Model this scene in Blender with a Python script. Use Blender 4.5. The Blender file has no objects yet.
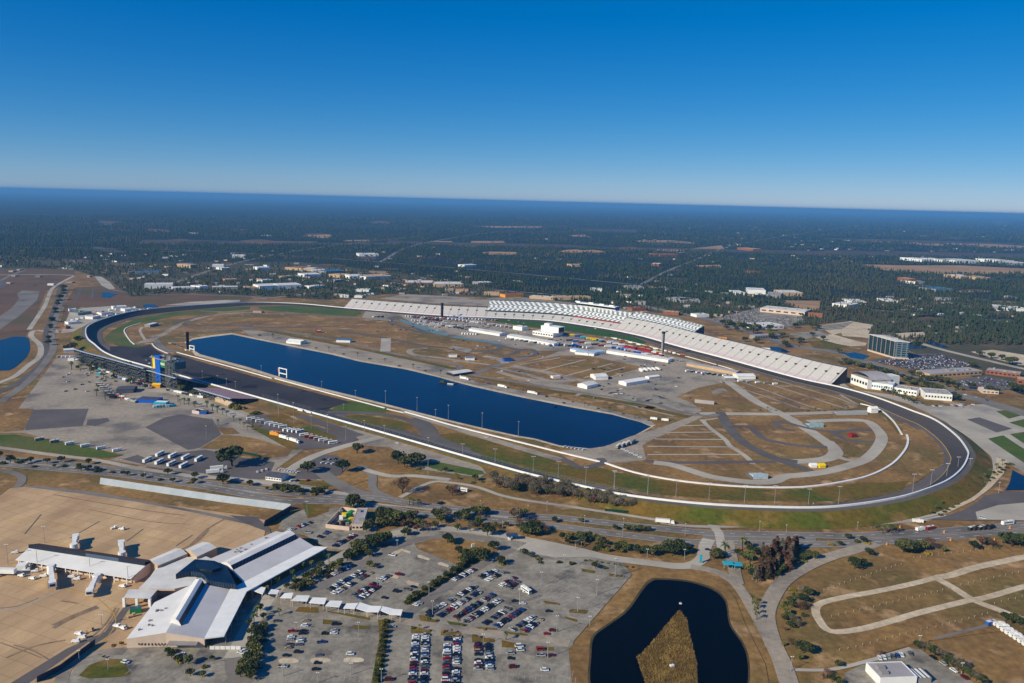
import bpy, bmesh, math, random
import numpy as np
from mathutils import Vector, Matrix
from mathutils.geometry import tessellate_polygon
S=bpy.context.scene; COL=S.collection; random.seed(7); RNG=np.random.default_rng(7)
R=math.radians
# ------------------------------------------------------------ camera (28 mm lens, 262 m up)
H=262.0; F=796.0; HY=140.5; ROLL=math.atan(26/1024); TH=math.atan2(HY,F)
cr,sr=math.cos(ROLL),math.sin(ROLL)
def P(px,py,z=0.0):
    x=px-512;y=341.5-py
    xr=cr*x-sr*y;yr=sr*x+cr*y
    dy=F*math.cos(TH)+yr*math.sin(TH);dz=yr*math.cos(TH)-F*math.sin(TH)
    t=(z-H)/dz
    return Vector((xr*t,dy*t,z))
def PIX(v):
    x=v[0];y=v[1]*math.cos(TH)-(v[2]-H)*math.sin(TH);u=v[1]*math.sin(TH)+(v[2]-H)*math.cos(TH)
    xr=F*x/y;yr=F*u/y
    return 512+cr*xr+sr*yr, 341.5-(-sr*xr+cr*yr)
cam=bpy.data.cameras.new('camera');co=bpy.data.objects.new('camera',cam);COL.objects.link(co)
R0=Vector((1,0,0));U0=Vector((0,math.sin(TH),math.cos(TH)));B0=Vector((0,-math.cos(TH),math.sin(TH)))
rx=cr*R0+sr*U0;ux=-sr*R0+cr*U0
m=Matrix.Identity(4)
for i in range(3): m[i][0]=rx[i];m[i][1]=ux[i];m[i][2]=B0[i]
m[2][3]=H
co.matrix_world=m;cam.lens=36*F/1024;cam.sensor_width=36;cam.clip_start=1;cam.clip_end=200000
S.camera=co
def K(x0,y0,s): return lambda pts:[(x0+x/s,y0+y/s) for x,y in pts]
q=3.363
c1,c2,c3,c4,c5=[K(x,480,q) for x in (0,200,400,560,768)]
d6,d7=K(0,340,4),K(200,340,4); e1,e2,e3=K(400,360,4),K(600,360,4),K(768,330,4)
e4,e5,e6,e7,e8=K(0,240,4),K(200,240,4),K(400,260,4),K(600,260,4),K(768,200,4)
q=4.1875
f1,f2,f5,f6,f7,f8=[K(x,520,q) for x in (0,100,380,500,660,864)]
f3,f4=K(240,580,6.4),K(240,500,6.4)
g1,g2,g3,g4,g5,g6,g7=K(60,320,6.4),K(140,340,6.4),K(200,400,6.4),K(340,280,6.4),K(460,280,6.4),K(580,290,6.4),K(720,320,6.4)
g8=K(840,320,5.565); h1,h2,h4,h5=K(0,230,5.12),K(200,230,5.12),K(620,230,5.12),K(824,230,5.12)
h3=K(400,220,4.6545); h6=K(900,400,5.692); h7,h8=K(340,440,5.12),K(0,440,5.12)
# ------------------------------------------------------------ materials
def lin(c): return tuple((v/255/12.92 if v/255<=.04045 else ((v/255+.055)/1.055)**2.4) for v in c)
MATS={}
def mat(name,rgb,rgb2=None,scale=.02,rough=.85,spec=.2,detail=6,lo=.35,hi=.65,grain=0,gs=1.5,metal=0,stretch=None,bump=0,third=None,ts=.004,tlo=.5,thi=.65,dirt=None):
    """a surface: two (or three) tones mixed by world-space noise, with fine grain"""
    if name in MATS: return MATS[name]
    m=bpy.data.materials.new(name);m.use_nodes=True;n=m.node_tree;N=n.nodes;L=n.links.new
    b=N['Principled BSDF'];b.inputs['Roughness'].default_value=rough;b.inputs['Specular IOR Level'].default_value=spec;b.inputs['Metallic'].default_value=metal
    a=lin(rgb)+(1,);b.inputs['Base Color'].default_value=a
    if rgb2:
        g=N.new('ShaderNodeNewGeometry');src=g.outputs['Position']
        if stretch:
            mp=N.new('ShaderNodeMapping');mp.inputs['Rotation'].default_value=(0,0,R(stretch[0]));mp.inputs['Scale'].default_value=(1,stretch[1],1);L(src,mp.inputs['Vector']);src=mp.outputs['Vector']
        def noise(sc,d,l,h):
            t=N.new('ShaderNodeTexNoise');t.inputs['Scale'].default_value=sc;t.inputs['Detail'].default_value=d;L(src,t.inputs['Vector'])
            r=N.new('ShaderNodeMapRange');r.inputs['From Min'].default_value=l;r.inputs['From Max'].default_value=h;L(t.outputs['Fac'],r.inputs['Value']);return r.outputs['Result']
        def mix(f,A,B):
            x=N.new('ShaderNodeMix');x.data_type='RGBA';L(f,x.inputs['Factor'])
            for k,v in ((6,A),(7,B)):
                if isinstance(v,tuple): x.inputs[k].default_value=v
                else: L(v,x.inputs[k])
            return x.outputs[2]
        o=mix(noise(scale,detail,lo,hi),a,lin(rgb2)+(1,))
        if third: o=mix(noise(ts,5,tlo,thi),o,lin(third)+(1,))
        if dirt: o=mix(noise(dirt[1],8,dirt[2],dirt[3]),o,lin(dirt[0])+(1,))
        if grain:
            d=N.new('ShaderNodeMix');d.data_type='RGBA';d.blend_type='MULTIPLY';d.inputs[0].default_value=1
            rr=N.new('ShaderNodeMapRange');rr.inputs['To Min'].default_value=1-grain;rr.inputs['To Max'].default_value=1+grain;rr.inputs['From Min'].default_value=.3;rr.inputs['From Max'].default_value=.7
            t=N.new('ShaderNodeTexNoise');t.inputs['Scale'].default_value=gs*.4;t.inputs['Detail'].default_value=8;t.inputs['Roughness'].default_value=.7;L(src,t.inputs['Vector']);L(t.outputs['Fac'],rr.inputs['Value'])
            L(o,d.inputs[6]);L(rr.outputs['Result'],d.inputs[7]);o=d.outputs[2]
        L(o,b.inputs['Base Color'])
        if bump:
            t=N.new('ShaderNodeTexNoise');t.inputs['Scale'].default_value=bump[0];t.inputs['Detail'].default_value=4;L(src,t.inputs['Vector'])
            bp=N.new('ShaderNodeBump');bp.inputs['Strength'].default_value=bump[1];bp.inputs['Distance'].default_value=bump[2];L(t.outputs['Fac'],bp.inputs['Height']);L(bp.outputs['Normal'],b.inputs['Normal'])
    MATS[name]=m;return m
M_land=mat('land',(28,44,34),(52,52,44),.0011,third=(20,36,30),ts=.0006,tlo=.42,thi=.6,grain=.3,gs=.015,lo=.42,hi=.62)
M_marsh=mat('bare_woods',(92,78,70),(74,66,56),.006,grain=.3,gs=.03,third=(56,62,48),ts=.004);M_yline=mat('yellow_line',(200,160,60),(180,144,60),.3)
M_dry=mat('dry_grass',(148,114,66),(114,87,52),.02,lo=.38,hi=.62,third=(98,90,44),ts=.009,tlo=.5,thi=.72,grain=.42,gs=.5,dirt=((178,142,100),.04,.55,.7))
M_dry2=mat('dry_grass_red',(116,88,64),(98,76,54),.01,third=(92,84,52),ts=.006,grain=.2,gs=.2)
M_scrub=mat('scrub_soil',(86,78,54),(70,70,44),.01,third=(104,88,64),ts=.006,grain=.25,gs=.2)
M_olive=mat('olive_grass',(96,86,26),(116,88,34),.014,lo=.4,hi=.62,third=(80,86,22),ts=.02,grain=.4,gs=.5,dirt=((134,104,58),.03,.56,.7))
M_green=mat('green_grass',(62,88,26),(84,96,32),.02,third=(104,96,50),ts=.012,tlo=.5,thi=.75,grain=.3,gs=.5)
M_lush=mat('infield_green',(44,82,26),(56,90,32),.03,grain=.2,gs=.4)
M_tan=mat('tan_field',(176,138,98),(150,118,86),.004,grain=.15,gs=.05)
M_sand=mat('sand',(208,190,162),(186,166,138),.03,grain=.3,gs=.5)
M_track=mat('track_asphalt',(58,54,55),(72,67,66),.01,rough=.7,stretch=(36.6,.15),grain=.12,gs=.6,third=(70,66,66),ts=.02,tlo=.55,thi=.75)
M_black=mat('wide_asphalt',(52,48,50),(70,64,64),.012,rough=.75,grain=.12,gs=.25,third=(34,31,34),ts=.02,tlo=.56,thi=.6)
M_asph=mat('asphalt_lot',(154,145,130),(128,120,108),.045,lo=.38,hi=.62,grain=.32,gs=.6,third=(88,84,80),ts=.05,tlo=.56,thi=.7)
M_asph2=mat('asphalt_lot_dark',(106,98,96),(92,86,85),.02,grain=.12,gs=.5)
M_road=mat('road_asphalt',(134,126,118),(116,109,103),.02,grain=.12,gs=.6,third=(96,91,87),ts=.02,tlo=.55,thi=.75)
M_roadd=mat('road_dark',(92,86,83),(106,99,94),.02,grain=.12,gs=.5)
M_conc=mat('concrete_paving',(166,152,134),(146,135,121),.02,grain=.24,gs=.5,third=(112,105,100),ts=.02,tlo=.52,thi=.7)
M_pale=mat('pale_paving',(186,176,160),(164,155,142),.02,grain=.12,gs=.4,third=(146,138,128),ts=.012,tlo=.55,thi=.7)
def wallm(n,c,d=10,rough=.7): return mat(n,c,tuple(max(0,v-d) for v in c),.15,rough=rough,grain=.05,gs=.8)
M_white=wallm('white_paint',(240,238,234),10,.5);M_roofw=mat('white_roof',(228,224,218),(208,204,198),.08,rough=.6,grain=.05,gs=.6,third=(190,184,178),ts=.05,tlo=.6,thi=.8)
M_roofg=mat('grey_roof',(176,168,168),(160,154,154),.1,rough=.55,grain=.06,gs=1)
M_beige=wallm('beige_wall',(214,190,170));M_tanw=wallm('tan_wall',(196,166,130));M_greyw=wallm('grey_wall',(150,146,142));M_dark=wallm('dark_grey',(52,52,56),8)
M_seat=mat('grandstand_seats',(190,184,178),(172,168,164),.2,rough=.7,grain=.1,gs=1.2)
M_pink=mat('pink_seats',(214,192,190),(196,180,178),.2,grain=.08,gs=1.2)
M_steel=mat('galvanised_steel',(120,126,134),(96,102,110),.5,rough=.5,metal=.3);M_pole=mat('pole_steel',(158,158,156),(140,140,140),.5,rough=.5)
M_glass=mat('dark_glass',(22,32,42),(30,44,56),.05,rough=.12,spec=.6);M_teal=mat('teal_glass',(52,82,88),(70,100,104),.1,rough=.15,spec=.6)
M_blue=wallm('blue_panel',(24,92,186),8,.5);M_yellow=wallm('yellow_panel',(240,208,10),6,.5);M_greens=wallm('green_panel',(40,140,80),10,.5);M_red=wallm('red_paint',(150,44,40),12,.5)
M_orange=wallm('orange_paint',(232,150,30),8,.5);M_cyan=wallm('turquoise_paint',(50,170,190),10,.5);M_redroof=wallm('rust_roof',(146,94,70),14);M_slate=mat('slate_roof',(84,84,100),(70,70,84),.3);M_blueroof=wallm('blue_roof',(50,120,170),12)
M_rub=mat('rubber',(20,20,21));M_bark=mat('bark',(82,66,52),(62,50,40),1.0)
def water(name,rgb,rough,bs):
    return mat(name,rgb,tuple(int(v*1.4+3) for v in rgb),.006,rough=rough,spec=.5,bump=(bs,.35,.5))
M_lake=water('lake_water',(0,18,44),.2,.12);M_pond=water('pond_water',(1,3,8),.1,.1);M_lake.node_tree.nodes['Principled BSDF'].inputs['Specular IOR Level'].default_value=.14;M_pond.node_tree.nodes['Principled BSDF'].inputs['Specular IOR Level'].default_value=.03
def paving_grid(name,base,rgb,rgb2,ang,sx,line):
    m=mat(name,rgb,rgb2,.03,grain=.1,gs=.4,stretch=(ang,.35),third=tuple(int(v*.82) for v in rgb),ts=.02,tlo=.56,thi=.74).copy();m.name=base
    N=m.node_tree.nodes;L=m.node_tree.links.new;b=N['Principled BSDF'];src=b.inputs['Base Color'].links[0].from_socket
    g=N.new('ShaderNodeNewGeometry');mp=N.new('ShaderNodeMapping');mp.inputs['Rotation'].default_value=(0,0,R(ang));L(g.outputs['Position'],mp.inputs['Vector'])
    t=N.new('ShaderNodeTexBrick');t.offset=0;t.inputs['Scale'].default_value=1;t.inputs['Brick Width'].default_value=sx;t.inputs['Row Height'].default_value=sx;t.inputs['Mortar Size'].default_value=line;t.inputs['Color1'].default_value=(1,1,1,1);t.inputs['Color2'].default_value=(.87,.87,.87,1);t.inputs['Mortar'].default_value=(.72,.7,.68,1);L(mp.outputs['Vector'],t.inputs['Vector'])
    x=N.new('ShaderNodeMix');x.data_type='RGBA';x.blend_type='MULTIPLY';x.inputs[0].default_value=1;L(src,x.inputs[6]);L(t.outputs['Color'],x.inputs[7]);L(x.outputs[2],b.inputs['Base Color']);return m
M_apron=paving_grid('apron_a','airport_apron',(206,172,130),(184,150,114),22,12,.25)
def stripes(name,rgb,rgb2,ang,w,f=.5,rough=.6):
    """standing seams / corrugation running along the direction ang"""
    m=mat(name,rgb,tuple(int(v*.93) for v in rgb),.06,rough=rough,grain=.04,gs=.7)
    N=m.node_tree.nodes;L=m.node_tree.links.new;b=N['Principled BSDF'];src=b.inputs['Base Color'].links[0].from_socket
    g=N.new('ShaderNodeNewGeometry');mp=N.new('ShaderNodeMapping');mp.inputs['Rotation'].default_value=(0,0,R(-ang));mp.inputs['Scale'].default_value=(1/w,)*3;L(g.outputs['Position'],mp.inputs['Vector'])
    s=N.new('ShaderNodeSeparateXYZ');L(mp.outputs['Vector'],s.inputs[0]);fr=N.new('ShaderNodeMath');fr.operation='FRACT';L(s.outputs['Y'],fr.inputs[0])
    cmp=N.new('ShaderNodeMath');cmp.operation='GREATER_THAN';cmp.inputs[1].default_value=f;L(fr.outputs[0],cmp.inputs[0])
    x=N.new('ShaderNodeMix');x.data_type='RGBA';L(cmp.outputs[0],x.inputs[0]);L(src,x.inputs[6]);x.inputs[7].default_value=lin(rgb2)+(1,);L(x.outputs[2],b.inputs['Base Color']);return m
# ------------------------------------------------------------ mesh helper
class MB:
    def __init__(s): s.v=[];s.f=[];s.m=[]
    def add(s,vs,fs,mi=0):
        b=len(s.v);s.v+= [tuple(v) for v in vs];s.f+=[tuple(b+i for i in f) for f in fs];s.m+=[mi]*len(fs);return s
    def prism(s,poly,z0,z1,mi=0,cap=True,mc=None,bottom=False):
        n=len(poly);a=sum(poly[i][0]*poly[(i+1)%n][1]-poly[(i+1)%n][0]*poly[i][1] for i in range(n))
        if a<0: poly=poly[::-1]
        zz=(lambda z,i:z[i] if isinstance(z,(list,tuple)) else z)
        vs=[(p[0],p[1],zz(z0,i)) for i,p in enumerate(poly)]+[(p[0],p[1],zz(z1,i)) for i,p in enumerate(poly)]
        s.add(vs,[(i,(i+1)%n,n+(i+1)%n,n+i) for i in range(n)],mi)
        if cap:
            t=tessellate_polygon([[Vector((p[0],p[1],0)) for p in poly]])
            fs=[]
            for a_,b_,c_ in t:
                A,B,C=(Vector(poly[k][:2]) for k in (a_,b_,c_))
                if (B-A).cross(C-A)<0: a_,c_=c_,a_
                fs.append((n+a_,n+b_,n+c_))
            s.add(vs,fs,mi if mc is None else mc)
            if bottom: s.add(vs,[(f[2]-n,f[1]-n,f[0]-n) for f in fs],mi)
        return s
    def box(s,c,sz,rz=0,mi=0,mc=None,taper=1):
        x,y,z=sz[0]/2,sz[1]/2,sz[2];C,Sn=math.cos(rz),math.sin(rz)
        f=lambda a,b,k:(c[0]+(a*C-b*Sn)*k,c[1]+(a*Sn+b*C)*k)
        bt=[f(a,b,1) for a,b in((-x,-y),(x,-y),(x,y),(-x,y))];tp=[f(a,b,taper) for a,b in((-x,-y),(x,-y),(x,y),(-x,y))]
        vs=[(p[0],p[1],c[2]) for p in bt]+[(p[0],p[1],c[2]+z) for p in tp]
        s.add(vs,[(0,1,5,4),(1,2,6,5),(2,3,7,6),(3,0,4,7),(3,2,1,0)],mi);s.add(vs,[(4,5,6,7)],mi if mc is None else mc);return s
    def tube(s,a,b,r0,r1=None,n=6,mi=0,cap=True):
        a=Vector(a);b=Vector(b);r1=r0 if r1 is None else r1;d=(b-a).normalized();u=d.orthogonal().normalized();w=d.cross(u)
        vs=[a+(u*math.cos(t)+w*math.sin(t))*r0 for t in [2*math.pi*i/n for i in range(n)]]+[b+(u*math.cos(t)+w*math.sin(t))*r1 for t in [2*math.pi*i/n for i in range(n)]]
        s.add(vs,[(i,(i+1)%n,n+(i+1)%n,n+i) for i in range(n)],mi)
        if cap: s.add(vs,[tuple(range(n,2*n)),tuple(range(n-1,-1,-1))],mi)
        return s
    def quad(s,a,b,c,d,mi=0): return s.add([a,b,c,d],[(0,1,2,3)],mi)
    def mesh(s,name,mats):
        me=bpy.data.meshes.new(name);me.from_pydata(s.v,[],s.f)
        for k in (mats if isinstance(mats,(list,tuple)) else [mats]): me.materials.append(k)
        if any(s.m): me.polygons.foreach_set('material_index',s.m)
        me.update();return me
def put(name,data,parent=None,loc=(0,0,0),rz=0,sc=1):
    o=bpy.data.objects.new(name,data);COL.objects.link(o);o.location=loc;o.rotation_euler=(0,0,rz)
    o.scale=(sc,sc,sc) if not isinstance(sc,(tuple,list)) else sc
    if parent: o.parent=parent
    return o
USED={}
def tag(o,label,cat,group=None,kind=None):
    o['label']=label;o['category']=cat
    if group: o['group']=group
    if kind: o['kind']=kind
    if len(label.split())>16: print('LONG',label)
    if not group and label in USED: print('DUP',label)
    USED[label]=1
    return o
def thing(name,label,cat,loc=(0,0,0),rz=0,group=None): return tag(put(name,None,None,loc,rz),label,cat,group)
def part(name,mb,mats,parent,label=None,loc=(0,0,0)):
    o=put(name,mb if isinstance(mb,bpy.types.Mesh) else mb.mesh(name,mats),parent,loc)
    if label: o['label']=label
    return o
def rel(root,pts): return [Vector(p)-root.location for p in pts]
ORD='first second third fourth fifth sixth seventh eighth ninth tenth eleventh twelfth'.split()
def ordn(i): return ORD[i] if i<12 else f"{i+1}{'th' if i+1 not in(21,31,41,51,22,32,42,23,33,43) else {1:'st',2:'nd',3:'rd'}[(i+1)%10]}"
def smooth(pts,n=6,closed=False):
    out=[];N=len(pts)
    rng=range(N if closed else N-1)
    for i in rng:
        p=[pts[(i+k)%N] if closed else pts[min(max(i+k,0),N-1)] for k in(-1,0,1,2)]
        for j in range(n):
            t=j/n
            out.append(.5*((2*p[1])+(-p[0]+p[2])*t+(2*p[0]-5*p[1]+4*p[2]-p[3])*t*t+(-p[0]+3*p[1]-3*p[2]+p[3])*t**3))
    if not closed: out.append(pts[-1].copy())
    return out
# ------------------------------------------------------------ flat sheets of the setting
SHEETS=[];CNT=[0];SCZ=set()
def inside(poly,x,y):
    c=False;j=len(poly)-1
    for i in range(len(poly)):
        a,b=poly[i],poly[j]
        if (a[1]>y)!=(b[1]>y) and x<(b[0]-a[0])*(y-a[1])/(b[1]-a[1])+a[0]: c=not c
        j=i
    return c
def gz(x,y):
    z=0
    for p,zz,bb in SHEETS:
        if zz>z and bb[0]<=x<=bb[2] and bb[1]<=y<=bb[3] and inside(p,x,y): z=zz
    return z
def G(px,py):
    v=P(px,py);v.z=gz(v.x,v.y);return v
def reg(poly,z):
    xs=[p[0] for p in poly];ys=[p[1] for p in poly];SHEETS.append((poly,z,(min(xs),min(ys),max(xs),max(ys))))
def sheet(name,px,m,lv,sm=0,kind='structure'):
    w=[P(*p) for p in px]
    if sm: w=smooth(w,sm,True)
    CNT[0]+=1;z=lv*.03+CNT[0]*.0012
    t=tessellate_polygon([[Vector((p.x,p.y,0)) for p in w]]);fs=[]
    for a,b,c in t:
        if (w[b]-w[a]).xy.cross((w[c]-w[a]).xy)<0: a,c=c,a
        fs.append((a,b,c))
    if name=='scrub_ground': SCZ.add(z)
    mb=MB().add([(p.x,p.y,z) for p in w],fs)
    o=put(name,mb.mesh(name,m));o['kind']=kind;reg([(p.x,p.y) for p in w],z);return o
def ribbon_w(name,w,width,m,lv,kind='structure'):
    CNT[0]+=1;z=lv*.03+CNT[0]*.0012;l=[];r=[]
    for i,p in enumerate(w):
        d=(w[min(i+1,len(w)-1)]-w[max(i-1,0)]).xy.normalized();nn=Vector((-d.y,d.x))*width/2
        l.append(p.xy+nn);r.append(p.xy-nn)
    n=len(w);mb=MB().add([(p.x,p.y,z) for p in l]+[(p.x,p.y,z) for p in r],[(n+i,n+i+1,i+1,i) for i in range(n-1)])
    o=put(name,mb.mesh(name,m));o['kind']=kind;reg([(p.x,p.y) for p in l]+[(p.x,p.y) for p in r[::-1]],z);return o
def road(name,px,width,m,lv,sm=5): return ribbon_w(name,smooth([P(*p) for p in px],sm),width,m,lv)
# ------------------------------------------------------------ ground
mb=MB();rings=[0,300,1500,5000,14000,40000,90000];n=128
vs=[(0,0,-.5)]
for r in rings[1:]: vs+=[(r*math.cos(2*math.pi*i/n),r*math.sin(2*math.pi*i/n),-.5) for i in range(n)]
fs=[(0,1+i,1+(i+1)%n) for i in range(n)]
for k in range(len(rings)-2):
    a=1+k*n;b=a+n;fs+=[(a+i,b+i,b+(i+1)%n,a+(i+1)%n) for i in range(n)]
o=put('ground',mb.add(vs,fs).mesh('ground',M_land));o['kind']='structure'
sheet('dry_field',[(-400,800),(1500,800),(1400,500),(1150,430),(1024,395),(960,372),(900,345),(840,322),(760,330),(700,318),(600,306),(480,297),(390,294),(330,300),(250,296),(190,293),(130,297),(112,282),(74,270),(0,268),(-200,262),(-500,320)],M_dry,0)
sheet('dry_field',h1([(-300,195),(100,195),(385,208),(385,235),(350,250),(290,300),(240,310),(150,510),(60,700),(-300,700)]),M_dry2,1)
sheet('dry_field',e4([(300,190),(470,180),(700,215),(960,215),(1024,235),(960,250),(800,250),(660,262),(520,285),(430,270),(330,265),(290,280),(270,330),(240,330),(262,250)]),M_dry2,1)
sheet('scrub_ground',[(600,306),(700,318),(760,330),(840,322),(960,372),(1100,415),(1250,440),(1300,370),(1024,335),(900,318),(840,312),(760,305),(680,297)],M_scrub,1)
sheet('scrub_ground',[(0,255),(130,262),(300,262),(400,272),(470,284),(600,306),(480,297),(390,294),(330,300),(250,296),(190,293),(130,297),(112,282),(74,270),(0,268),(-60,262)],M_scrub,1)
# tan fields and clearings far out
for i,p in enumerate([h5([(180,175),(420,181),(700,181),(1024,197),(1300,205),(1300,232),(1024,222),(800,226),(620,226),(430,216),(300,205)]),h5([(600,62),(740,66),(860,72),(1200,90),(1200,95),(840,90),(760,80),(620,72)]),h5([(400,66),(480,60),(612,72),(610,82),(500,77)]),h5([(230,55),(345,58),(350,64),(240,62)]),h5([(30,105),(200,108),(200,114),(50,112)]),h3([(380,150),(420,147),(540,149),(560,158),(500,163),(400,162)]),h3([(320,28),(660,29),(664,37),(440,36)]),h3([(780,70),(860,68),(890,80),(800,76)]),h3([(140,98),(240,98),(250,108),(150,106)]),h3([(330,98),(480,97),(490,106),(330,107)]),h4([(80,54),(260,52),(385,64),(380,72),(250,64),(100,62)]),h4([(360,95),(520,78),(535,98),(400,103)]),h4([(840,360),(1024,362),(1024,412),(930,405),(850,385)]),h2([(0,56),(130,54),(170,70),(20,70)]),h2([(200,66),(380,56),(600,58),(600,64),(300,78)]),h2([(730,52),(860,50),(870,57),(740,58)]),h1([(700,62),(930,45),(1024,55),(1024,66),(720,70)]),h1([(300,155),(420,152),(480,160),(330,166)]),h4([(380,180),(510,178),(525,192),(400,190)]),h4([(140,290),(230,288),(240,296),(150,298)]),h2([(900,215),(960,212),(970,224),(920,226)])]):
    sheet('tan_field',p,M_tan if i not in(13,14,16,17) else M_dry2,2)
for p in (h3([(-60,96),(350,106),(700,112),(1100,130),(1100,140),(600,124),(-60,108)]),h4([(0,88),(500,97),(1050,108),(1050,132),(700,118),(200,104),(0,99)]),h5([(0,102),(1100,122),(1100,148),(400,132),(0,126)]),h2([(-300,50),(0,51),(500,66),(1024,64),(1024,76),(300,76),(-300,66)]),h5([(0,40),(500,52),(1100,70),(1100,78),(300,60),(0,47)]),h3([(800,40),(1100,44),(1100,60),(860,52)])):
    sheet('bare_woodland',p,M_marsh,2)
RC=random.Random(31)
for k in range(70):
    zx=RC.choice([(380,1020,222,262),(560,1024,228,300),(0,400,222,252),(40,420,256,292),(860,1024,290,335)]);px,py=RC.uniform(zx[0],zx[1]),RC.uniform(zx[2],zx[3]);w=RC.uniform(4,20);h=w*RC.uniform(.05,.13)
    sheet('clearing',[(px+w*math.cos(a)*RC.uniform(.6,1.1),py+h*math.sin(a)*RC.uniform(.6,1.2)+w*.02*math.cos(a)) for a in [6.283*i/9 for i in range(9)]],RC.choice([M_tan,M_dry2,M_scrub,M_marsh,M_pale if w<9 else M_dry2]),2)
for l in ([(0,247),(180,250),(380,262),(640,285),(760,300),(900,312),(1100,330)],[(380,262),(440,240),(560,226),(700,219)],[(640,285),(690,262),(760,240),(860,225)],[(150,292),(240,262),(330,246),(420,236)],[(560,226),(760,240),(1024,262)]): road('town_road',l,16,M_road,3)
# left: lake, taxiway, roads
sheet('taxiway',h1([(110,310),(205,312),(190,360),(100,440),(0,510),(-200,640),(-300,640),(0,440),(60,400),(100,350),(85,330)]),M_road,2)
road('airport_path',h1([(-100,232),(200,228),(380,232)]),12,M_pale,2)
road('airport_path',h1([(0,262),(60,230),(130,205)]),10,M_road,2)
sheet('airport_pad',h1([(-100,262),(40,262),(60,266),(20,295),(-100,310)]),M_asph2,2)
road('service_road',h1([(380,235),(330,260),(270,298),(245,350),(228,392),(190,450),(150,510)]),9,M_pale,3)
road('service_road',e4([(228,372),(200,340),(188,365),(140,362),(125,385),(160,420),(158,465),(110,505),(60,545),(0,570),(-80,605)]),9,M_pale,3)
for k,l in enumerate(([(240,188),(222,260),(195,335),(182,395),(192,445),(165,495),(110,545),(40,590),(-100,650)],[(268,188),(235,280),(208,370),(214,430),(190,478),(120,560),(0,650)])):
    road('divided_road',e4(l),10 if k==0 else 11,M_roadd if k==0 else M_road,3)
sheet('lake',e4([(-90,400),(0,400),(50,388),(100,388),(116,402),(118,445),(85,490),(40,520),(0,523),(-100,540)]),M_lake,4,4)
road('access_road',h1([(490,238),(520,270),(560,300),(640,318),(760,330),(1024,332),(1400,345)]),10,M_road,3)
sheet('gravel_yard',h1([(485,237),(520,240),(560,265),(590,300),(560,305),(520,285)]),M_pale,3)
sheet('pond',h1([(522,318),(560,318),(600,330),(560,348),(522,345)]),M_lake,4)
sheet('pond',h1([(730,382),(790,380),(815,395),(740,400)]),M_lake,4)
for p in ([(408,300),(418,302),(395,370),(385,370)],[(472,298),(482,298),(478,352),(466,352)]): sheet('ditch',h1(p),M_asph2,3)
sheet('vendor_yard',h1([(355,425),(420,400),(560,390),(740,405),(760,415),(600,430),(500,460),(440,512),(310,530)]),M_pale,3)
sheet('gravel_yard',e4([(660,260),(760,248),(900,240),(960,240),(960,247),(760,262)]),M_pale,2)
# big left parking lot
sheet('parking_lot',d6([(230,66),(300,70),(480,130),(600,180),(850,235),(1024,305),(1100,330),(1180,300),(1240,420),(1100,520),(1290,560),(1250,605),(1024,580),(700,525),(440,480),(500,460),(210,400),(90,372),(0,372),(70,280),(110,225)]),M_conc,3)
sheet('parking_lot',d6([(115,280),(355,275),(330,345),(100,362)]),M_asph2,4)
sheet('parking_lot',d6([(580,350),(660,310),(720,298),(850,318),(885,380),(800,432),(752,441)]),M_asph2,4)
sheet('parking_lot',d6([(350,320),(430,312),(440,325),(380,345),(345,342)]),M_asph2,4)
sheet('parking_lot',d6([(490,478),(550,460),(600,480),(580,500)]),M_asph2,4)
sheet('parking_lot',d6([(600,462),(820,440),(1100,490),(1070,560),(900,552),(640,500)]),M_asph2,4)
sheet('dry_verge',d6([(70,275),(135,275),(95,362),(0,370)]),M_dry,4)
sheet('grass_verge',d6([(-60,382),(60,378),(300,418),(490,462),(420,472),(300,462),(0,425),(-60,415)]),M_green,4)
sheet('dry_verge',d6([(800,435),(890,380),(960,385),(1024,395),(1170,440),(1150,465),(1060,480),(960,470),(940,440)]),M_dry,5)
sheet('dry_verge',d6([(860,352),(930,352),(960,375),(900,380)]),M_dry,5)
# plaza behind backstretch stand and lots to its right
sheet('plaza',g2([(0,310),(260,318),(420,385),(520,430),(700,490),(600,500),(520,470),(400,420),(180,340),(0,330)]),M_pale,4)
sheet('parking_lot',d7([(190,300),(300,300),(640,395),(560,430),(400,440),(180,330)]),M_asph2,4)
sheet('dry_verge',d7([(260,305),(330,295),(550,390),(540,410),(330,345)]),M_olive,5)
sheet('dry_verge',d7([(330,290),(400,290),(620,370),(600,385)]),M_olive,5)
sheet('dry_verge',d7([(190,345),(230,345),(370,405),(400,440),(360,440)]),M_olive,5)
road('service_road',d7([(400,300),(520,345),(640,385)]),14,M_asph2,5)
sheet('parking_lot',e1([(-290,205),(-200,235),(0,310),(300,415),(330,432),(345,455),(320,470),(200,455),(100,440),(-40,400),(-120,360)]),M_conc,4)
sheet('grass_verge',e1([(60,410),(160,410),(330,445),(340,458),(280,462),(130,435)]),M_green,5)
sheet('dry_verge',d7([(520,440),(600,420),(760,430),(840,480),(820,520),(700,500),(600,470)]),M_dry,5)
road('service_road',d7([(340,535),(400,495),(470,460),(600,420),(740,385),(780,375)]),11,M_pale,6)
sheet('parking_lot',d7([(420,465),(540,460),(600,500),(560,540),(460,560),(360,555),(400,530)]),M_asph2,5)
sheet('dry_verge',d7([(390,560),(540,565),(555,585),(480,588),(400,578)]),M_olive,6)
sheet('dry_verge',d7([(560,550),(680,530),(690,555),(610,580),(560,570)]),M_dry,6)
road('service_road',d7([(480,525),(550,575),(640,615),(760,640)]),14,M_road,6)
road('service_road',d7([(780,640),(720,615),(690,590),(690,545),(660,515),(640,505)]),8,M_road,6)
road('service_road',d7([(660,520),(760,545),(860,545),(1000,560)]),8,M_pale,6)
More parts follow.
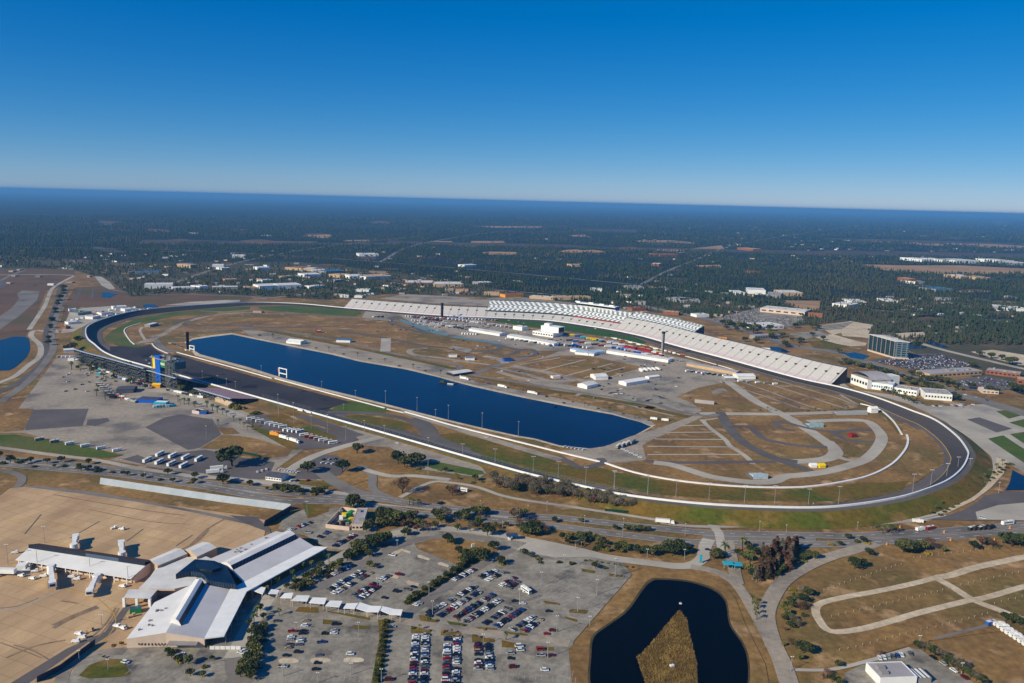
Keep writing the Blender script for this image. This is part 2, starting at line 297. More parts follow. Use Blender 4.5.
# highway and trail
road('trail',h8([(-200,20),(0,40),(250,75),(500,105),(700,145),(1024,190)])+g3([(200,503),(350,522),(700,570),(960,605)])+d7([(760,630)]),7,M_pale,5)
hw1=h8([(-200,78),(0,96),(300,118),(600,152),(850,187),(1024,214)])+[(278,492.5),(340,497.5)]+h7([(200,302),(400,332),(700,365),(1024,395)])+c4([(0,128),(200,150),(400,170),(530,180),(860,187)])+c5([(300,188),(600,172),(861,152),(1200,130)])
hw2=h8([(-200,108),(0,126),(300,151),(600,178),(1024,236)])+[(278,500)]+h7([(0,318),(200,345),(400,378),(700,402),(1024,430)])+c4([(0,158),(300,195),(480,212),(860,217)])+c5([(300,212),(600,196),(861,176),(1200,150)])
road('highway',hw1,12,M_road,5,4);road('highway',hw2,12,M_road,5,4)
road('highway_verge',[((a[0]+b[0])/2,(a[1]+b[1])/2) for a,b in zip(hw1,hw2)][:11],2.5,M_pale,4)
road('trail',c3([(0,60),(100,10),(170,10),(260,25),(370,60),(600,95),(861,135)])+c4([(330,143),(490,158),(861,150)])+c5([(300,150),(500,138),(600,120)]),5,M_pale,6)
sheet('turn_lane',c4([(480,175),(540,178),(560,190),(861,188),(861,212),(560,210),(480,212)]),M_road,6)
sheet('road_spur',c4([(488,140),(520,140),(550,180),(560,240),(530,240),(520,180)]),M_pale,6)
# paint on the highway
lp=c5([(95,760),(70,683),(45,610),(10,530),(-5,450),(20,385),(60,335),(130,292),(200,262),(280,238),(360,214)])
isb=[(640,306),(682,314),(710,320),(760,335),(790,345.5),(840,353),(894,372),(924,381),(951,392),(977,399.5),(1024,413.5),(1150,450)]
mk=MB()
def dashes(pts,off,dash,gap,wd,z):
    w=smooth([P(*p) for p in pts],8);acc=0
    for a,b in zip(w,w[1:]):
        d=(b-a).xy;Ln=d.length;d=d/Ln;nn=Vector((-d.y,d.x));t=0
        while t<Ln:
            if (acc+t)%(dash+gap)<dash:
                p=a.xy+d*t+nn*off;e=min(dash,Ln-t)
                mk.quad(*[(v.x,v.y,z) for v in (p-nn*wd,p+d*e-nn*wd,p+d*e+nn*wd,p+nn*wd)])
                t+=e+.01
            else: t+=1
        acc+=Ln
for hw in (hw1,hw2): dashes(hw,0,4,9,.16,.4);dashes(hw,5.4,50,.1,.1,.4);dashes(hw,-5.4,50,.1,.1,.4)
dashes(lp,0,3,9,.14,.45);dashes(lp,5,60,.1,.1,.45);dashes(lp,-5,60,.1,.1,.45);dashes(isb,0,4,9,.3,.4);dashes(isb,7,4,9,.2,.4);dashes(isb,-7,4,9,.2,.4)
o=put('road_markings',mk.mesh('road_markings',M_white));o['kind']='structure'
# airport
sheet('airport_apron',[(-250,540),(0,496),(10,488.5),(35,486),(90,494),(150,503),(240,515),(268,521),(262,545),(200,600),(130,650),(80,683),(-20,760),(-300,760)],M_apron,3)
sheet('apron_edge',h8([(100,238),(190,236),(500,270),(830,330),(1100,380),(1360,430),(1340,450),(1000,375),(700,318),(400,275)]),M_road,4)
sheet('apron_edge',c2([(100,120),(190,125),(235,165),(240,180),(160,150)]),M_asph2,4)
sheet('apron_road',f1([(440,470),(530,350),(550,360),(480,470),(400,520),(370,512),(100,700),(20,700),(280,540)]),M_asph2,4)
road('taxiway',h8([(-100,150),(0,157),(70,170),(110,190),(108,220),(80,245)]),7,M_road,4)
road('apron_line',c1([(-30,445),(60,430),(140,400),(200,370)]),1.5,M_pale,4)
road('apron_line',c1([(180,500),(250,460),(320,430)]),3,M_road,4)
M_tyre=mat('tyre_marks',(128,106,86),(150,124,98),.2,grain=.3)
for l,w_ in (([(0,432),(60,425),(130,398)],1.2),([(180,492),(260,455),(330,428)],5),([(205,408),(260,416)],1.5),([(45,556),(110,575),(165,606)],1),([(0,548),(90,580),(140,600)],.8),([(390,430),(360,480),(312,528)],1.5),([(400,432),(372,480),(330,530)],1.2),([(100,300),(180,330)],.8),([(620,120),(500,105),(350,80),(180,50)],1.4),([(640,150),(500,140),(300,100)],1),([(700,170),(660,210),(600,240)],2.5),([(760,130),(700,165),(640,220)],2),([(20,600),(120,560),(220,540)],1.5)): road('tyre_track',c1(l),w_,M_tyre,4)
for l in ([(40,340),(170,352),(330,400)],[(120,205),(420,262),(560,300)],[(30,130),(300,165),(620,215)],[(330,400),(390,470),(330,560),(180,640)]): road('taxi_line',c1(l),.55,M_yline,5)
for a,b in (((83,183),(138,117)),((235,197),(335,140)),((425,208),(482,166)),((592,223),(648,186))): road('apron_line',c1([a,b]),.9,M_asph2,5,1)  # thin dark lines laid on the apron
# terminal landside
sheet('parking_lot',[(62,690),(80,660),(110,650),(165,640),(215,630),(262,590),(300,585),(335,560),(355,540),(383,532),(412,525),(440,524),(500,535),(560,548),(620,560),(632,575),(575,640),(569,652),(574,700),(560,760),(20,760)],M_asph,3,0)
sheet('parking_lot',f4([(230,190),(340,160),(560,60),(650,50),(780,170),(880,180),(860,240),(700,330),(560,310),(420,230)]),M_asph,3)
road('terminal_road',c2([(110,600),(200,440),(280,350),(400,290),(520,235),(600,195),(700,172),(790,165),(861,168)])+c3([(300,180),(450,207),(600,238),(700,262),(861,283)])+c4([(380,290),(425,290),(460,280),(482,258),(488,225),(500,200)]),10,M_pale,5)
road('terminal_road',c2([(380,372),(520,295),(640,238),(740,200),(861,195)])+c3([(280,195),(330,215)]),7,M_road,5)
sheet('toll_plaza',c3([(390,235),(440,205),(560,225),(640,240),(640,260),(520,262),(430,245)]),M_pale,6)
road('terminal_road',c3([(380,232),(250,300),(100,400),(0,470)]),8,M_road,5)
road('terminal_road',f5([(100,425),(250,450),(450,475),(670,500)])+f6([(240,512),(290,520)]),8,M_conc,5)
road('terminal_road',c2([(170,683),(120,660),(110,600)]),9,M_road,5)
sheet('grass_island',c2([(720,215),(780,200),(840,196)])+c3([(140,192),(300,212),(335,235),(300,268),(190,285),(60,235)]),M_dry,6)
sheet('grass_island',c1([(265,660),(300,625),(360,602),(410,605),(440,655),(400,665),(300,670)]),M_olive,6)
road('terminal_road',c1([(205,700),(220,640),(280,600),(360,580),(420,580)]),7,M_conc,5)
sheet('paved_yard',f4([(280,110),(420,60),(560,50),(540,110),(420,150),(240,195)]),M_asph,4)
sheet('grass_verge',f4([(400,20),(560,50),(570,75),(480,110),(430,120)]),M_olive,6)
# dark wet-looking worn patches stay in the lot surface; kerbed islands in the lots
for p in (f5([(160,400),(175,400),(245,425),(240,432),(170,425)]),f5([(280,425),(300,428),(370,440),(360,447),(290,440)]),f5([(400,450),(490,455),(490,463),(410,458)]),f5([(530,470),(620,480),(615,488),(540,480)]),f5([(130,445),(210,465),(212,478),(130,475)]),f5([(255,470),(340,470),(340,485),(255,485)]),f5([(385,490),(480,500),(480,515),(385,515)]),f5([(510,505),(600,525),(600,540),(510,535)]),f6([(150,530),(225,535),(225,550),(150,545)]),f6([(290,375),(370,380),(360,395),(290,390)]),f6([(270,405),(325,420),(320,430),(275,415)]),f6([(180,340),(250,350),(250,358),(190,352)]),f6([(455,225),(525,235),(520,243),(460,238)]),f6([(340,205),(400,215),(395,225),(345,218)]),f3([(530,255),(640,265),(650,290),(530,285)]),f3([(720,290),(830,300),(830,320),(740,315)]),f3([(350,205),(500,215),(500,180),(380,175)]),f3([(520,195),(670,230),(830,260),(830,245),(700,220),(530,200)])):
    sheet('planted_island',p,M_olive,6)
road('hedge_bed',f3([(935,262),(915,400),(868,670)]),5,M_olive,6,2);road('hedge_bed',f5([(405,165),(355,195),(110,352)]),7,M_olive,6,2);road('hedge_bed',f5([(5,420),(12,520),(0,640)]),4,M_olive,6,2)
for a in ((315,521),(518,518),(730,516)):
    x,y=a;sheet('sandy_island',f3([(x-65,y-8),(x-40,y-16),(x+40,y-16),(x+65,y-5),(x+60,y+10),(x+20,y+16),(x-55,y+16),(x-68,y+8)]),M_sand,6)
for p in (f5([(55,135),(90,122),(130,135),(125,143),(95,133),(65,148)]),f5([(155,150),(165,147),(210,163),(205,172),(160,160)]),f5([(240,182),(255,178),(290,192),(285,200),(245,190)]),f5([(22,230),(35,225),(80,238),(75,250),(30,240)]),f5([(108,262),(120,255),(165,268),(160,282),(115,272)])): sheet('sandy_island',p,M_sand,6)
# landside pond and the road loop
sheet('pond_bank',c4([(290,315),(430,310),(540,335),(590,400),(620,480),(690,620),(705,700),(60,740),(40,683),(28,570),(100,500),(210,400),(250,330)]),M_dry,4)
sheet('muddy_margin',c4([(330,331),(430,339),(515,364),(555,398),(566,430),(576,488),(617,548),(637,610),(632,700),(565,770),(145,770),(96,690),(98,600),(108,526),(160,485),(225,434),(273,366),(299,338)]),mat('mud',(84,70,44),(64,58,36),.1,grain=.3),4,5)
sheet('pond',c4([(335,337),(430,345),(510,370),(548,400),(560,430),(570,490),(610,550),(630,610),(625,700),(560,760),(150,760),(104,690),(105,600),(115,530),(165,490),(230,440),(280,370),(305,345)]),M_pond,5,5)
road('loop_road',c4([(830,800),(775,683),(715,560),(650,440),(595,355),(530,312),(440,293)]),8,M_conc,6)
road('loop_road',lp,11,M_conc,6)
sheet('road_gore',c4([(640,440),(690,460),(700,540),(770,640),(775,683),(740,640),(690,560)]),M_conc,6)
road('loop_road',c4([(597,350),(585,300),(572,240),(565,205)]),9,M_conc,6)
# right fields
sheet('scrub_field',c5([(60,420),(130,320),(260,260),(350,225),(600,205),(861,180),(1200,150),(1200,520),(861,500),(700,520),(500,550),(250,630),(90,640),(50,540)]),M_dry,4)
for l,wd in (([(580,325),(500,347),(380,373),(250,397),(180,415),(160,435),(170,470),(210,510),(300,505),(400,480),(500,450),(600,425),(670,408),(740,395),(861,360),(1100,300)],5.5),([(861,260),(700,295),(620,320),(580,328)],7),([(1200,180),(1000,225),(861,262)],7),([(560,328),(620,362),(690,405),(780,440),(861,470),(1000,500)],7)): road('sandy_track',c5(l),wd,M_sand,5)
sheet('parking_lot',c5([(260,650),(380,595),(470,570),(510,570),(570,610),(690,683),(720,740),(230,760)]),M_asph,5)
road('field_path',c5([(90,640),(200,640),(300,620),(480,568)]),3,M_pale,5)
road('field_path',c5([(560,535),(740,490)]),2.5,M_road,5)
# right side beyond the near bend
sheet('pale_plaza',g8([(480,480),(600,480),(800,470),(1100,530),(1300,600),(1300,900),(1024,850),(900,780),(760,640),(640,560),(520,510)]),M_pale,4)
sheet('parking_lot',h6([(380,112),(450,100),(640,165),(550,187)]),M_roadd,5)
sheet('grass_lawn',h6([(500,222),(600,200),(706,183),(900,150),(900,480),(706,360)]),M_green,5)
road('lawn_path',h6([(600,195),(706,265),(850,350)]),10,M_pale,6)
sheet('grass_lawn',h6([(545,65),(600,60),(690,90),(620,108)]),M_green,5);sheet('grass_lawn',h6([(620,130),(706,110),(800,130),(706,160)]),M_green,5)
road('ring_road',h6([(230,72),(330,130),(430,215),(520,275),(600,325),(706,385),(900,480)]),13,M_pale,5)
road('ring_road',h6([(200,60),(320,160),(420,230),(500,290),(545,335),(545,400),(490,490),(380,570),(200,645),(0,683)]),8,M_pale,5)
sheet('sandy_verge',h6([(550,330),(610,345),(590,420),(520,500),(420,575),(260,650),(220,640),(390,560),(490,490),(540,410)]),M_sand,5)
sheet('pond',h6([(640,400),(706,435),(800,480),(800,515),(600,515),(625,470)]),M_lake,6)
sheet('parking_lot',h6([(150,683),(250,665),(350,635),(430,590),(480,545),(600,525),(900,520),(900,690),(500,690)]),M_asph2,5)
sheet('parking_lot',h6([(430,640),(560,600),(900,570),(900,690),(440,683)]),M_pale,6)
sheet('pale_plaza',g8([(0,335),(60,385),(160,400),(300,420),(440,455),(480,480),(540,515),(640,570),(600,575),(480,515),(380,470),(200,418),(100,392),(0,368)]),M_pale,4)
# boulevard, lots and sand beyond the front straight
road('boulevard',isb,30,M_road,4)
road('back_road',[(1100,385),(1024,369),(993,362),(943,350),(908,340),(880,333)],16,M_pale,4)
for p in (g7([(608,110),(700,100),(800,120),(940,150),(930,166),(840,170),(700,145)]),e3([(190,20),(260,18),(390,55),(300,60)]),e3([(290,8),(430,18),(420,34),(300,25)]),e3([(510,14),(620,8),(640,28),(530,32)]),e3([(810,88),(900,80),(1024,100),(1100,110),(1100,150),(1000,140),(900,115)]),e8([(200,505),(330,485),(420,500),(400,540),(300,530),(260,540)])): sheet('sand_lot',p,M_sand,4)
sheet('parking_lot',g7([(440,90),(600,70),(780,60),(860,10),(640,40),(620,60),(700,100),(600,112),(520,130)]),M_asph,4)
sheet('parking_lot',g8([(160,225),(380,190),(560,188),(745,255),(700,275),(480,300),(330,265)]),M_asph2,5)
sheet('parking_lot',g8([(600,340),(700,325),(820,310),(1000,350),(1020,380),(820,402),(700,392)]),M_asph2,5)
sheet('pond',g8([(20,188),(80,180),(165,200),(130,222),(60,212)]),M_lake,5);sheet('pond',g8([(370,140),(440,138),(470,160),(380,160)]),M_lake,5);sheet('pond',g8([(460,122),(520,120),(610,155),(570,155)]),M_lake,5);sheet('pond',g7([(310,172),(380,175),(450,205),(420,212),(330,190)]),M_lake,5)
sheet('dry_verge',g7([(560,140),(660,130),(810,170),(720,190),(600,180)]),M_olive,5)
sheet('parking_lot',e7([(430,240),(640,190),(800,220),(820,250),(700,280),(560,262)]),M_asph,4)
sheet('parking_lot',g4([(250,120),(430,92),(700,105),(960,128),(960,170),(600,150)]),M_conc,4)
sheet('parking_lot',[(485,298),(520,297),(600,306),(680,318),(700,330),(640,326),(560,312),(500,303)],M_asph,4)
road('town_road',[(250,300),(330,292),(400,286),(450,288),(520,292),(600,299),(650,307)],14,M_asph,3)
# ------------------------------------------------------------ infield
OUT=[(342,307.3,3),(387,311,3),(440,315,3),(485,317,3),(538,319.5,3),(561.6,321.7,3),(585,325.2,3),(611,329.4,3),(642.5,336,3),(667.5,343,3),(695.6,350.6,3),(720.6,357,3),(795,377,3.5),(840,386.8,5),(876,397,7),(911,410,9),(935,419.5,10),(956,435,10),(966.8,449,10),(967.7,456.5,10),(961.5,468.5,10),(947.5,480,10),(926.4,488.8,10),(900,496.7,10),(857,503.8,10),(812.6,507,10),(738,505.3,10),(679,501,9.5),(619.5,493.4,8.5),(575,484,6),(540,476,4),(505,467,3),(391,434.5,2.5),(300,408.7,2.5),(225,387.7,2.5),(147,365.8,3),(120,358.2,4),(104,351.5,6),(94,343.5,8),(88,338.5,9.5),(85.7,332,10),(88,326,10),(100,320,10),(125,312.8,10),(150,309,10),(200,304.8,9),(256,302.3,6),(300,303.5,4)]
OW=smooth([P(*p) for p in OUT],6,True)
cen=sum((p.xy for p in OW),Vector((0,0)))/len(OW)
NO=len(OW);ON=[]
for i in range(NO):
    d=(OW[(i+1)%NO]-OW[i-1]).xy.normalized();nn=Vector((-d.y,d.x))
    if nn.dot(OW[i].xy-cen)<0: nn=-nn
    ON.append(nn)
area=sum(OW[i].x*OW[(i+1)%NO].y-OW[(i+1)%NO].x*OW[i].y for i in range(NO));sgn=1 if area>0 else -1
for i in range(NO):
    d=(OW[(i+1)%NO]-OW[i-1]).xy.normalized();ON[i]=Vector((d.y,-d.x))*sgn
def near(px,py,z=3):
    w=P(px,py,z);return min(range(NO),key=lambda i:(OW[i].xy-w.xy).length)
def span(a,b):
    return list(range(a,b+1)) if a<=b else list(range(a,NO))+list(range(0,b+1))
def loft(name,secs,m,mats=None,idx=None,closed=True,parent=None):
    """secs: functions i->(offset outward, z) for successive rails"""
    idx=list(range(NO)) if idx is None else idx;mb=MB();k=len(secs)
    for i in idx:
        for s in secs:
            o,z=s(i);p=OW[i].xy+ON[i]*o;mb.v.append((p.x,p.y,z))
    n=len(idx)
    for a in range(n if closed else n-1):
        b=(a+1)%n
        for j in range(k-1): mb.f.append((a*k+j,a*k+j+1,b*k+j+1,b*k+j));mb.m.append(j if mats else 0)
    o=put(name,mb.mesh(name,mats or m),parent);return o
zo=lambda i:OW[i].z
bank=lambda i:min(1,max(0,(zo(i)-3)/7))
M_tline=mat('track_line',(206,164,40),(190,148,40),.2)
loft('race_track',[lambda i:(-26,.31),lambda i:(-15.5,.4+.3*bank(i)),lambda i:(-15,.5+.4*bank(i)),lambda i:(-.6,zo(i)-.9)],None,[M_asph2,M_tline,M_track])['kind']='structure'
loft('embankment',[lambda i:(.8,zo(i)-1.0),lambda i:(5+2*bank(i),zo(i)-1.2),lambda i:(8+16*bank(i),.25)],None,[M_roadd,M_olive])['kind']='structure'
reg([(OW[i].x+ON[i].x*20,OW[i].y+ON[i].y*20) for i in range(NO)],.05)
w=thing('outer_wall','long white concrete wall running round the outside of the whole race track','wall')
loft('barrier',[lambda i:(-.6,zo(i)-1),lambda i:(-.6,zo(i)+.6),lambda i:(.8,zo(i)+.6),lambda i:(.8,zo(i)-1.2)],M_white,parent=w)
# infield paving, lake and roads (all inside the oval)
loop=[PIX((OW[i].x-ON[i].x*27,OW[i].y-ON[i].y*27,0)) for i in range(0,NO,3)]
sheet('infield_field',loop,M_dry,5)
def isheet(n,p,m,lv=6,sm=0): return sheet(n,p,m,lv,sm)
def iroad(n,p,w,m,lv=8): return road(n,p,w,m,lv,4)
isheet('grass_field',e2([(0,432),(60,450),(200,478),(400,503),(690,522),(850,515),(1000,500),(1100,470),(1160,440),(1250,470),(1200,530),(1000,565),(800,570),(500,562),(250,542),(0,505),(-150,480),(-420,415),(-460,402),(-300,410)]),M_olive)
isheet('grass_field',e3([(420,560),(520,500),(600,400),(660,400),(720,470),(700,540),(600,600),(480,612),(340,612)]),M_dry)
isheet('grass_field',e3([(300,265),(420,300),(480,340),(540,400),(520,420),(470,350),(400,315)]),M_olive)
isheet('grass_field',e1([(150,300),(230,292),(330,318),(440,352),(560,380),(640,400),(560,440),(430,425),(300,385),(180,345)]),M_olive)
isheet('grass_field',d7([(510,285),(600,246),(690,255),(760,280),(740,292),(600,290)]),M_green)
isheet('grass_field',d7([(560,310),(640,300),(800,325),(862,345),(820,362),(720,345),(620,330)]),M_olive)
isheet('grass_field',e5([(230,268),(400,262),(560,270),(640,285),(645,298),(620,305),(520,302),(350,288),(250,280)]),M_green)
isheet('grass_field',e4([(415,395),(450,362),(540,318),(700,288),(850,272),(1000,268),(1000,278),(850,290),(700,305),(560,335),(500,352),(495,380),(530,415),(585,428),(560,440),(470,425)]),M_green)
isheet('front_grass',g5([(190,250),(320,248),(500,262),(650,276),(800,298),(1024,345),(1130,372),(1200,402),(1150,412),(1024,376),(800,345),(640,322),(400,296),(330,282),(220,262)]),M_lush,7)
isheet('paddock_paving',[(366,310),(430,318.5),(500,326),(560,334),(620,344),(690,360),(735,373),(757,381),(720,383.5),(698,388),(676,397.5),(690,402),(702,411),(690,416),(672,416.5),(640,409),(600,399),(575,396),(556,391),(540,386),(495,372.5),(505,369),(517,364),(545,357),(560,351),(535,351),(510,347.5),(482,341.5),(450,335),(432,331),(415,325),(405,319),(398,314.5),(380,316),(362,318)],M_conc,7)
isheet('camp_field',e6([(462,420),(520,405),(640,383),(760,385),(960,428),(940,445),(840,475),(740,480),(620,452)]),M_dry,8)
isheet('dry_verge',e6([(380,440),(430,430),(560,450),(668,480),(560,482),(480,468)]),M_dry,8);isheet('dry_verge',e6([(650,495),(710,485),(770,500),(740,515)]),M_dry,8)
for l in ([(480,420),(640,392)],[(560,445),(740,400)],[(660,465),(850,415)],[(735,472),(900,430)],[(840,470),(950,440)]): iroad('camp_lane',e6(l),3.5,M_pale,9)
# the lake
lake=[(185,344),(193,340),(212,337),(232,334.7),(250,338.5),(287,346),(332,355),(360,362),(407,370),(440,378),(450,381),(475,387.5),(520,397.5),(570,407.5),(612,415),(640,422.5),(651,427),(636,435),(622,442.5),(604,447),(590,449),(560,446),(535,439),(517,436),(485,429),(447,420),(400,408),(355,396.5),(320,388),(285,379),(250,368),(200,354.5)]
isheet('lake_bank',[(x+(x-420)*.012+ (2 if i<17 else -2),y-1.6 if i<17 else y+1.4) for i,(x,y) in enumerate(lake)],M_sand,7)
isheet('infield_lake',lake,M_lake,8)
isheet('lakeside_paving',e5([(168,362),(250,366),(400,395),(700,450),(900,492),(1024,520)])+e1([(300,88),(500,128),(700,168),(1000,240),(1020,262),(1000,262),(850,214),(680,183),(480,143),(300,103),(200,78)])+e5([(830,512),(640,482),(530,452),(350,417),(200,385)]),M_conc,8)
road('grass_strip',e5([(250,362),(400,388),(560,420),(780,465),(900,490),(1024,518)]),13,M_olive,9)
road('grass_strip',e1([(260,62),(330,72),(500,108),(640,130),(705,138)]),14,M_olive,9);road('grass_strip',e1([(720,142),(860,165),(1000,190)])+e2([(200,195),(360,230)]),14,M_olive,9)
iroad('infield_road',e5([(140,358),(250,352),(400,378),(560,405),(740,448),(860,470),(1024,500)])+e1([(260,55),(500,95),(700,128),(860,152),(1024,178)])+e2([(300,205),(420,225),(470,218)]),10,M_road,9)
iroad('infield_road',e6([(290,460),(380,425),(470,400),(560,370)]),12,M_road,9);iroad('infield_road',e6([(380,430),(520,462),(700,520),(900,548)]),12,M_conc,9)
isheet('lakeside_paving',e2([(-160,365),(0,352),(40,340),(120,308),(250,270),(370,225),(420,225),(300,280),(190,330),(170,345),(185,400),(100,412),(-20,412)]),M_conc,8)
# the road course
for l,w_,mm in ((e2([(480,90),(520,95),(620,165),(720,215),(800,260),(890,320),(935,355),(942,378),(910,396),(850,405),(770,408)]),15,M_pale),(e2([(400,216),(500,216),(700,218),(820,215),(1024,208)])+e3([(410,327)]),13,M_pale),(e2([(480,210),(490,228),(510,265),(560,320),(620,360),(700,395),(790,410)]),13,M_roadd),(e2([(512,272),(560,266),(600,272),(625,292),(660,318),(720,332),(800,345),(910,350)]),9,M_asph2),(e2([(780,285),(740,278),(708,266),(705,255),(730,248),(780,262)]),8,M_roadd),(e2([(780,262),(860,280),(930,290),(985,320),(1100,330)]),8,M_asph2),(e2([(930,290),(1040,280),(1100,285)]),8,M_asph2),(e2([(410,240),(430,265),(500,320),(520,345),(580,385),(612,418)]),6,M_pale),(e2([(180,405),(300,412),(450,411),(700,408)]),8,M_asph2),(e2([(700,400),(780,425),(850,448)]),10,M_asph2),(e2([(215,412),(280,420),(340,437),(450,470),(600,490),(690,488),(740,468),(830,460),(920,445),(1024,415)])+e3([(400,512),(440,470),(455,430),(430,392),(390,366),(300,362),(160,368)]),13,M_pale),(e3([(200,525),(250,510),(268,490),(262,470),(235,445)]),14,M_pale),(e3([(262,500),(310,520),(350,525)]),8,M_pale),(e2([(330,265),(430,262)]),3.5,M_pale),(e2([(270,292),(460,290)]),3.5,M_pale),(e2([(220,318),(490,320)]),3.5,M_pale),(e2([(190,347),(520,350)]),3.5,M_pale),(e2([(190,380),(560,380)]),3.5,M_pale),(e2([(400,245),(470,235)]),3.5,M_pale),
 (g7([(140,400),(300,455),(500,530),(650,575)]),5,M_conc),(g7([(250,395),(400,440),(620,510),(820,575)]),5,M_conc),(g7([(100,430),(300,495),(540,580)]),5,M_conc),(g7([(340,380),(520,435),(760,505),(880,560)]),5,M_conc),(g7([(770,480),(880,545)]),5,M_conc)): iroad('infield_road',l,w_,mm)
for k in range(5):
    isheet('worn_patch',[(x+random.uniform(-3,3),y+random.uniform(-1,1)) for x,y in ([(712,392),(722,389),(728,392),(716,395)],[(455,346),(475,350),(470,353),(450,349)],[(640,385),(665,377),(680,378),(660,387)],[(655,395),(690,405),(680,408),(650,400)],[(618,393),(640,398),(635,402),(612,397)])[k]],M_asph,9)
for l,w_,mm in ((g4([(310,250),(330,240),(360,240),(420,265),(520,320),(640,345),(720,360),(900,395),(1000,415),(1020,440),(960,455),(880,460),(700,440),(560,425),(420,400),(300,375),(150,350),(0,320)]),11,M_roadd),(g4([(480,310),(540,335),(600,345)]),9,M_roadd),(g4([(560,440),(500,440),(450,450),(450,470),(500,485),(640,500),(800,525),(960,545)]),11,M_conc),(g4([(295,375),(290,460)]),18,M_pale),(g4([(920,490),(1010,505),(1060,535)]),14,M_pale),(e6([(320,320),(430,350),(470,362),(455,376),(400,378),(330,372)]),10,M_roadd),(e6([(470,362),(520,358),(545,372),(530,385),(460,390)]),10,M_roadd),
 (e5([(0,285),(200,290),(400,296),(600,310),(760,320),(860,345)]),10,M_road),(e5([(0,335),(160,345),(300,352),(420,350),(560,345)]),9,M_asph2),(e5([(270,292),(330,288),(360,284)]),12,M_roadd),(e5([(0,360),(130,360)]),10,M_road),(e4([(560,410),(640,385),(700,350),(760,325),(860,300),(1024,290)]),12,M_conc),(e4([(690,340),(740,318),(860,298)]),6,M_roadd),(e4([(760,325),(740,340),(900,345),(1024,340)]),8,M_asph2),(e4([(640,360),(800,362),(1024,360)]),9,M_road),(e4([(620,400),(660,440),(720,450)]),12,M_road),(e4([(570,350),(560,365),(580,400)]),5,M_pale),(e4([(545,415),(600,405),(640,380)]),12,M_conc),(e5([(780,310),(760,330),(800,345),(880,370),(960,375),(1024,390)]),10,M_roadd)): iroad('infield_road',l,w_,mm)
for p in (g4([(390,250),(460,275),(640,330),(690,350),(690,362),(600,345),(430,285),(370,255)]),g4([(740,362),(900,385),(1024,400),(1024,415),(850,390),(700,368)])): isheet('painted_runoff',p,mat('runoff_paint',(92,128,138),(110,134,140),.05,grain=.15,gs=.4),10)
isheet('pit_exit_paving',g4([(165,195),(300,205),(440,215),(320,240),(310,262),(160,250),(150,232)]),M_conc,7)
# near straight: the wide dark paving, chicane roads
iout=lambda px,py:PIX((lambda i:(OW[i].x-ON[i].x*2,OW[i].y-ON[i].y*2,0))(near(px,py)))
isheet('wide_paving',[(110,346.5),(124,346.5),(137,348),(150,345),(157,351),(168,356.5),(177,355.5),(220,367.5),(272,382),(330,397),(351,402.5),(341,405),(329,409),(336,414),(330,416.5)]+[PIX((OW[i].x-ON[i].x*2,OW[i].y-ON[i].y*2,0)) for i in span(near(330,417),near(108,354))][::4],M_black,7)
for l,w_,mm in ((d7([(510,290),(600,292),(700,297),(800,312),(860,335),(900,370),(930,385)])+[(450,445),(480,457)],11,M_roadd),(e1([(40,240),(80,250),(110,280),(128,310),(180,335),(260,365)]),20,M_roadd),(e1([(630,385),(680,412),(720,432),(780,425),(810,410),(800,395)]),9,M_roadd),(e1([(0,205),(200,268),(400,330),(560,378),(640,400)]),12,M_conc)): iroad('infield_road',l,w_,mm,9)
# white inner walls
def wall_line(px,label,h=1.1,th=1.3):
    w=smooth([P(*p) for p in px],4);mb=MB()
    for i,p in enumerate(w):
        d=(w[min(i+1,len(w)-1)]-w[max(i-1,0)]).xy.normalized();n=Vector((-d.y,d.x))*th/2
        for o,z in ((n,.1),(n,h),(-n,h),(-n,.1)): mb.v.append((p.x+o.x,p.y+o.y,z))
    for a in range(len(w)-1):
        for j in range(3): mb.f.append((a*4+j,a*4+j+1,a*4+j+5,a*4+j+4));mb.m.append(0)
    mb.f.append((0,3,2,1));mb.m.append(0);a=len(w)*4-4;mb.f.append((a,a+1,a+2,a+3));mb.m.append(0)
    return tag(put('inner_wall',mb.mesh('inner_wall',M_white)),label,'wall',None)
wall_line([(152,344),(155,347.5),(160,350.5),(168,354)],'short curved white barrier at pit mouth left of the tall dark pylon',1.3,1.6)
wall_line([(177,352.8),(200,359),(235,368.5),(272,379)],'white barrier between dark paving and left half of lake, from pylon to white gantry',1.4,1.8)
wall_line([(275,379),(330,394),(385,408.7)],'white barrier beside lake starting at the white gantry',1.4,1.8)
wall_line([(387,409.5),(404,413.5)],'very short white barrier piece in the lakeside line past the gantry',1.2,1.6)
wall_line([(405,412.5),(430,419.5),(456,427),(520,443),(560,453),(600,462.5)],'longest straight white barrier between the lake and the chicane grass',1.5,2.2)
wall_line([(605,463.7),(635,473.3),(675,481),(725,486.3),(772,488.3),(812,487.2),(850,481.3),(873,475),(893,464),(905,450.5),(908,441),(906.7,435.5)],'curved white barrier along the inside of the near bend',1.5,2.2)
wall_line([(860.5,404.3),(872,407.3),(882,411.7),(892,420.5),(897,427),(901.7,435)],'white barrier snaking down from white block inside the near bend',1.4,1.9)
wall_line([(141,323.3),(129,327),(124.2,330.5),(126,335),(130,341),(134.7,345)],'hooked pale barrier inside the far left bend',1.3,1.7)
wall_line([(611,337.8),(640,344.3),(680,355),(720,366),(735,370.5)],'pale pit wall beside the front straight right of bright green grass',1.2,1.8)
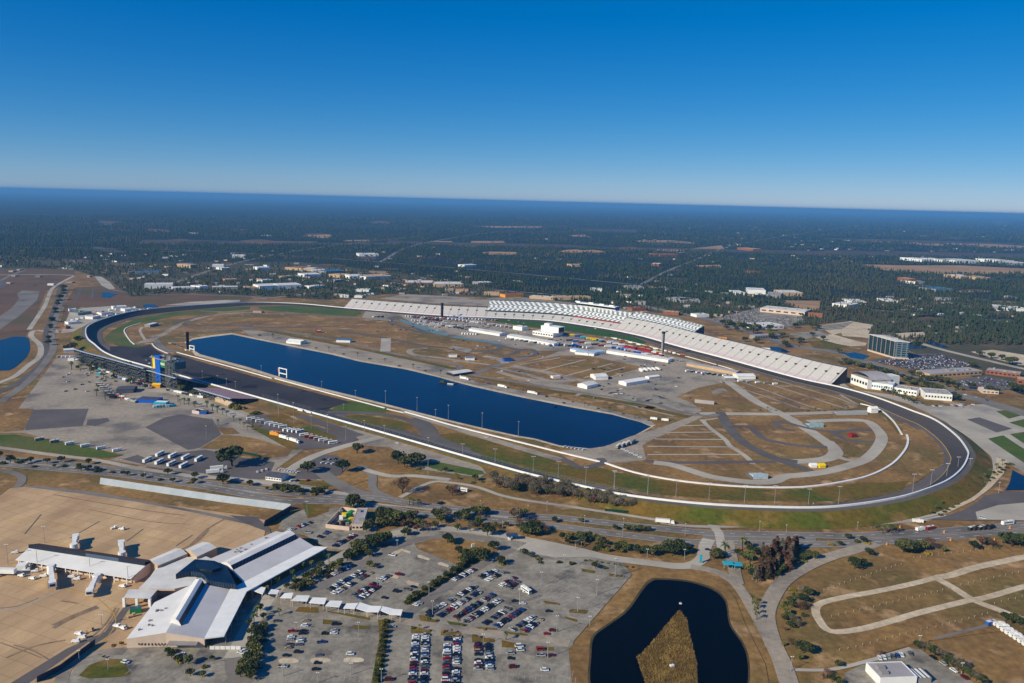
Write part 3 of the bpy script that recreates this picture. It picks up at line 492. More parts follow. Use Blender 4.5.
# catch fence
cf=thing('catch_fence','tall wire catch fence on posts along the near straight outer wall','fence')
ids=span(near(660,500,9),near(262,398.5));mb=MB();acc=0;last=None
for i in ids:
    p=OW[i]
    for z in (2.5,4,5.5): mb.v.append((p.x,p.y,zo(i)+z))
    p0=last;last=p
n=len(ids)
for a in range(n-1):
    for j in range(3):
        A=Vector(mb.v[a*3+j]);B=Vector(mb.v[a*3+3+j])
        mb.tube(A,B,.07,n=3,cap=False)
b0=n*3
part('wire',mb,M_steel,cf)
dist=0;nxt=0;pm=MB().box((0,0,0),(.22,.22,6.4)).mesh('fence_post',M_steel)
for a,b in zip(ids,ids[1:]):
    d=(OW[b]-OW[a]).length;t=0
    while dist+d>nxt and nxt<1000:
        f=(nxt-dist)/d;v=OW[a].lerp(OW[b],f);part('fence_post',pm,None,cf,loc=(v.x,v.y,v.z-.6));nxt+=10.5
    dist+=d
# ------------------------------------------------------------ grandstands
def uvmat(name,fn):
    m=bpy.data.materials.new(name);m.use_nodes=True;N=m.node_tree.nodes;L=m.node_tree.links.new;b=N['Principled BSDF'];b.inputs['Roughness'].default_value=.7
    u=N.new('ShaderNodeUVMap');s=N.new('ShaderNodeSeparateXYZ');L(u.outputs[0],s.inputs[0]);fn(N,L,b,s);return m
def mth(N,L,op,a,b=None):
    x=N.new('ShaderNodeMath');x.operation=op
    for k,v in enumerate((a,b)):
        if v is None: continue
        if isinstance(v,(int,float)): x.inputs[k].default_value=v
        else: L(v,x.inputs[k])
    return x.outputs[0]
def cmix(N,L,f,A,B):
    x=N.new('ShaderNodeMix');x.data_type='RGBA';L(f,x.inputs[0])
    for k,v in ((6,A),(7,B)):
        if isinstance(v,tuple): x.inputs[k].default_value=lin(v)+(1,)
        else: L(v,x.inputs[k])
    return x.outputs[2]
def f_seat(c1,c2,ca):
    def fn(N,L,b,s):
        n=N.new('ShaderNodeTexNoise');n.inputs['Scale'].default_value=.35;n.inputs['Detail'].default_value=4
        g=N.new('ShaderNodeNewGeometry');L(g.outputs['Position'],n.inputs['Vector'])
        r=N.new('ShaderNodeMapRange');r.inputs[1].default_value=.35;r.inputs[2].default_value=.65;L(n.outputs['Fac'],r.inputs[0])
        o=cmix(N,L,r.outputs[0],c1,c2)
        row=mth(N,L,'GREATER_THAN',mth(N,L,'FRACT',mth(N,L,'MULTIPLY',s.outputs['Y'],1/2.6)),.62);o=cmix(N,L,row,o,tuple(int(v*.86) for v in c1))
        a=mth(N,L,'LESS_THAN',mth(N,L,'FRACT',mth(N,L,'MULTIPLY',s.outputs['X'],1/21)),.075);o=cmix(N,L,a,o,ca)
        L(o,b.inputs['Base Color'])
    return fn
M_seats=uvmat('grandstand_seating',f_seat((206,200,194),(188,183,178),(150,142,134)))
M_pinks=uvmat('front_row_seating',f_seat((216,196,196),(196,182,182),(160,150,148)))
def f_check(N,L,b,s):
    # big chequered-flag wave laid out in the colours of the seats
    w=mth(N,L,'ADD',s.outputs['X'],mth(N,L,'MULTIPLY',mth(N,L,'SINE',mth(N,L,'MULTIPLY',s.outputs['Y'],.42)),2.2))
    fx=mth(N,L,'GREATER_THAN',mth(N,L,'FRACT',mth(N,L,'MULTIPLY',w,1/11.0)),.46);fy=mth(N,L,'GREATER_THAN',mth(N,L,'FRACT',mth(N,L,'MULTIPLY',s.outputs['Y'],1/24.0)),.5)
    x=mth(N,L,'ABSOLUTE',mth(N,L,'SUBTRACT',fx,fy));o=cmix(N,L,x,(228,228,224),(124,130,134))
    a=mth(N,L,'LESS_THAN',mth(N,L,'FRACT',mth(N,L,'MULTIPLY',s.outputs['Y'],1/24.0)),.07);o=cmix(N,L,a,o,(120,124,124));L(o,b.inputs['Base Color'])
M_check=uvmat('chequered_seating',f_check)
def deck(name,idx,rails,mats,parent,ends=True):
    """rails: [(outward offset, z)], one material per strip; UV = metres along, metres up the strip"""
    mb=MB();k=len(rails);u=0;us=[];mats=mats if isinstance(mats,list) else [mats]
    for a,i in enumerate(idx):
        if a: u+=(OW[i].xy-OW[idx[a-1]].xy).length
        us.append(u)
        for o,z in rails:
            p=OW[i].xy+ON[i]*o;mb.v.append((p.x,p.y,z))
    vs_=[0]
    for (o0,z0),(o1,z1) in zip(rails,rails[1:]): vs_.append(vs_[-1]+math.hypot(o1-o0,z1-z0))
    uvs=[]
    for a in range(len(idx)-1):
        for j in range(k-1):
            mb.f.append((a*k+j,a*k+j+1,(a+1)*k+j+1,(a+1)*k+j));mb.m.append(min(j,len(mats)-1))
            uvs+=[(us[a],vs_[j]),(us[a],vs_[j+1]),(us[a+1],vs_[j+1]),(us[a+1],vs_[j])]
    me=mb.mesh(name,mats);l=me.uv_layers.new(name='UVMap')
    for d,t in zip(l.data,uvs): d.uv=t
    return put(name,me,parent)
def slab_ends(name,idx,rails,m,parent):
    for i in (idx[0],idx[-1]):
        mb=MB();top=[OW[i].xy+ON[i]*o for o,_ in rails];n=len(rails);b=len(mb.v)
        mb.v+=[(p.x,p.y,z) for p,(_,z) in zip(top,rails)]+[(p.x,p.y,.1) for p in top]
        for j in range(n-1): mb.f.append((b+j,b+j+1,b+n+j+1,b+n+j));mb.m.append(0)
        part(name,mb,m,parent)
def resample(idx,step):
    out=[];d=0;nx=0
    for a,b in zip(idx,idx[1:]):
        L_=(OW[b].xy-OW[a].xy).length
        while nx<d+L_:
            f=(nx-d)/L_;out.append((OW[a].xy.lerp(OW[b].xy,f),ON[a].lerp(ON[b],f).normalized()));nx+=step
        d+=L_
    return out
def vomits(idx,o,z,step,parent,sc=(5,4,2.6)):
    me=MB().box((0,0,0),sc).mesh('entry_portal',M_dark)
    for p,n in resample(idx,step)[1:]:
        c=p+n*o;put('entry_portal',me,parent,(c.x,c.y,z),math.atan2(n.y,n.x)+math.pi/2)
def atx(x,o,z): return min(span(near(485,317),near(900,404,8)),key=lambda i:abs(PIX((*(OW[i].xy+ON[i]*o),z))[0]-x))
iA,iB,iC,iD=near(342,307.3),near(485,317),near(611,329.4),atx(847,46,24)
def lower(label,idx,dp,zt,front=M_pinks,vz=(.55,),fw=9):
    t=thing('grandstand',label,'grandstand')
    rails=[(7,2.2),(7+fw,2.2+fw*.4),(dp,zt)]
    deck('front_rows',idx,rails[:2],front,t);deck('seating',idx,rails[1:],M_seats,t)
    deck('back_wall',idx,[(dp,zt+1.2),(dp+2,zt+1.2),(dp+2,.1)],[M_blueroof,M_greyw],t);slab_ends('end_wall',idx,rails+[(dp+2,zt)],M_dark,t)
    deck('front_wall',idx,[(6.6,.1),(6.6,2.6)],M_white,t)
    for v in vz: vomits(idx,16+(dp-16)*v,6+(zt-6)*v-.8,21,t,(3.6,3,2))
    return t
lower('long grey seating bank on far side of track, left of the checkered upper deck',span(iA,iB),42,19)
lower('shallow lower seating bank below the checkered upper deck, behind the bright green grass',span(iB,iC),30,12,M_seats,(.3,))
lower('long grey seating bank with pink front rows, right of checkered deck towards the bend',span(iC,iD),46,24)
def tower(label,idx,o0,o1,z0,z1,fas):
    t=thing('upper_grandstand',label,'grandstand');deck('seating',idx,[(o0,z0),(o1,z1)],M_check,t)
    deck('fascia',idx,[(o0-.4,z0-2.4),(o0-.4,z0+.6)],fas,t);deck('back_wall',idx,[(o1,z1+1.5),(o1+1.5,z1+1.5),(o1+1.5,.1)],M_greyw,t);slab_ends('end_wall',idx,[(o0,z0),(o1,z1)],M_dark,t);return t
ta=tower('white checkered upper seating deck with the long glass press box on top',span(iB,iC),31,66,14,33,[M_glass])
part_i=span(near(566,322),near(617,330.5));deck('fascia',part_i,[(30.2,12.3),(30.2,14.6)],M_red,ta)['label']='red fascia strip'
tower('white checkered upper seating deck right of the press box, stepped higher behind grey bank',span(iC,atx(703,74,35)),48,74,23,35,[M_glass])
pi=span(atx(578,62,38),atx(617,62,38));pb=thing('press_box','long white press box with a dark window band on top of checkered deck','press box')
deck('body',pi,[(64,32.5),(64,35),(62,35),(62,39),(60,39.3),(60,41),(76,41),(76,24)],[M_white,M_dark,M_glass,M_white,M_white,M_white,M_greyw],pb)
slab_ends('end_panel',pi[:-1]+[pi[-1]],[(62,40.7),(76,40.7)],M_blue,pb)
for p,n in resample(pi,28): c=p+n*68;part('rooftop_unit',MB().box((c.x,c.y,40.9),(12,5,2.2),math.atan2(n.y,n.x)+math.pi/2),M_white,pb)
# ------------------------------------------------------------ backstretch stand on scaffolding
def lattice(mb,pts,h,lev,r=.16,zb=0):
    n=len(pts)
    for p in pts: mb.tube((p[0],p[1],zb),(p[0],p[1],h),r,n=4,cap=False)
    k=int((h-zb)/lev)
    for j in range(k+1):
        z=zb+(h-zb)*j/max(k,1)
        for a in range(n):
            b=(a+1)%n
            if n==2 and a: break
            mb.tube((*pts[a],z),(*pts[b],z),r*.8,n=3,cap=False)
            if j<k: 
                z2=zb+(h-zb)*(j+1)/k;A,B=(a,b) if j%2 else (b,a)
                mb.tube((*pts[A],z),(*pts[B],z2),r*.6,n=3,cap=False)
def backstand(label,a,b,dp,zt,seatm):
    idx=span(near(*b),near(*a));t=thing('scaffold_grandstand',label,'grandstand');z0=2.5
    if len(idx)<2: print('SHORT',label,idx)
    deck('seating',idx,[(6,z0),(dp,zt),(dp+.1,zt-.8),(6.2,z0-.6)],[seatm,M_steel,M_dark],t)  # deck underside coloured dark for the shadowed interior
    deck('top_walkway',idx,[(dp,zt+.05),(dp+2.6,zt+.05),(dp+2.6,zt-.5)],mat('walkway_blue',(176,190,206),(160,174,190),.2),t)
    mb=MB();rs=resample(idx,6.5);rows=[.35,.7,1.0]
    for fi,f in enumerate(rows):
        o=6+(dp-6)*f;zz=z0+(zt-z0)*f-.7
        ps=[tuple((p+n*o)) for p,n in rs]
        for q_,(A,B) in enumerate(zip(ps,ps[1:])):
            if f==1.0 or q_%2==0: lattice(mb,[A,B],zz,3.2,.17)
    for p,n in rs[::2]:
        A=p+n*(6+(dp-6)*.35);B=p+n*dp;mb.tube((B.x,B.y,.2),(A.x,A.y,z0+(zt-z0)*.35),.14,n=3,cap=False)
    part('scaffold',mb,M_steel,t)
    for z in (4.2,8.4,12.6,16.8):
        if z<zt-3: deck('added_shade_floor',idx,[(6+(dp-6)*max(.45,(z+1)/zt),z),(dp+.3,z),(dp+.3,z+.45)],[M_dark,M_steel],t)  # dark floors added to give the stand its interior shadow
    deck('shade_backing',idx,[(6+(dp-6)*.62,.1),(6+(dp-6)*.62,z0+(zt-z0)*.62-.8)],M_dark,t)  # dark sheet added in place of the shaded space under the seats
    for j,(p,n) in enumerate(rs[2::5]):   # stair flights on the back face
        mb=MB();d=Vector((-n.y,n.x));zz=0;s=1
        while zz<zt-3:
            A=p+n*(dp+1.2)-d*3*s;B=p+n*(dp+1.2)+d*3*s
            mb.quad((*(A-n*.9),zz),(*(A+n*.9),zz),(*(B+n*.9),zz+3),(*(B-n*.9),zz+3));zz+=3;s=-s
        part('stair_flight',mb,mat('stair_blue',(96,104,124),(80,88,106),.3),t)
    return t
M_bseat=uvmat('backstretch_seating',f_seat((150,152,160),(134,136,146),(100,100,104)))
backstand('long dark scaffold grandstand with pale top walkway, left of blue and yellow tower',(114,355.2),(178,374.4),54,22,M_bseat)
backstand('dark scaffold grandstand section just right of the blue and yellow tower',(180,375),(216,385.2),50,19,M_bseat)
M_rseat=uvmat('red_white_seating',f_seat((176,120,120),(190,170,168),(120,100,100)))
backstand('low scaffold grandstand with reddish rows at right end of backstretch stands',(218,385.8),(262,398.2),44,10,M_rseat)
# the tall tower among the stands
dS=(OW[near(180,375)].xy-OW[near(250,395)].xy).normalized()*-1    # along the stands, towards the right
nS=ON[near(200,380)]
tb=P(157,386,0);tw=thing('viewing_tower','tall steel viewing tower with blue and yellow panels amid the backstretch stands','tower',(tb.x,tb.y,.2))
def T2(a,b): return (dS*a+nS*-b).to_tuple()    # a metres along, b metres towards the track
def tpart(name,mb,m,l=None): return part(name,mb,m,tw,l)
mb=MB()
for a0,b0 in ((-15,2),(-9,2),(-9,11),(24,0),(31,0),(24,9),(31,9),(2,13),(12,13)): lattice(mb,[T2(a0,b0),T2(a0+4,b0),T2(a0+4,b0+4),T2(a0,b0+4)],38,3.5,.22)
tpart('steel_frame',mb,M_pole)
ang=math.atan2(dS.y,dS.x)
mb=MB().box((*T2(4.5,1.5),0),(13,3.5,43),ang);tpart('blue_panel',mb,M_blue)
mb=MB().box((*T2(-4.8,.6),24),(6.8,1.2,15.5),ang);tpart('yellow_panel',mb,M_yellow)
mb=MB().box((*T2(16.5,1.2),28),(12,1,9.5),ang);tpart('green_panel',mb,M_greens,'green banner with pale lettering')
for k in range(4): tpart('banner_letter',MB().box((*T2(12.6+k*2.6,.55),31),(1.5,.15,3.4),ang),M_white)
tpart('roof_deck',MB().box((*T2(8,9),38.3),(44,20,1),ang),M_greyw)
for k in range(9): tpart('rooftop_unit',MB().box((*T2(-11+k*5,2+(k%3)*6),39.3),(2.5,3,1.6),ang),M_greyw)
mb=MB().box((*T2(31,14),27),(13,16,10),ang);tpart('glass_cabin',mb,M_teal)
for k in range(4): tpart('floor_slab',MB().box((*T2(12,8),6+k*8),(40,16,.5),ang),M_dark)
# ------------------------------------------------------------ scoring pylons and gantry
def pylon(px,py,h,wd,label,cap,m=M_dark):
    p=G(px,py);t=thing('scoring_pylon',label,'pylon',p,.6);part('shaft',MB().box((0,0,0),(wd,wd*.8,h)),m,t);part('head',MB().box((0,0,h),(wd*1.25,wd,h*.09)),cap,t);part('base',MB().box((0,0,0),(wd*2,wd*2,1.5)),M_white,t)
pylon(188,350.5,29,4.2,'tall dark red and black pylon at the left tip of the lake',M_red,mat('pylon_black',(46,28,34),(36,26,30),.2))
pylon(442,318,31,4.6,'dark scoring pylon in front of the far grey bank, left of pits',M_dark)
pylon(662.3,355,38,4.2,'slender grey scoring pylon beside the front straight near red tents',M_dark,M_greyw)
def gantry(px,py,px2,py2,h,label,sign):
    a,b=G(px,py),G(px2,py2);t=thing('steel_gantry',label,'gantry',a);v=Vector((b.x-a.x,b.y-a.y,0));d=v.normalized();n=Vector((-d.y,d.x,0))
    for p in (Vector((0,0,0)),v): part('leg',MB().box(p.to_tuple(),(1.4,1.4,h),math.atan2(d.y,d.x)),M_white,t)
    r=math.atan2(d.y,d.x)
    for z in (h,h*.4): part('crossbeam',MB().box((v.x/2,v.y/2,z-.6),(v.length+1.4,1.2,1.2),r),M_white,t)
    if sign: part('sign_board',MB().box((-d.x*2.4,-d.y*2.4,h-6),(3,.6,5.5),r),M_red,t,'red and white square board')
gantry(279.5,376.5,287,378.3,12.5,'white steel gantry carrying a small red board on near shore of lake',1)
gantry(190,351,194.5,351.8,9,'small white steel gantry at foot of the dark red pylon',0)
# ------------------------------------------------------------ airport terminal
tr=P(*f2([(330,420)])[0]);tm=thing('airport_terminal','white roofed airport terminal of two angled halls around a dark glass atrium','airport terminal',(tr.x,tr.y,0))
def PP(f,x,y,z):
    a=f([(x,y)])[0];return P(a[0],a[1],z)
def tfaces(name,faces,m,label=None,thick=0):
    mb=MB()
    for f in faces:
        pts=[v-tr.xy.to_3d() for v in f];n=len(pts);mb.add(pts,[tuple(range(n))])
    return part(name,mb,m,tm,label)
def drop(edges,m,name,z=.1):
    mb=MB()
    for e in edges:
        for a,b in zip(e,e[1:]):
            A=a-tr.xy.to_3d();B=b-tr.xy.to_3d();mb.quad((A.x,A.y,z),(B.x,B.y,z),B,A)
    part(name,mb,m,tm)
ze,zr=6,9
NL=PP(f2,110,498,ze);NP=PP(f2,275,472,zr);NR=PP(f2,437,497,ze);FL=PP(f2,228,345,ze);FP=PP(f2,400,262,zr);FR=PP(f2,545,290,ze);S1=PP(f2,520,487,ze+.2);S2=PP(f2,614,301,ze+.2)
dA=(FP-NP).xy;angA=math.degrees(math.atan2(dA.y,dA.x))
M_rA=stripes('standing_seam_a',(236,232,228),(214,210,208),angA+90,1.6,.86);M_rA2=stripes('standing_seam_shaded',(206,202,202),(188,184,186),angA+90,1.6,.86)  # one roof in two tones, the east slope's shade put into its colour
tfaces('hall_roof',[[NL,NP,FP,FL]],M_rA,'west slope of the nearer hall, coloured bright as sunlit');tfaces('hall_roof',[[NP,NR,FR,FP]],M_rA2,'east slope of the nearer hall, coloured greyer as shaded')
up=Vector((0,0,.35));tfaces('kerbside_canopy',[[NR+up,S1+up,S2+up,FR+up],[S1-up,NR-up,FR-up,S2-up],[NR-up,S1-up,S1+up,NR+up],[S1-up,S2-up,S2+up,S1+up]],M_white)
drop([[FL,NL,NP,NR,FR]],M_beige,'hall_wall')
for k in range(12):
    mb=MB();a=NL.lerp(NR,.16+k*.042);n=(NR-NL).xy.normalized();b=a-tr.xy.to_3d();mb.box((b.x+n.y*.1,b.y-n.x*.1,2.2),(.9,.1,1.1),math.atan2(n.y,n.x))
    part('wall_opening',mb,M_dark,tm)
def monitor(L0,R0_,L1,R1,h,name='roof_monitor'):
    A0=L0.lerp(R0_,.55);A1=L1.lerp(R1,.55)
    t0,t1=A0+Vector((0,0,h)),A1+Vector((0,0,h));m0,m1=L0.lerp(R0_,.2)+Vector((0,0,h*.66)),L1.lerp(R1,.2)+Vector((0,0,h*.66));g0,g1_=L0.lerp(R0_,.8)+Vector((0,0,h*.75)),L1.lerp(R1,.8)+Vector((0,0,h*.75))
    tfaces(name,[[L0,m0,m1,L1],[m0,t0,t1,m1],[t0,g0,g1_,t1],[L0,R0_,g0,t0,m0],[R1,L1,m1,t1,g1_]],M_rA)
    tfaces('monitor_glazing',[[g0,R0_,R1,g1_]],M_glazeband)
M_glazeband=stripes('glazing_bars',(26,44,66),(70,88,104),angA,1.8,.86,.25)
monitor(PP(f2,290,432,8.4),PP(f2,340,443,8.2),PP(f2,392,258,8.4),PP(f2,440,272,8.2),3.6)
# hall B
q1,q2,q3,q4=PP(f2,452,166,ze),PP(f2,540,200,zr),P(295,534.5,zr),P(276,531.2,ze)
r1,r2,r3=PP(f2,600,262,ze),P(314.5,546.5,ze),P(328,547.4,ze+.2)
dB=(q3-q2).xy;angB=math.degrees(math.atan2(dB.y,dB.x))
M_rB=stripes('standing_seam_c',(210,206,206),(192,188,190),angB+90,1.6,.86)
tfaces('hall_roof',[[q1,q2,q3,q4]],M_rB,'grey slope of the farther hall facing the apron');tfaces('hall_roof',[[q2,r1,r2,q3]],M_rB,'grey slope of the farther hall facing the car park')
b1=PP(f2,575,266,ze+.2);tfaces('kerbside_canopy',[[FR+up,S2+up,r3+up,r2+up],[S2-up,FR-up,r2-up,r3-up],[S2-up,r3-up,r3+up,S2+up],[r3-up,r2-up,r2+up,r3+up]],M_white)
drop([[r1,r2,q3,q4,q1]],M_beige,'hall_wall')
monitor(PP(f2,500,185,8.4),PP(f2,560,212,8),PP(f4,285,205,8.4),PP(f4,372,250,8),3.8)
# canopy columns
for k in range(9):
    for A,B in ((S1,S2),(S2,r3)):
        p=A.lerp(B,(k+.5)/9)-tr.xy.to_3d();part('canopy_column',MB().tube((p.x,p.y,0),(p.x,p.y,ze),.35,n=6),M_greyw,tm) if k%2==0 else None
# centre block, atrium and pitched annexes
z5=K(130,530,8.533)
def zpoly(pts,z): return [tuple((PP(z5,x,y,z)-tr.xy.to_3d()).xy) for x,y in pts]
part('centre_block',MB().prism(zpoly([(75,495),(170,400),(235,305),(440,232),(650,225),(800,290),(850,470),(600,478),(300,490),(150,505)],5.6),0,5.6,0,mc=1),[M_beige,M_roofw],tm)
part('centre_block',MB().prism(zpoly([(190,455),(150,500),(380,500),(590,455),(560,400),(420,400)],7),5.5,7,0,mc=1),[M_beige,M_roofw],tm,'raised white step beside the nearer hall')
at=[(390,378),(555,248),(720,262),(812,300),(835,330),(905,462),(800,450),(660,425),(640,392),(600,362),(520,352),(440,368)]
part('atrium_roof',MB().prism(zpoly(at,10.5),7,10.5,1,mc=0),[mat('skylight_dark',(18,34,52),(12,24,40),.2,rough=.3,spec=.5),M_glazeband],tm)
part('atrium_lantern',MB().prism(zpoly([(560,290),(640,268),(720,290),(780,320),(700,345),(600,335)],12),10.4,12.2,0),[M_glass],tm)
for pts,lab in (([(140,265),(390,155),(490,200),(235,305)],'white pitched annex roof next to the concourse'),([(465,170),(620,100),(740,150),(570,228)],'white pitched annex roof on the apron side')):
    z=7.5;a,b,c,d=[PP(z5,x,y,z) for x,y in pts];m1,m2=a.lerp(d,.5)+Vector((0,0,1.6)),b.lerp(c,.5)+Vector((0,0,1.6))
    tfaces('annex_roof',[[a,m1,m2,b],[m1,d,c,m2]],M_roofw,lab);drop([[a,m1,d,c,m2,b,a]],M_tanw,'annex_wall')
# service porch at the west side of the nearer hall
a,b,c,d=[PP(f2,x,y,6.5) for x,y in ((100,325),(120,290),(240,292),(208,330))];tfaces('porch_roof',[[a,d,c,b]],M_roofw);drop([[d,c,b]],M_greyw,'porch_wall')
for p in (a,d,a.lerp(d,.5)): v=p-tr.xy.to_3d();part('porch_column',MB().box((v.x,v.y,0),(1.6,1.6,6.3)),M_white,tm)
a=PP(f2,150,388,0)-tr.xy.to_3d();part('service_hut',MB().box((a.x,a.y,0),(6.5,4.5,3.6),.4,0,1),[M_greens,M_teal],tm)
a=PP(f2,352,535,0)-tr.xy.to_3d();part('porch_roof',MB().box((a.x,a.y,3.6),(17,7,.5),.05),M_greyw,tm,'mottled flat entrance canopy at the near end')
# ------------------------------------------------------------ concourse
NLc,NRc=PP(f1,65,166,5),PP(f1,548,246,5);HL,HR=PP(f1,120,118,8),PP(f1,608,192,8)
cc=thing('airport_concourse','long low concourse with white shed roof and dark clerestory reaching across the apron','concourse',(NLc.x,NLc.y,0));tr_=tr;tm_=tm;tr=cc.location.copy();tm=cc
TL,TR=HL+Vector((0,0,2.8)),HR+Vector((0,0,2.8));ax=(NRc-NLc).xy.normalized();bk=Vector((-ax.y,ax.x,0))
BL,BR=TL+bk*9-Vector((0,0,3)),TR+bk*9-Vector((0,0,3))
dC=(NRc-NLc).xy;M_rC=stripes('standing_seam_d',(232,228,224),(212,208,206),math.degrees(math.atan2(dC.y,dC.x)),1.5,.88)
tfaces('shed_roof',[[NLc,NRc,HR,HL],[HL-up,HR-up,NRc-up,NLc-up],[NLc-up,NRc-up,NRc,NLc],[NRc-up,HR-up,HR,NRc]],M_rC)
tfaces('clerestory',[[HL,HR,TR,TL]],stripes('clerestory_panes',(30,40,58),(74,88,110),math.degrees(math.atan2(dC.y,dC.x)),1.3,.72,.3));tfaces('rear_roof',[[TL,TR,BR,BL]],mat('rear_roof_brown',(94,70,62),(78,60,54),.2))
iw=bk*3.2-Vector((0,0,.4));drop([[HL,NLc+iw,NRc+iw,HR,BR,BL,HL]],M_beige,'concourse_wall')
drop([[HL,TL,BL]],M_dark,'end_gable')
for k in range(26):
    mb=MB();p=NLc.lerp(NRc,(k+.7)/27)+bk*3-tr.xy.to_3d();mb.box((p.x,p.y,1.6),(2.6,.15,1.8),math.atan2(ax.y,ax.x))
    part('window',mb,M_glass,cc)
for k in range(10):
    p=NLc.lerp(NRc,(k+.2)/9.6)+bk*.6-tr.xy.to_3d();part('roof_column',MB().box((p.x,p.y,0),(.6,.6,4.6)),M_white,cc)
v=PP(f1,95,210,0)-tr.xy.to_3d();part('lower_block',MB().box((v.x,v.y,0),(6,6,4.6),.2),M_white,cc)
tr=tr_;tm=tm_
def jetbridge(f,a,b,label,h=4.2):
    A=PP(f,*a,h);B=PP(f,*b,h);d=(B-A).xy;L_=d.length;d.normalize();r=math.atan2(d.y,d.x)
    t=thing('jet_bridge',label,'jet bridge',(A.x,A.y,.15),r,'jet bridges of the concourse')
    part('tunnel',MB().box((L_*.33,0,h-1.4),(L_*.7,2.6,2.8)).box((L_*.72,0,h-1.6),(L_*.5,3.1,3.2)),M_white,t)
    part('cab',MB().box((L_,0,h-1.7),(4.6,4.4,3.6)),M_white,t);part('cab_window',MB().box((L_+2.4,0,h-.8),(.3,3.2,1.6)),M_dark,t)
    part('rotunda',MB().tube((0,0,0),(0,0,h+1.6),2.6,n=12),M_white,t)
    part('drive_column',MB().box((L_*.8,1.3,.8),(.6,.5,h-2)).box((L_*.8,-1.3,.8),(.6,.5,h-2)).box((L_*.8,0,.8),(.8,3.2,.5)),M_steel,t)
    for s in(-1,1): part('wheel',MB().tube((L_*.8,s*1.5,.55),(L_*.8,s*1.1,.55),.55,n=10),M_rub,t)
    mb=MB();mb.quad((L_*.9,-2.6,.1),(L_*.9,-1.7,.1),(L_*.6,-1.7,h-1.4),(L_*.6,-2.6,h-1.4));part('service_stair',mb,M_steel,t)
jetbridge(f1,(213,198),(219,268),'white jet bridge left of two on the near side of concourse')
jetbridge(f1,(405,238),(376,300),'angled white jet bridge right of two on the near side of concourse')
jetbridge(f1,(309,108),(317,72),'white jet bridge left of two beyond the concourse, on apron side')
jetbridge(f1,(510,142),(508,98),'white jet bridge right of two beyond the concourse, near annex roofs')
A,B=PP(f1,66,186,4.5),PP(f1,-60,232,4.5);t=thing('elevated_walkway','white elevated walkway leaving the left end of the concourse','walkway',(A.x,A.y,.15));v=B-A;r=math.atan2(v.y,v.x);part('tunnel',MB().box((v.x/2,v.y/2,2.4),(v.xy.length,3.4,3)),M_white,t)
for k in range(5): part('support',MB().box((v.x*k/5,v.y*k/5,0),(.8,2.2,2.4),r),M_greyw,t)
# ------------------------------------------------------------ walkway canopies
CAN=[[(75,65),(105,38),(165,50),(145,92)],[(180,88),(200,60),(252,65),(240,90)],[(255,115),(285,85),(342,82),(330,117)],[(325,132),(365,98),(447,100),(430,137)],[(440,147),(465,112),(557,115),(540,154)],[(545,167),(575,132),(657,135),(635,174)],[(660,182),(682,150),(757,148),(735,184)],[(737,180),(767,143),(837,165),(815,205)],[(810,205),(832,165),(907,168),(887,206)],[(887,190),(909,167),(982,185),(962,222)],[(962,222),(982,186),(1042,190),(1030,226)]]
whr=['beside the terminal corner','second out from the terminal, partly behind palms','third out from the terminal','fourth out from the terminal','fifth out from the terminal, above the brown hedge bed','sixth out from the terminal','seventh out from the terminal','eighth out, dipping to the right','fourth from the car park end','next to last towards the central lot','at the car park end beside the long hedge']
for k,(c_,w_) in enumerate(zip(CAN,whr)):
    z=[4.6,4.4] if k%2 else [4.5,4.9];pts=[PP(f3,*c_[0],z[0]),PP(f3,*c_[1],z[0]),PP(f3,*c_[2],z[1]),PP(f3,*c_[3],z[1])];o=sum(pts,Vector())/4;o.z=.15
    t=thing('walkway_canopy',f'white tilted canopy roof {w_}','canopy',o,0,'white canopies over the terminal walkway')
    lp_=[p-Vector((o.x,o.y,0)) for p in pts];dn=Vector((0,0,-.3));m_=lp_[0].lerp(lp_[3],.5)+Vector((0,0,.5));m2=lp_[1].lerp(lp_[2],.5)+Vector((0,0,.5))
    mb=MB();a,b,c,d=lp_;mb.quad(a,d,c,b);mb.quad(b+dn,c+dn,d+dn,a+dn)
    for e,g in ((a,d),(d,c),(c,b),(b,a)): mb.quad(e+dn,g+dn,g,e)
    part('roof',mb,M_white,t)
    for p in lp_:
        p2=p.lerp(sum(lp_,Vector())/4,.18);part('post',MB().tube((p2.x,p2.y,0),(p2.x,p2.y,p2.z-.2),.22,n=6),M_beige,t)
# roof plant of the terminal
RV=random.Random(8)
for k in range(16):
    a,b=(NL.lerp(FL,RV.uniform(.1,.9)),NP.lerp(FP,RV.uniform(.1,.9))) if k%2 else (q1.lerp(q4,RV.uniform(.1,.9)),q2.lerp(q3,RV.uniform(.1,.9)))
    p=a.lerp(b,RV.uniform(.15,.6))-tr.xy.to_3d();part('roof_vent',MB().box((p.x,p.y,p.z-.2),(RV.uniform(.8,2),RV.uniform(.8,1.6),RV.uniform(.8,1.3)),.5),M_greyw,tm)
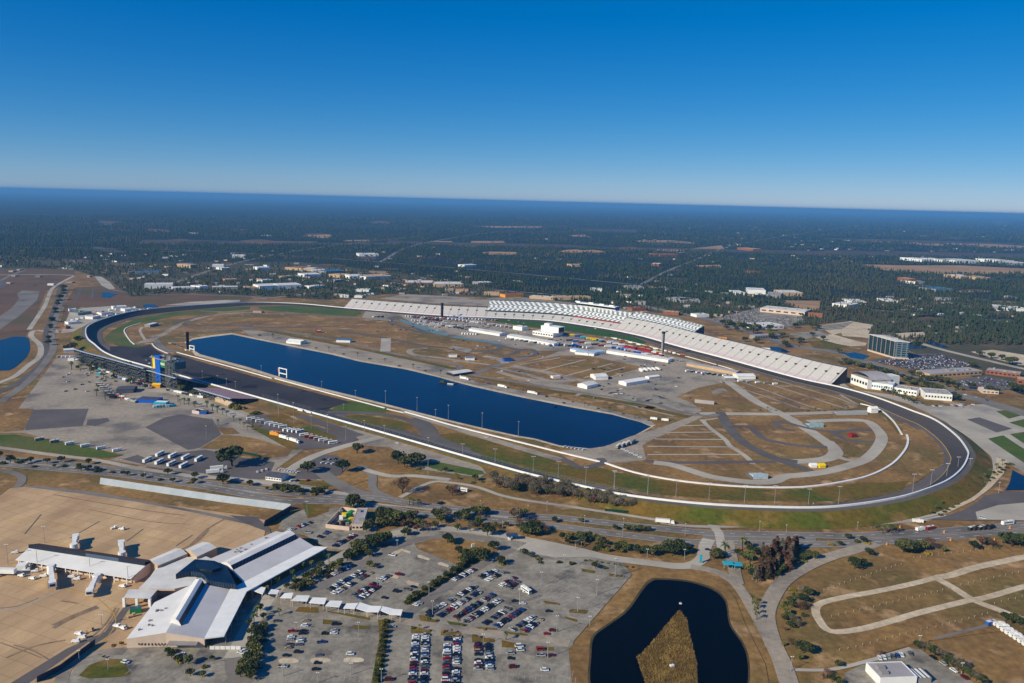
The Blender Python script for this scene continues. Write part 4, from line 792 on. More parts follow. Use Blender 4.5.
# blast fences
def blast(px,h,label,m,lean=2.5,sec=1):
    w=[P(*p) for p in px];o=w[0].copy();t=thing('blast_fence',label,'fence',o);pn=MB();pt=MB()
    for a,b in zip(w,w[1:]):
        d=(b-a).normalized();n=Vector((-d.y,d.x,0));L_=(b-a).length;k=int(L_/4)
        A,B=a-o,b-o
        pn.quad(A+n*0,B+n*0,B+n*lean+Vector((0,0,h)),A+n*lean+Vector((0,0,h)));pn.quad(A+n*(lean+.2)+Vector((0,0,h)),B+n*(lean+.2)+Vector((0,0,h)),B+n*.25,A+n*.25)
        for j in range(k+1):
            c=A.lerp(B,j/max(k,1));pt.tube(c+n*(lean+2),c+n*(lean+.1)+Vector((0,0,h*.95)),.12,n=4)
    part('panel',pn,m,t);part('braces',pt,M_steel,t)
M_bl=stripes('blast_panel',(172,180,190),(156,166,176),0,3,.9);M_bld=mat('blast_blue_shaded',(44,60,84),(36,50,70),.3,rough=.5)
blast([(99.5,484),(150,491.5),(220,502),(290,511)],5.5,'long pale blue blast fence along the far edge of apron',M_bl,1.6)
blast([(264,527),(290,511.5)],5.5,'short blast fence coloured dark as in shade, closing the far right corner of apron',M_bld,-1)  # shaded back side of the pale fence, its shade put into the colour
blast([(37,683),(60,671),(95,645)],4,'dark blue blast fence at lower left between apron and loop road',M_bld,-.6)
# ------------------------------------------------------------ buildings
def V2(p): return Vector((p.x,p.y))
def bld(name,label,a,b,depth,h,wall,roof,cat='building',group=None,win=0,unit=0,gable=0,par=.4,dark=None):
    """a,b: foot of the front wall (photo pixels on the ground); depth away from it"""
    A,B=P(*a),P(*b)
    if A.x>B.x: A,B=B,A
    c=(A+B)/2;d=V2(B)-V2(A);L_=d.length;d.normalize();rz=math.atan2(d.y,d.x)
    n=Vector((-d.y,d.x));cc_=V2(c)+n*depth/2
    t=thing(name,label,cat,(cc_.x,cc_.y,gz(cc_.x,cc_.y)-.1),rz,group);x,y=L_/2,depth/2
    if gable:
        mb=MB().prism([(-x,-y),(x,-y),(x,y),(-x,y)],0,h,cap=False);mb.add([(-x,-y,h),(-x,y,h),(-x,0,h+gable),(x,-y,h),(x,y,h),(x,0,h+gable)],[(0,2,1),(3,4,5)]);part('wall',mb,wall,t)
        e=.5;g=gable+.15;mb=MB();mb.add([(-x-e,-y-e,h-.1),(x+e,-y-e,h-.1),(x+e,0,h+g),(-x-e,0,h+g),(x+e,y+e,h-.1),(-x-e,y+e,h-.1)],[(0,1,2,3),(3,2,4,5)]);part('roof',mb,roof,t)
    else:
        part('wall',MB().prism([(-x,-y),(x,-y),(x,y),(-x,y)],0,h),wall,t)
        part('roof',MB().box((0,0,h),(L_-.8,depth-.8,.18)),roof,t)
        mb=MB()
        if par:
            for p0,s_ in (((0,-y+.2),(L_+.1,.5,par)),((0,y-.2),(L_+.1,.5,par)),((-x+.2,0),(.5,depth-.6,par)),((x-.2,0),(.5,depth-.6,par))): mb.box((*p0,h),s_)
            part('parapet',mb,wall,t)
    k=min(win,14)
    for j in range(k): part('window',MB().box((-x+L_*(j+.5)/k,-y-.05,h*.38),(L_/k*.6,.16,h*.3)),dark or M_glass,t)
    for j in range(unit):
        u=random.Random(j*7+int(L_));part('roof_unit',MB().box(((u.random()-.5)*L_*.75,(u.random()-.5)*depth*.6,h+.18),(2.5+u.random()*3,2+u.random()*2,1.4+u.random())),M_greyw,t)
    return t
# foreground right corner and the walled yard by the terminal
bld('office_building','white flat roofed building with grey roof at lower right corner',c5([(375,697)])[0],c5([(498,692)])[0],15,5,M_white,M_roofg,win=0,unit=2)
t=bld('carport','low white slatted carport right of the corner building',c5([(503,688)])[0],c5([(548,685)])[0],10,3,M_greyw,M_white,cat='carport')
for j in range(4): part('roof_slat',MB().box((-4+j*2.8,0,3.2),(.5,10,.3)),M_dark,t)
t=bld('service_building','flat grey roofed building with beige parapet beside walled yard',f4([(715,195)])[0],f4([(785,195)])[0],34,5,M_beige,M_roofg,unit=2,win=3)
w_=[P(*p) for p in f4([(550,180),(700,198),(700,165),(690,150),(785,85),(655,68),(640,95)])];yd=thing('walled_yard','beige walled yard full of tanks and yellow plant near highway','walled yard',(w_[0].x,w_[0].y,.1))
ring=[V2(p)-V2(w_[0]) for p in (w_[0],w_[1],w_[4],w_[5])]
for a,b in zip(ring,ring[1:]+ring[:1]):
    d=b-a;m_=(a+b)/2;part('wall',MB().box((m_.x,m_.y,0),(d.length,.5,3.4),math.atan2(d.y,d.x)),M_beige,yd)
RR=random.Random(3)
for k in range(14):
    u,v=RR.random()*.8+.1,RR.random()*.8+.1;p=ring[0].lerp(ring[1],u).lerp(ring[3].lerp(ring[2],u),v)
    part('equipment',MB().box((p.x,p.y,0),(1.5+RR.random()*4,1.5+RR.random()*2,1.5+RR.random()*2.5),RR.random()),[M_white,M_greyw,M_yellow,M_greens,M_dark][k%5],yd)
t=bld('site_office','white office with dark hipped roof beside white fleet cars',g3([(420,512)])[0],g3([(520,525)])[0],13,3.6,M_white,M_slate,gable=2,win=6)
# infield buildings
I=lambda f,p:f([p])[0]
bld('garage','long white garage roof left of two in the pits',I(e6,(275,285)),I(e6,(398,306)),20,5,M_white,M_roofw,gable=1.2)
bld('garage','long white garage roof right of two in the pits, near the media building',I(e6,(428,312)),I(e6,(615,346)),22,5,M_white,M_roofw,gable=1.2)
t=bld('media_building','white stepped media building with upper storeys behind bright green grass',I(e6,(530,300)),I(e6,(612,312)),34,8,M_white,M_roofw,win=8,unit=2)
part('upper_storey',MB().box((8,6,8),(42,22,11)),M_white,t);part('upper_storey',MB().box((-4,8,19),(12,12,4)),M_white,t);part('glazing',MB().box((29.5,5,9),(.6,18,9)),M_glass,t)
bld('pit_office','small white pit office left of media building',I(e6,(452,278)),I(e6,(488,284)),18,7,M_white,M_roofw,unit=1)
bld('garage','very long white shed along the right part of the pits',I(e6,(825,374)),I(e7,(272,412)),16,5,M_white,M_roofw,gable=.8)
for k,(a,b) in enumerate((((680,366),(740,380)),((700,378),(775,386)),((752,384),(822,374)))): bld('garage','pale blue roofed garage block '+('nearest media building','in the middle of three beside the campsite','rightmost of three beside the campsite')[k],I(e6,a),I(e6,b),16,4.5,M_white,mat('pale_blue_roof',(176,196,214),(160,182,200),.1),gable=.8)
bld('garage','curved long pale roofed garage with yellow end near front straight',I(e7,(345,425)),I(e7,(545,462)),15,5,M_tanw,M_roofg,gable=1)
bld('marquee','white oval topped marquee beside the front straight',I(e7,(552,478)),I(e7,(622,478)),22,4.5,M_white,M_white,cat='tent',gable=2)
bld('marquee','small grey white marquee next to the curved garage',I(e7,(500,482)),I(e7,(540,482)),14,3.5,M_greyw,M_white,cat='tent',gable=1.2)
bld('marquee','long white marquee on open paving between painted rings and camp field',I(e7,(105,506)),I(e7,(190,492)),16,5,M_white,M_white,cat='tent',gable=1.5)
bld('marquee','low white marquee right of the truck cluster',I(e7,(196,478)),I(e7,(240,472)),9,3,M_white,M_white,cat='tent',gable=1)
bld('marquee','white vaulted marquee at the lower corner of the camp field',I(e6,(782,482)),I(e6,(832,480)),22,5,M_white,M_roofw,cat='tent',gable=2.5)
bld('marquee','white shed tent below the camp field near the painted rings',I(e6,(748,518)),I(e6,(792,508)),18,5,M_white,M_roofw,cat='tent',gable=2)
bld('stage_tent','white and pink small stage tent in brown verge by camp field',I(e6,(612,476)),I(e6,(642,474)),9,3,M_white,M_pink,cat='tent',gable=1)
bld('pavilion','long pale roofed lakeside pavilion with dark open sides',I(e6,(215,468)),I(e6,(290,456)),18,4,M_dark,M_roofw,cat='pavilion',gable=.8)
bld('marquee','white peaked tent row on far lakeshore paving',I(e5,(345,414)),I(e5,(402,420)),20,4,M_white,M_white,cat='tent',gable=3)
bld('kiosk','white blue ended shed in the brown field behind the lake',I(e5,(545,410)),I(e5,(600,412)),14,4.5,M_white,M_blueroof,gable=1)
bld('kiosk','red sided small hut in brown field behind lake',I(e5,(466,372)),I(e5,(484,372)),8,4,M_red,M_white)
bld('kiosk','small pale hut near hairpin road',I(e6,(196,390)),I(e6,(228,390)),10,3.5,M_white,M_greyw)
bld('kiosk','small turquoise roofed hut right of the hairpin road',I(e6,(262,402)),I(e6,(298,402)),12,3,M_white,M_blueroof)
bld('kiosk','blue open hut at the paddock road junction',I(e6,(418,408)),I(e6,(452,406)),10,4,M_blue,M_dark)
bld('gate_hut','pale gate hut inside the far left bend',I(e4,(600,350)),I(e4,(634,342)),12,5,M_greyw,M_white)
bld('kiosk','red hut in right infield beside dark loop road',I(e3,(334,432)),I(e3,(354,430)),6,3.5,M_red,M_red)
bld('tent_stall','white tent in right infield beside the yellow stall',I(e3,(172,552)),I(e3,(196,552)),6,2.4,M_white,M_white,cat='tent',gable=1.5)
bld('tent_stall','yellow tent in the right infield by the white stall',I(e3,(206,554)),I(e3,(230,553)),7,2.6,M_yellow,M_yellow,cat='tent',gable=1.5)
bld('concrete_block','white wedge block where the inner wall starts near front straight',I(e3,(412,334)),I(e3,(440,333)),8,6,M_white,M_white,cat='block',gable=2)
def bleach(label,a,b,depth,h,back,m):
    A,B=P(*a),P(*b)
    if A.x>B.x:A,B=B,A
    d=V2(B)-V2(A);L_=d.length;d.normalize();t=thing('bleacher',label,'bleacher',(A.x,A.y,gz(A.x,A.y)),math.atan2(d.y,d.x),None)
    mb=MB();k=max(4,int(depth/1.6))
    for j in range(k):
        y0=depth*j/k;mb.box((L_/2,y0+depth/k/2,0 if not back else 0),(L_,depth/k,.6+h*((j+1)/k if not back else 1-j/k)))
    part('seat_rows',mb,m,t)
    for x in (0,L_): part('end_frame',MB().box((x,depth/2,0),(.3,depth,.5+h*.5)),M_steel,t)
    return t
bleach('pale blue and white bleacher stand at lower edge of right infield',I(e2,(612,480)),I(e2,(672,478)),16,4,1,mat('bleacher_blue',(150,178,196),(190,196,200),.4))
bleach('pale blue bleacher in the upper right infield inside the loop',I(e3,(163,392)),I(e3,(222,390)),14,4,1,mat('bleacher_teal',(120,178,192),(170,190,196),.4))
bleach('long low bluish bleacher beside road at edge of right infield',I(e3,(272,342)),I(e3,(400,340)),9,3,1,mat('bleacher_grey',(150,162,172),(170,172,172),.4))
bleach('slanted grey bleacher with canopy on brown patch beside paddock',I(e7,(378,572)),I(e7,(456,580)),10,4,1,M_roofg)
bleach('grey bleacher in the far left infield',I(e5,(212,292)),I(e5,(246,293)),14,4,1,M_roofg)
# right of the oval
A=G(*I(g8,(157,172)));B=G(*I(g8,(296,214)));C_=G(*I(g8,(376,220)));ht=thing('glass_office_block','tall glass office block with white balconied end and pale roof','office block',(B.x,B.y,0));D=A+C_-B;hh=31
fp=[V2(p)-V2(B) for p in (A,B,C_,D)]
def facade(name,a,b,m,z0=0,z1=hh):
    mb=MB();mb.quad((a.x,a.y,z0),(b.x,b.y,z0),(b.x,b.y,z1),(a.x,a.y,z1));return part(name,mb,m,ht)
def gridmat(name,frame,pane,dx,dz,fx,fz):
    m=bpy.data.materials.new(name);m.use_nodes=True;N=m.node_tree.nodes;L=m.node_tree.links.new;b=N['Principled BSDF'];b.inputs['Roughness'].default_value=.25
    g=N.new('ShaderNodeNewGeometry');s=N.new('ShaderNodeSeparateXYZ');L(g.outputs['Position'],s.inputs[0])
    X=mth(N,L,'FRACT',mth(N,L,'MULTIPLY',mth(N,L,'ADD',s.outputs['X'],mth(N,L,'MULTIPLY',s.outputs['Y'],-.4)),1/dx));Z=mth(N,L,'FRACT',mth(N,L,'MULTIPLY',s.outputs['Z'],1/dz))
    f=mth(N,L,'MULTIPLY',mth(N,L,'GREATER_THAN',X,fx),mth(N,L,'GREATER_THAN',Z,fz))
    n=N.new('ShaderNodeTexNoise');n.inputs['Scale'].default_value=.12;L(g.outputs['Position'],n.inputs['Vector']);r=N.new('ShaderNodeMapRange');r.inputs[1].default_value=.4;r.inputs[2].default_value=.6;L(n.outputs['Fac'],r.inputs[0])
    L(cmix(N,L,f,frame,cmix(N,L,r.outputs[0],pane,tuple(int(v*.6) for v in pane))),b.inputs['Base Color']);return m
M_cw=gridmat('curtain_wall',(48,68,76),(24,50,60),7,3.9,.16,.2);M_bal=gridmat('balcony_wall',(100,116,126),(34,56,66),9,3.9,.26,.4)
part('core',MB().prism([(p-sum(fp,Vector((0,0)))/4)*.985+sum(fp,Vector((0,0)))/4 for p in fp],0,hh-.2),M_greyw,ht)
facade('glass_facade',fp[0],fp[1],M_cw,3);facade('balcony_facade',fp[1],fp[2],M_bal,3);facade('rear_facade',fp[2],fp[3],M_cw);facade('rear_facade',fp[3],fp[0],M_cw)
ce=sum(fp,Vector((0,0)))/4
part('roof',MB().prism([(p-ce)*1.03+ce for p in fp],hh,hh+1),M_roofw,ht);part('plinth',MB().prism([(p-ce)*1.05+ce for p in fp],0,3),M_beige,ht)
part('penthouse',MB().prism([(p-ce)*.45+ce for p in fp],hh+1,hh+4),M_roofg,ht)
for k in range(7):
    p=fp[0].lerp(fp[1],k/6.0);p=p+(p-ce)*.02;part('facade_fin',MB().box((p.x,p.y,3),(1.2,1.2,hh-3)),M_greyw,ht)
t=bld('ticket_hall','white hall with curved grey roof beside right end of grandstand',I(g8,(58,352)),I(g8,(150,385)),40,14,M_white,M_roofg,win=6,unit=2)
mb=MB()
for k in range(9):
    a0,a1=math.pi*k/9,math.pi*(k+1)/9;mb.quad((-22*math.cos(a0),-18,14.2+7*math.sin(a0)),(-22*math.cos(a1),-18,14.2+7*math.sin(a1)),(-22*math.cos(a1),18,14.2+7*math.sin(a1)),(-22*math.cos(a0),18,14.2+7*math.sin(a0)))
part('vaulted_roof',mb,M_roofg,t)
bld('ticket_hall','long white two storey block right of the curved roof hall',I(g8,(160,382)),I(g8,(290,400)),26,10,M_white,M_roofw,win=10,unit=3,dark=M_blueroof)
bld('ticket_hall','plain white windowless box behind the white ticket blocks',I(g8,(262,366)),I(g8,(328,362)),18,14,M_white,M_roofw)
bld('ticket_hall','low white block in the middle of the white row along the bend',I(g8,(300,405)),I(g8,(425,425)),24,8,M_white,M_roofg,win=8,unit=3)
bld('ticket_hall','white block with grey roof at right end of white row, trees beside',I(g8,(470,440)),I(g8,(622,452)),34,9,M_white,M_roofg,win=9,unit=5,dark=M_teal)
bld('strip_mall','long tan and grey roofed strip mall below the glass office car park',I(g8,(500,325)),I(g8,(790,305)),28,7,M_tanw,M_roofg,win=12,unit=6)
bld('strip_mall','terracotta fronted shop row right of the strip mall',I(g8,(810,300)),I(g8,(1000,325)),24,7,M_redroof,M_roofg,win=8,unit=3)
bld('strip_mall','orange brown corner store at right edge of photo',I(g8,(985,358)),I(g8,(1080,368)),26,8,M_redroof,M_tanw,win=3)
bld('diner','small cream roofed diner in the mall car park',I(g8,(792,408)),I(g8,(882,414)),20,5,M_beige,M_roofw,win=4)
bld('footbridge_pavilion','long grey pedestrian bridge hall with dark glazing behind right grandstand',I(g7,(222,126)),I(g7,(388,116)),16,7,M_greyw,M_roofg,win=10)
bld('marquee','white tent behind top of right grandstand by the pond',I(g7,(235,208)),I(g7,(318,214)),24,5,M_white,M_white,cat='tent',gable=3)
bld('canopy_shelter','bright yellow orange canopy behind the top of right grandstand',I(e7,(470,322)),I(e7,(506,324)),16,5,M_orange,M_orange,cat='canopy',gable=1.5)
bld('big_box_store','long cream store with orange corner and white roof',I(e7,(640,208)),I(e7,(818,225)),60,10,M_beige,M_roofw,win=6,unit=6)
part('orange_front',MB().box((80,-30.3,0),(34,.8,11)),M_redroof,bpy.data.objects['big_box_store'])
bld('dealership','white showroom with dark fleet lot left of sand lots',I(e7,(628,280)),I(e7,(735,275)),50,7,M_white,M_roofw,win=5,unit=4)
# ------------------------------------------------------------ town and distant buildings: (view, left foot, right foot, depth, height, wall, roof, label)
TOWN=[
(h1,(740,302),(885,300),40,12,0,0,'big white box store with tall right corner, far left beyond the bend'),
(h1,(885,312),(1024,308),34,8,0,0,'low white warehouse right of the big far left box store'),
(h1,(695,228),(820,226),40,7,1,3,'bright blue roofed low building in far left woods'),
(h1,(905,190),(975,196),30,12,2,1,'tan apartment block at the edge of far left town'),
(h1,(355,418),(392,416),14,5,0,0,'white shed at the left end of vendor yard by far bend'),
(h1,(400,438),(470,428),26,5,1,2,'green roofed shed in vendor yard by the far left bend'),
(h1,(475,458),(515,450),18,5,0,0,'white shed at lower middle of vendor yard'),
(h1,(520,438),(580,432),20,5,0,1,'long white trailer shed in middle of vendor yard'),
(h1,(580,406),(650,402),20,5,0,0,'white shed at upper middle of vendor yard'),
(h1,(640,418),(700,412),18,5,0,0,'white shed at right part of vendor yard near bend'),
(h1,(350,484),(410,478),16,4,0,0,'white shed at lower left of vendor yard'),
(h1,(338,508),(362,504),12,4,4,4,'red shed at bottom left of vendor yard'),
(h2,(0,308),(42,304),40,10,0,0,'white warehouse beside the far left white warehouses, small'),
(h2,(62,306),(195,304),30,7,1,0,'grey walled store with white roof beyond the far straight'),
(h2,(232,310),(310,308),40,8,2,2,'tan warehouse left of the long white one beyond far bend'),
(h2,(305,310),(400,306),60,12,0,0,'left half of long white warehouse pair beyond far bend'),
(h2,(402,306),(520,302),60,12,0,0,'right half of long white warehouse pair beyond far bend'),
(h2,(570,302),(640,296),30,7,0,0,'white shop right of the warehouse pair'),
(h2,(320,270),(375,266),30,7,0,0,'small white shop behind the warehouse pair'),
(h2,(535,243),(620,240),60,9,0,0,'white flat store in the middle of far town'),
(h2,(715,245),(770,240),50,9,2,2,'tan store at left end of far town mall'),
(h2,(770,252),(850,250),60,10,0,0,'white mall block in far town, left of two'),
(h2,(850,256),(980,250),70,10,0,2,'long white and tan mall block at right of far town'),
(h2,(300,206),(360,204),50,9,0,0,'white store left of the far shop row'),
(h2,(435,203),(520,208),50,9,2,4,'reddish fronted store at left of far shop row'),
(h2,(525,210),(575,212),50,9,2,0,'cream store in the middle of far shop row'),
(h2,(575,218),(640,218),50,8,0,0,'white store at right of far shop row'),
(h2,(645,225),(740,220),60,8,1,3,'bluish store beyond the right of far shop row'),
(h2,(115,205),(150,203),40,7,0,0,'lone white store at left of far town'),
(h2,(165,145),(230,145),80,10,0,0,'white hall deep in woods behind far town'),
(h2,(815,135),(915,135),80,10,0,0,'white school hall deep in the woods above far town'),
(h2,(128,264),(190,262),30,6,5,1,'grey shed with orange sign in far town'),
(h2,(430,248),(480,244),30,6,2,2,'tan low store in mid far town'),
(h2,(690,268),(740,262),30,6,1,1,'grey low store in right far town'),
(h2,(795,316),(865,318),30,6,0,0,'white shop left of main grandstand, among trees'),
(h2,(715,345),(760,346),20,6,0,0,'white hut at left end of main grandstand, left of two'),
(h2,(790,347),(830,348),20,5,0,0,'white hut at left end of main grandstand, right of two'),
(h2,(62,190),(120,190),50,7,0,0,'pale store at left edge of far town woods'),
(h3,(25,305),(160,306),70,9,4,0,'large mall with white roof and red front behind main grandstand, left half'),
(h3,(160,312),(295,312),70,9,2,0,'large mall with white roof and tan front behind main grandstand, right half'),
(h3,(215,334),(250,334),24,7,2,1,'small tan shop below the large mall'),
(h3,(258,335),(318,336),26,8,2,4,'tan hipped roof hotel beside the large mall'),
(h3,(362,304),(430,302),40,8,1,0,'grey white hall in trees right of the large mall'),
(h3,(390,350),(462,352),26,8,2,2,'tan motel behind the left end of checkered deck'),
(h3,(490,362),(575,358),30,8,5,4,'rust roofed motel behind the checkered deck'),
(h3,(602,366),(720,374),30,7,2,0,'long pale shop row behind the checkered deck'),
(h3,(720,372),(888,372),34,8,2,2,'long tan shop row left of the press box'),
(h3,(885,332),(940,334),40,7,0,0,'white flat roofed hall in trees above press box'),
(h3,(800,218),(840,218),60,8,2,2,'lone tan roof deep in the pine woods'),
(h3,(270,216),(300,220),60,8,0,0,'small white roof deep in the pine woods'),
(h4,(62,416),(135,414),26,7,4,4,'red roofed restaurant behind the right checkered deck'),
(h4,(218,432),(300,438),26,7,4,2,'rust walled restaurant among trees behind checkered deck'),
(h4,(392,448),(456,446),26,6,0,0,'small white diner on the boulevard'),
(h4,(225,360),(310,372),60,7,1,1,'grey roofed hall left of pair beyond the boulevard woods'),
(h4,(310,374),(410,378),60,7,1,1,'grey roofed hall right of pair beyond the boulevard woods'),
(h4,(40,306),(125,308),70,7,1,1,'long grey shed in woods behind press box'),
(h4,(590,335),(640,336),60,9,0,0,'white shed left of the big pale warehouse'),
(h4,(655,326),(745,330),70,12,0,0,'big white warehouse in pine woods, left of pair'),
(h4,(745,345),(820,350),80,9,1,1,'long grey warehouse behind the big cream store'),
(h4,(830,338),(935,340),70,11,2,0,'cream vaulted warehouse beside brown clearing'),
(h4,(205,136),(295,136),120,9,4,4,'long red roofed building far off in the woods'),
(h4,(680,108),(730,108),150,12,4,2,'reddish far building in the distant plain'),
(h4,(160,184),(200,186),60,10,4,0,'white and red roof deep in pines'),
(h4,(680,224),(720,224),60,8,4,4,'small red roof deep in pines'),
(h4,(70,380),(130,384),26,7,1,1,'grey shop among trees behind checkered deck'),
(h4,(0,346),(60,348),30,7,1,2,'tan motel wing among trees behind press box'),
(h5,(40,392),(130,402),60,9,0,0,'long white warehouse at the edge of woods, left of pair'),
(h5,(136,380),(215,382),60,8,0,0,'white warehouse at edge of woods, right of pair'),
(h5,(312,374),(380,376),60,7,0,0,'white shed alone in right pine woods'),
(h5,(565,364),(650,370),60,7,1,1,'pale grey roof deep in right pine woods'),
(h5,(485,306),(575,318),80,9,1,3,'bright blue roofed hall in right pine woods'),
(h5,(432,272),(470,272),60,16,4,2,'reddish tall building in right pines'),
(h5,(470,278),(512,276),60,9,0,4,'white building with red roof in right pines'),
(h5,(700,250),(775,250),90,10,2,0,'cream building below the tan field, left of pair'),
(h5,(790,256),(850,256),90,10,2,2,'cream building below the tan field, right of pair'),
(h5,(500,164),(562,164),150,14,0,0,'white warehouse beyond the tan field, leftmost'),
(h5,(605,167),(665,167),150,14,0,0,'white warehouse beyond the tan field, second from left'),
(h5,(675,171),(800,171),150,14,0,0,'longest white warehouse beyond the tan field'),
(h5,(895,170),(970,170),150,14,0,0,'white warehouse beyond the tan field, near right edge'),
(h5,(975,182),(1060,184),150,14,1,0,'grey white warehouse beyond the tan field at right edge'),
(h5,(865,405),(940,410),60,7,1,0,'white roofed sheds in woods at right edge, left part'),
(h5,(940,415),(1050,418),60,7,0,0,'white roofed sheds in woods at right edge, right part'),
]
WM=[M_white,M_greyw,M_tanw,M_blueroof,M_redroof,M_orange];RM=[M_roofw,M_roofg,M_tanw,M_blueroof,M_redroof,M_orange]
for f,a,b,dp,h,wm,rm,lab in TOWN: bld('town_building' if 'ware' not in lab else 'warehouse',lab,I(f,a),I(f,b),dp,h,WM[wm],mat('green_roof',(96,140,126),(84,124,112),.2) if 'green roofed' in lab else RM[rm],cat='warehouse' if 'ware' in lab else 'building',win=0,unit=0 if dp>40 else 1,par=.5)
# countless tiny roofs of the far town
rr=random.Random(11);mb=MB()
for k in range(330):
    zone=rr.choice([(0,400,252,296),(0,400,252,296),(400,760,225,300),(640,1020,225,262),(700,1024,236,258),(880,1024,295,330),(330,480,272,296),(0,300,250,285),(600,760,290,320)])
    px,py=rr.uniform(zone[0],zone[1]),rr.uniform(zone[2],zone[3]);p=P(px,py)
    if gz(p.x,p.y)>.05: continue
    s=1+p.y/9000;mb.box((p.x,p.y,0),(rr.uniform(8,17)*s,rr.uniform(7,12)*s,rr.uniform(3,5.5)),rr.uniform(-.5,.5),mi=rr.choice([0,1,1,2]),mc=rr.choice([0,1,3,2,3,4]))
t=tag(put('far_houses',mb.mesh('far_houses',[M_white,M_greyw,M_tanw,M_roofg,M_redroof])),'countless tiny pale and tan roofs scattered among the far pine woods','houses',None,'stuff')
# ------------------------------------------------------------ vehicles
CC=dict(white=(226,228,230),silver=(160,164,168),grey=(96,98,102),black=(24,25,28),navy=(26,36,66),blue=(40,74,130),maroon=(96,26,32),red=(150,28,30),tan=(160,144,118),green=(40,66,54))
PAINT={k:mat('car_paint_'+k,v,tuple(int(x*.97) for x in v),.5,rough=.28,spec=.6) for k,v in CC.items()}
M_cglass=mat('car_glass',(18,24,32),None,rough=.1,spec=.7)
def wheelset(mb,L_,W_,r=.33,mi=1):
    for x in (-L_*.31,L_*.31):
        for s in(-1,1): mb.tube((x,s*W_*.5,r),(x,s*(W_*.5-.22),r),r,n=8,mi=mi)
CARM={}
def carmesh(kind,col):
    k=(kind,col)
    if k in CARM: return CARM[k]
    L_,W_,zc,cx,cl,ch={'sedan':(4.6,1.8,.88,-.15,2.5,.52),'suv':(4.7,1.9,1.0,-.35,3.1,.72),'pickup':(5.5,1.95,1.02,.3,1.9,.78),'van':(5.2,1.95,1.05,-.4,3.9,.95),'hatchback':(4.1,1.75,.9,-.3,2.5,.6)}[kind]
    mb=MB();h=zc-.32
    b=[(-L_/2,.36),(-L_/2+.05,zc-.12),(-L_/2+.25,zc),(L_/2-1.0,zc),(L_/2-.1,zc-.2),(L_/2,.45),(L_/2-.1,.34)]
    n=len(b);w=W_/2
    mb.add([(x,-w,z) for x,z in b]+[(x,w,z) for x,z in b],[(i,n+i,n+(i+1)%n,(i+1)%n) for i in range(n)]+[tuple(range(n)),tuple(range(2*n-1,n-1,-1))])
    mb.box((cx,0,zc+ch-.1),(cl*.78,W_*.76,.1));wheelset(mb,L_,W_)
    if kind=='pickup': mb.box((-1.75,0,zc-.02),(1.75,W_-.3,.04),mi=1)
    me=mb.mesh('car_'+kind,[PAINT[col],M_rub])
    w_=MB()
    x0,x1=cx-cl/2,cx+cl/2;t0,t1=cx-cl*.39,cx+cl*.33;a,b_=W_*.46,W_*.38;z0,z1=zc,zc+ch-.08
    w_.add([(x0,-a,z0),(x1,-a,z0),(x1,a,z0),(x0,a,z0),(t0,-b_,z1),(t1,-b_,z1),(t1,b_,z1),(t0,b_,z1)],[(0,1,5,4),(1,2,6,5),(2,3,7,6),(3,0,4,7)])
    CARM[k]=(me,w_.mesh('windows',M_cglass));return CARM[k]
CR=random.Random(5)
COLS=['white']*9+['silver']*6+['grey']*5+['black']*6+['navy']*4+['maroon']*4+['red']*2+['blue']*3+['tan']*1
KN=['sedan']*8+['suv']*6+['pickup']*3+['hatchback']*3+['van']*2
def car(x,y,rz,label,group,col=None,kind=None,z=None,cat='car',name='parked_car'):
    me,wm=carmesh(kind or CR.choice(KN),col or CR.choice(COLS))
    o=put(name,me,None,(x,y,gz(x,y) if z is None else z),rz);tag(o,label,cat,group);put('windows',wm,o);return o
FAR=[];SL=MB()
def stalls(A,B,k,r,ln=5.2,wd=.13):
    d=(B-A)/max(k-1,1);u=Vector((math.cos(r),math.sin(r)))*ln/2;w=d.normalized()*wd
    for j in range(-1,k+1):
        p=A+d*(j+.5);z=gz(p.x,p.y)+.012
        SL.quad(*[(v.x,v.y,z) for v in (p-u-w,p-u+w,p+u+w,p+u-w)])
def row(f,a,b,desc,end,fill=.93,turn=90,gap=2.75,n=None,group='cars in the terminal car parks',lab=None,col=None,kind=None):
    A,B=P(*I(f,a)),P(*I(f,b));d=V2(B)-V2(A);k=n or max(2,int(d.length/gap)+1);r=math.atan2(d.y,d.x)+R(turn);i=0
    if group=='cars in the terminal car parks': stalls(V2(A),V2(B),k,r)
    for j in range(k):
        if CR.random()>fill: continue
        p=V2(A)+d*(j/max(k-1,1))
        if group!='cars in the terminal car parks': FAR.append((p.x,p.y,r,col or CR.choice(COLS)));continue
        c=col or CR.choice(COLS);kd=kind or CR.choice(KN)
        car(p.x,p.y,r+(math.pi if CR.random()<.5 else 0)+CR.uniform(-.03,.03),f'{c} {kd}, {ordn(i)} from {end} of {desc}',group,c,kd);i+=1
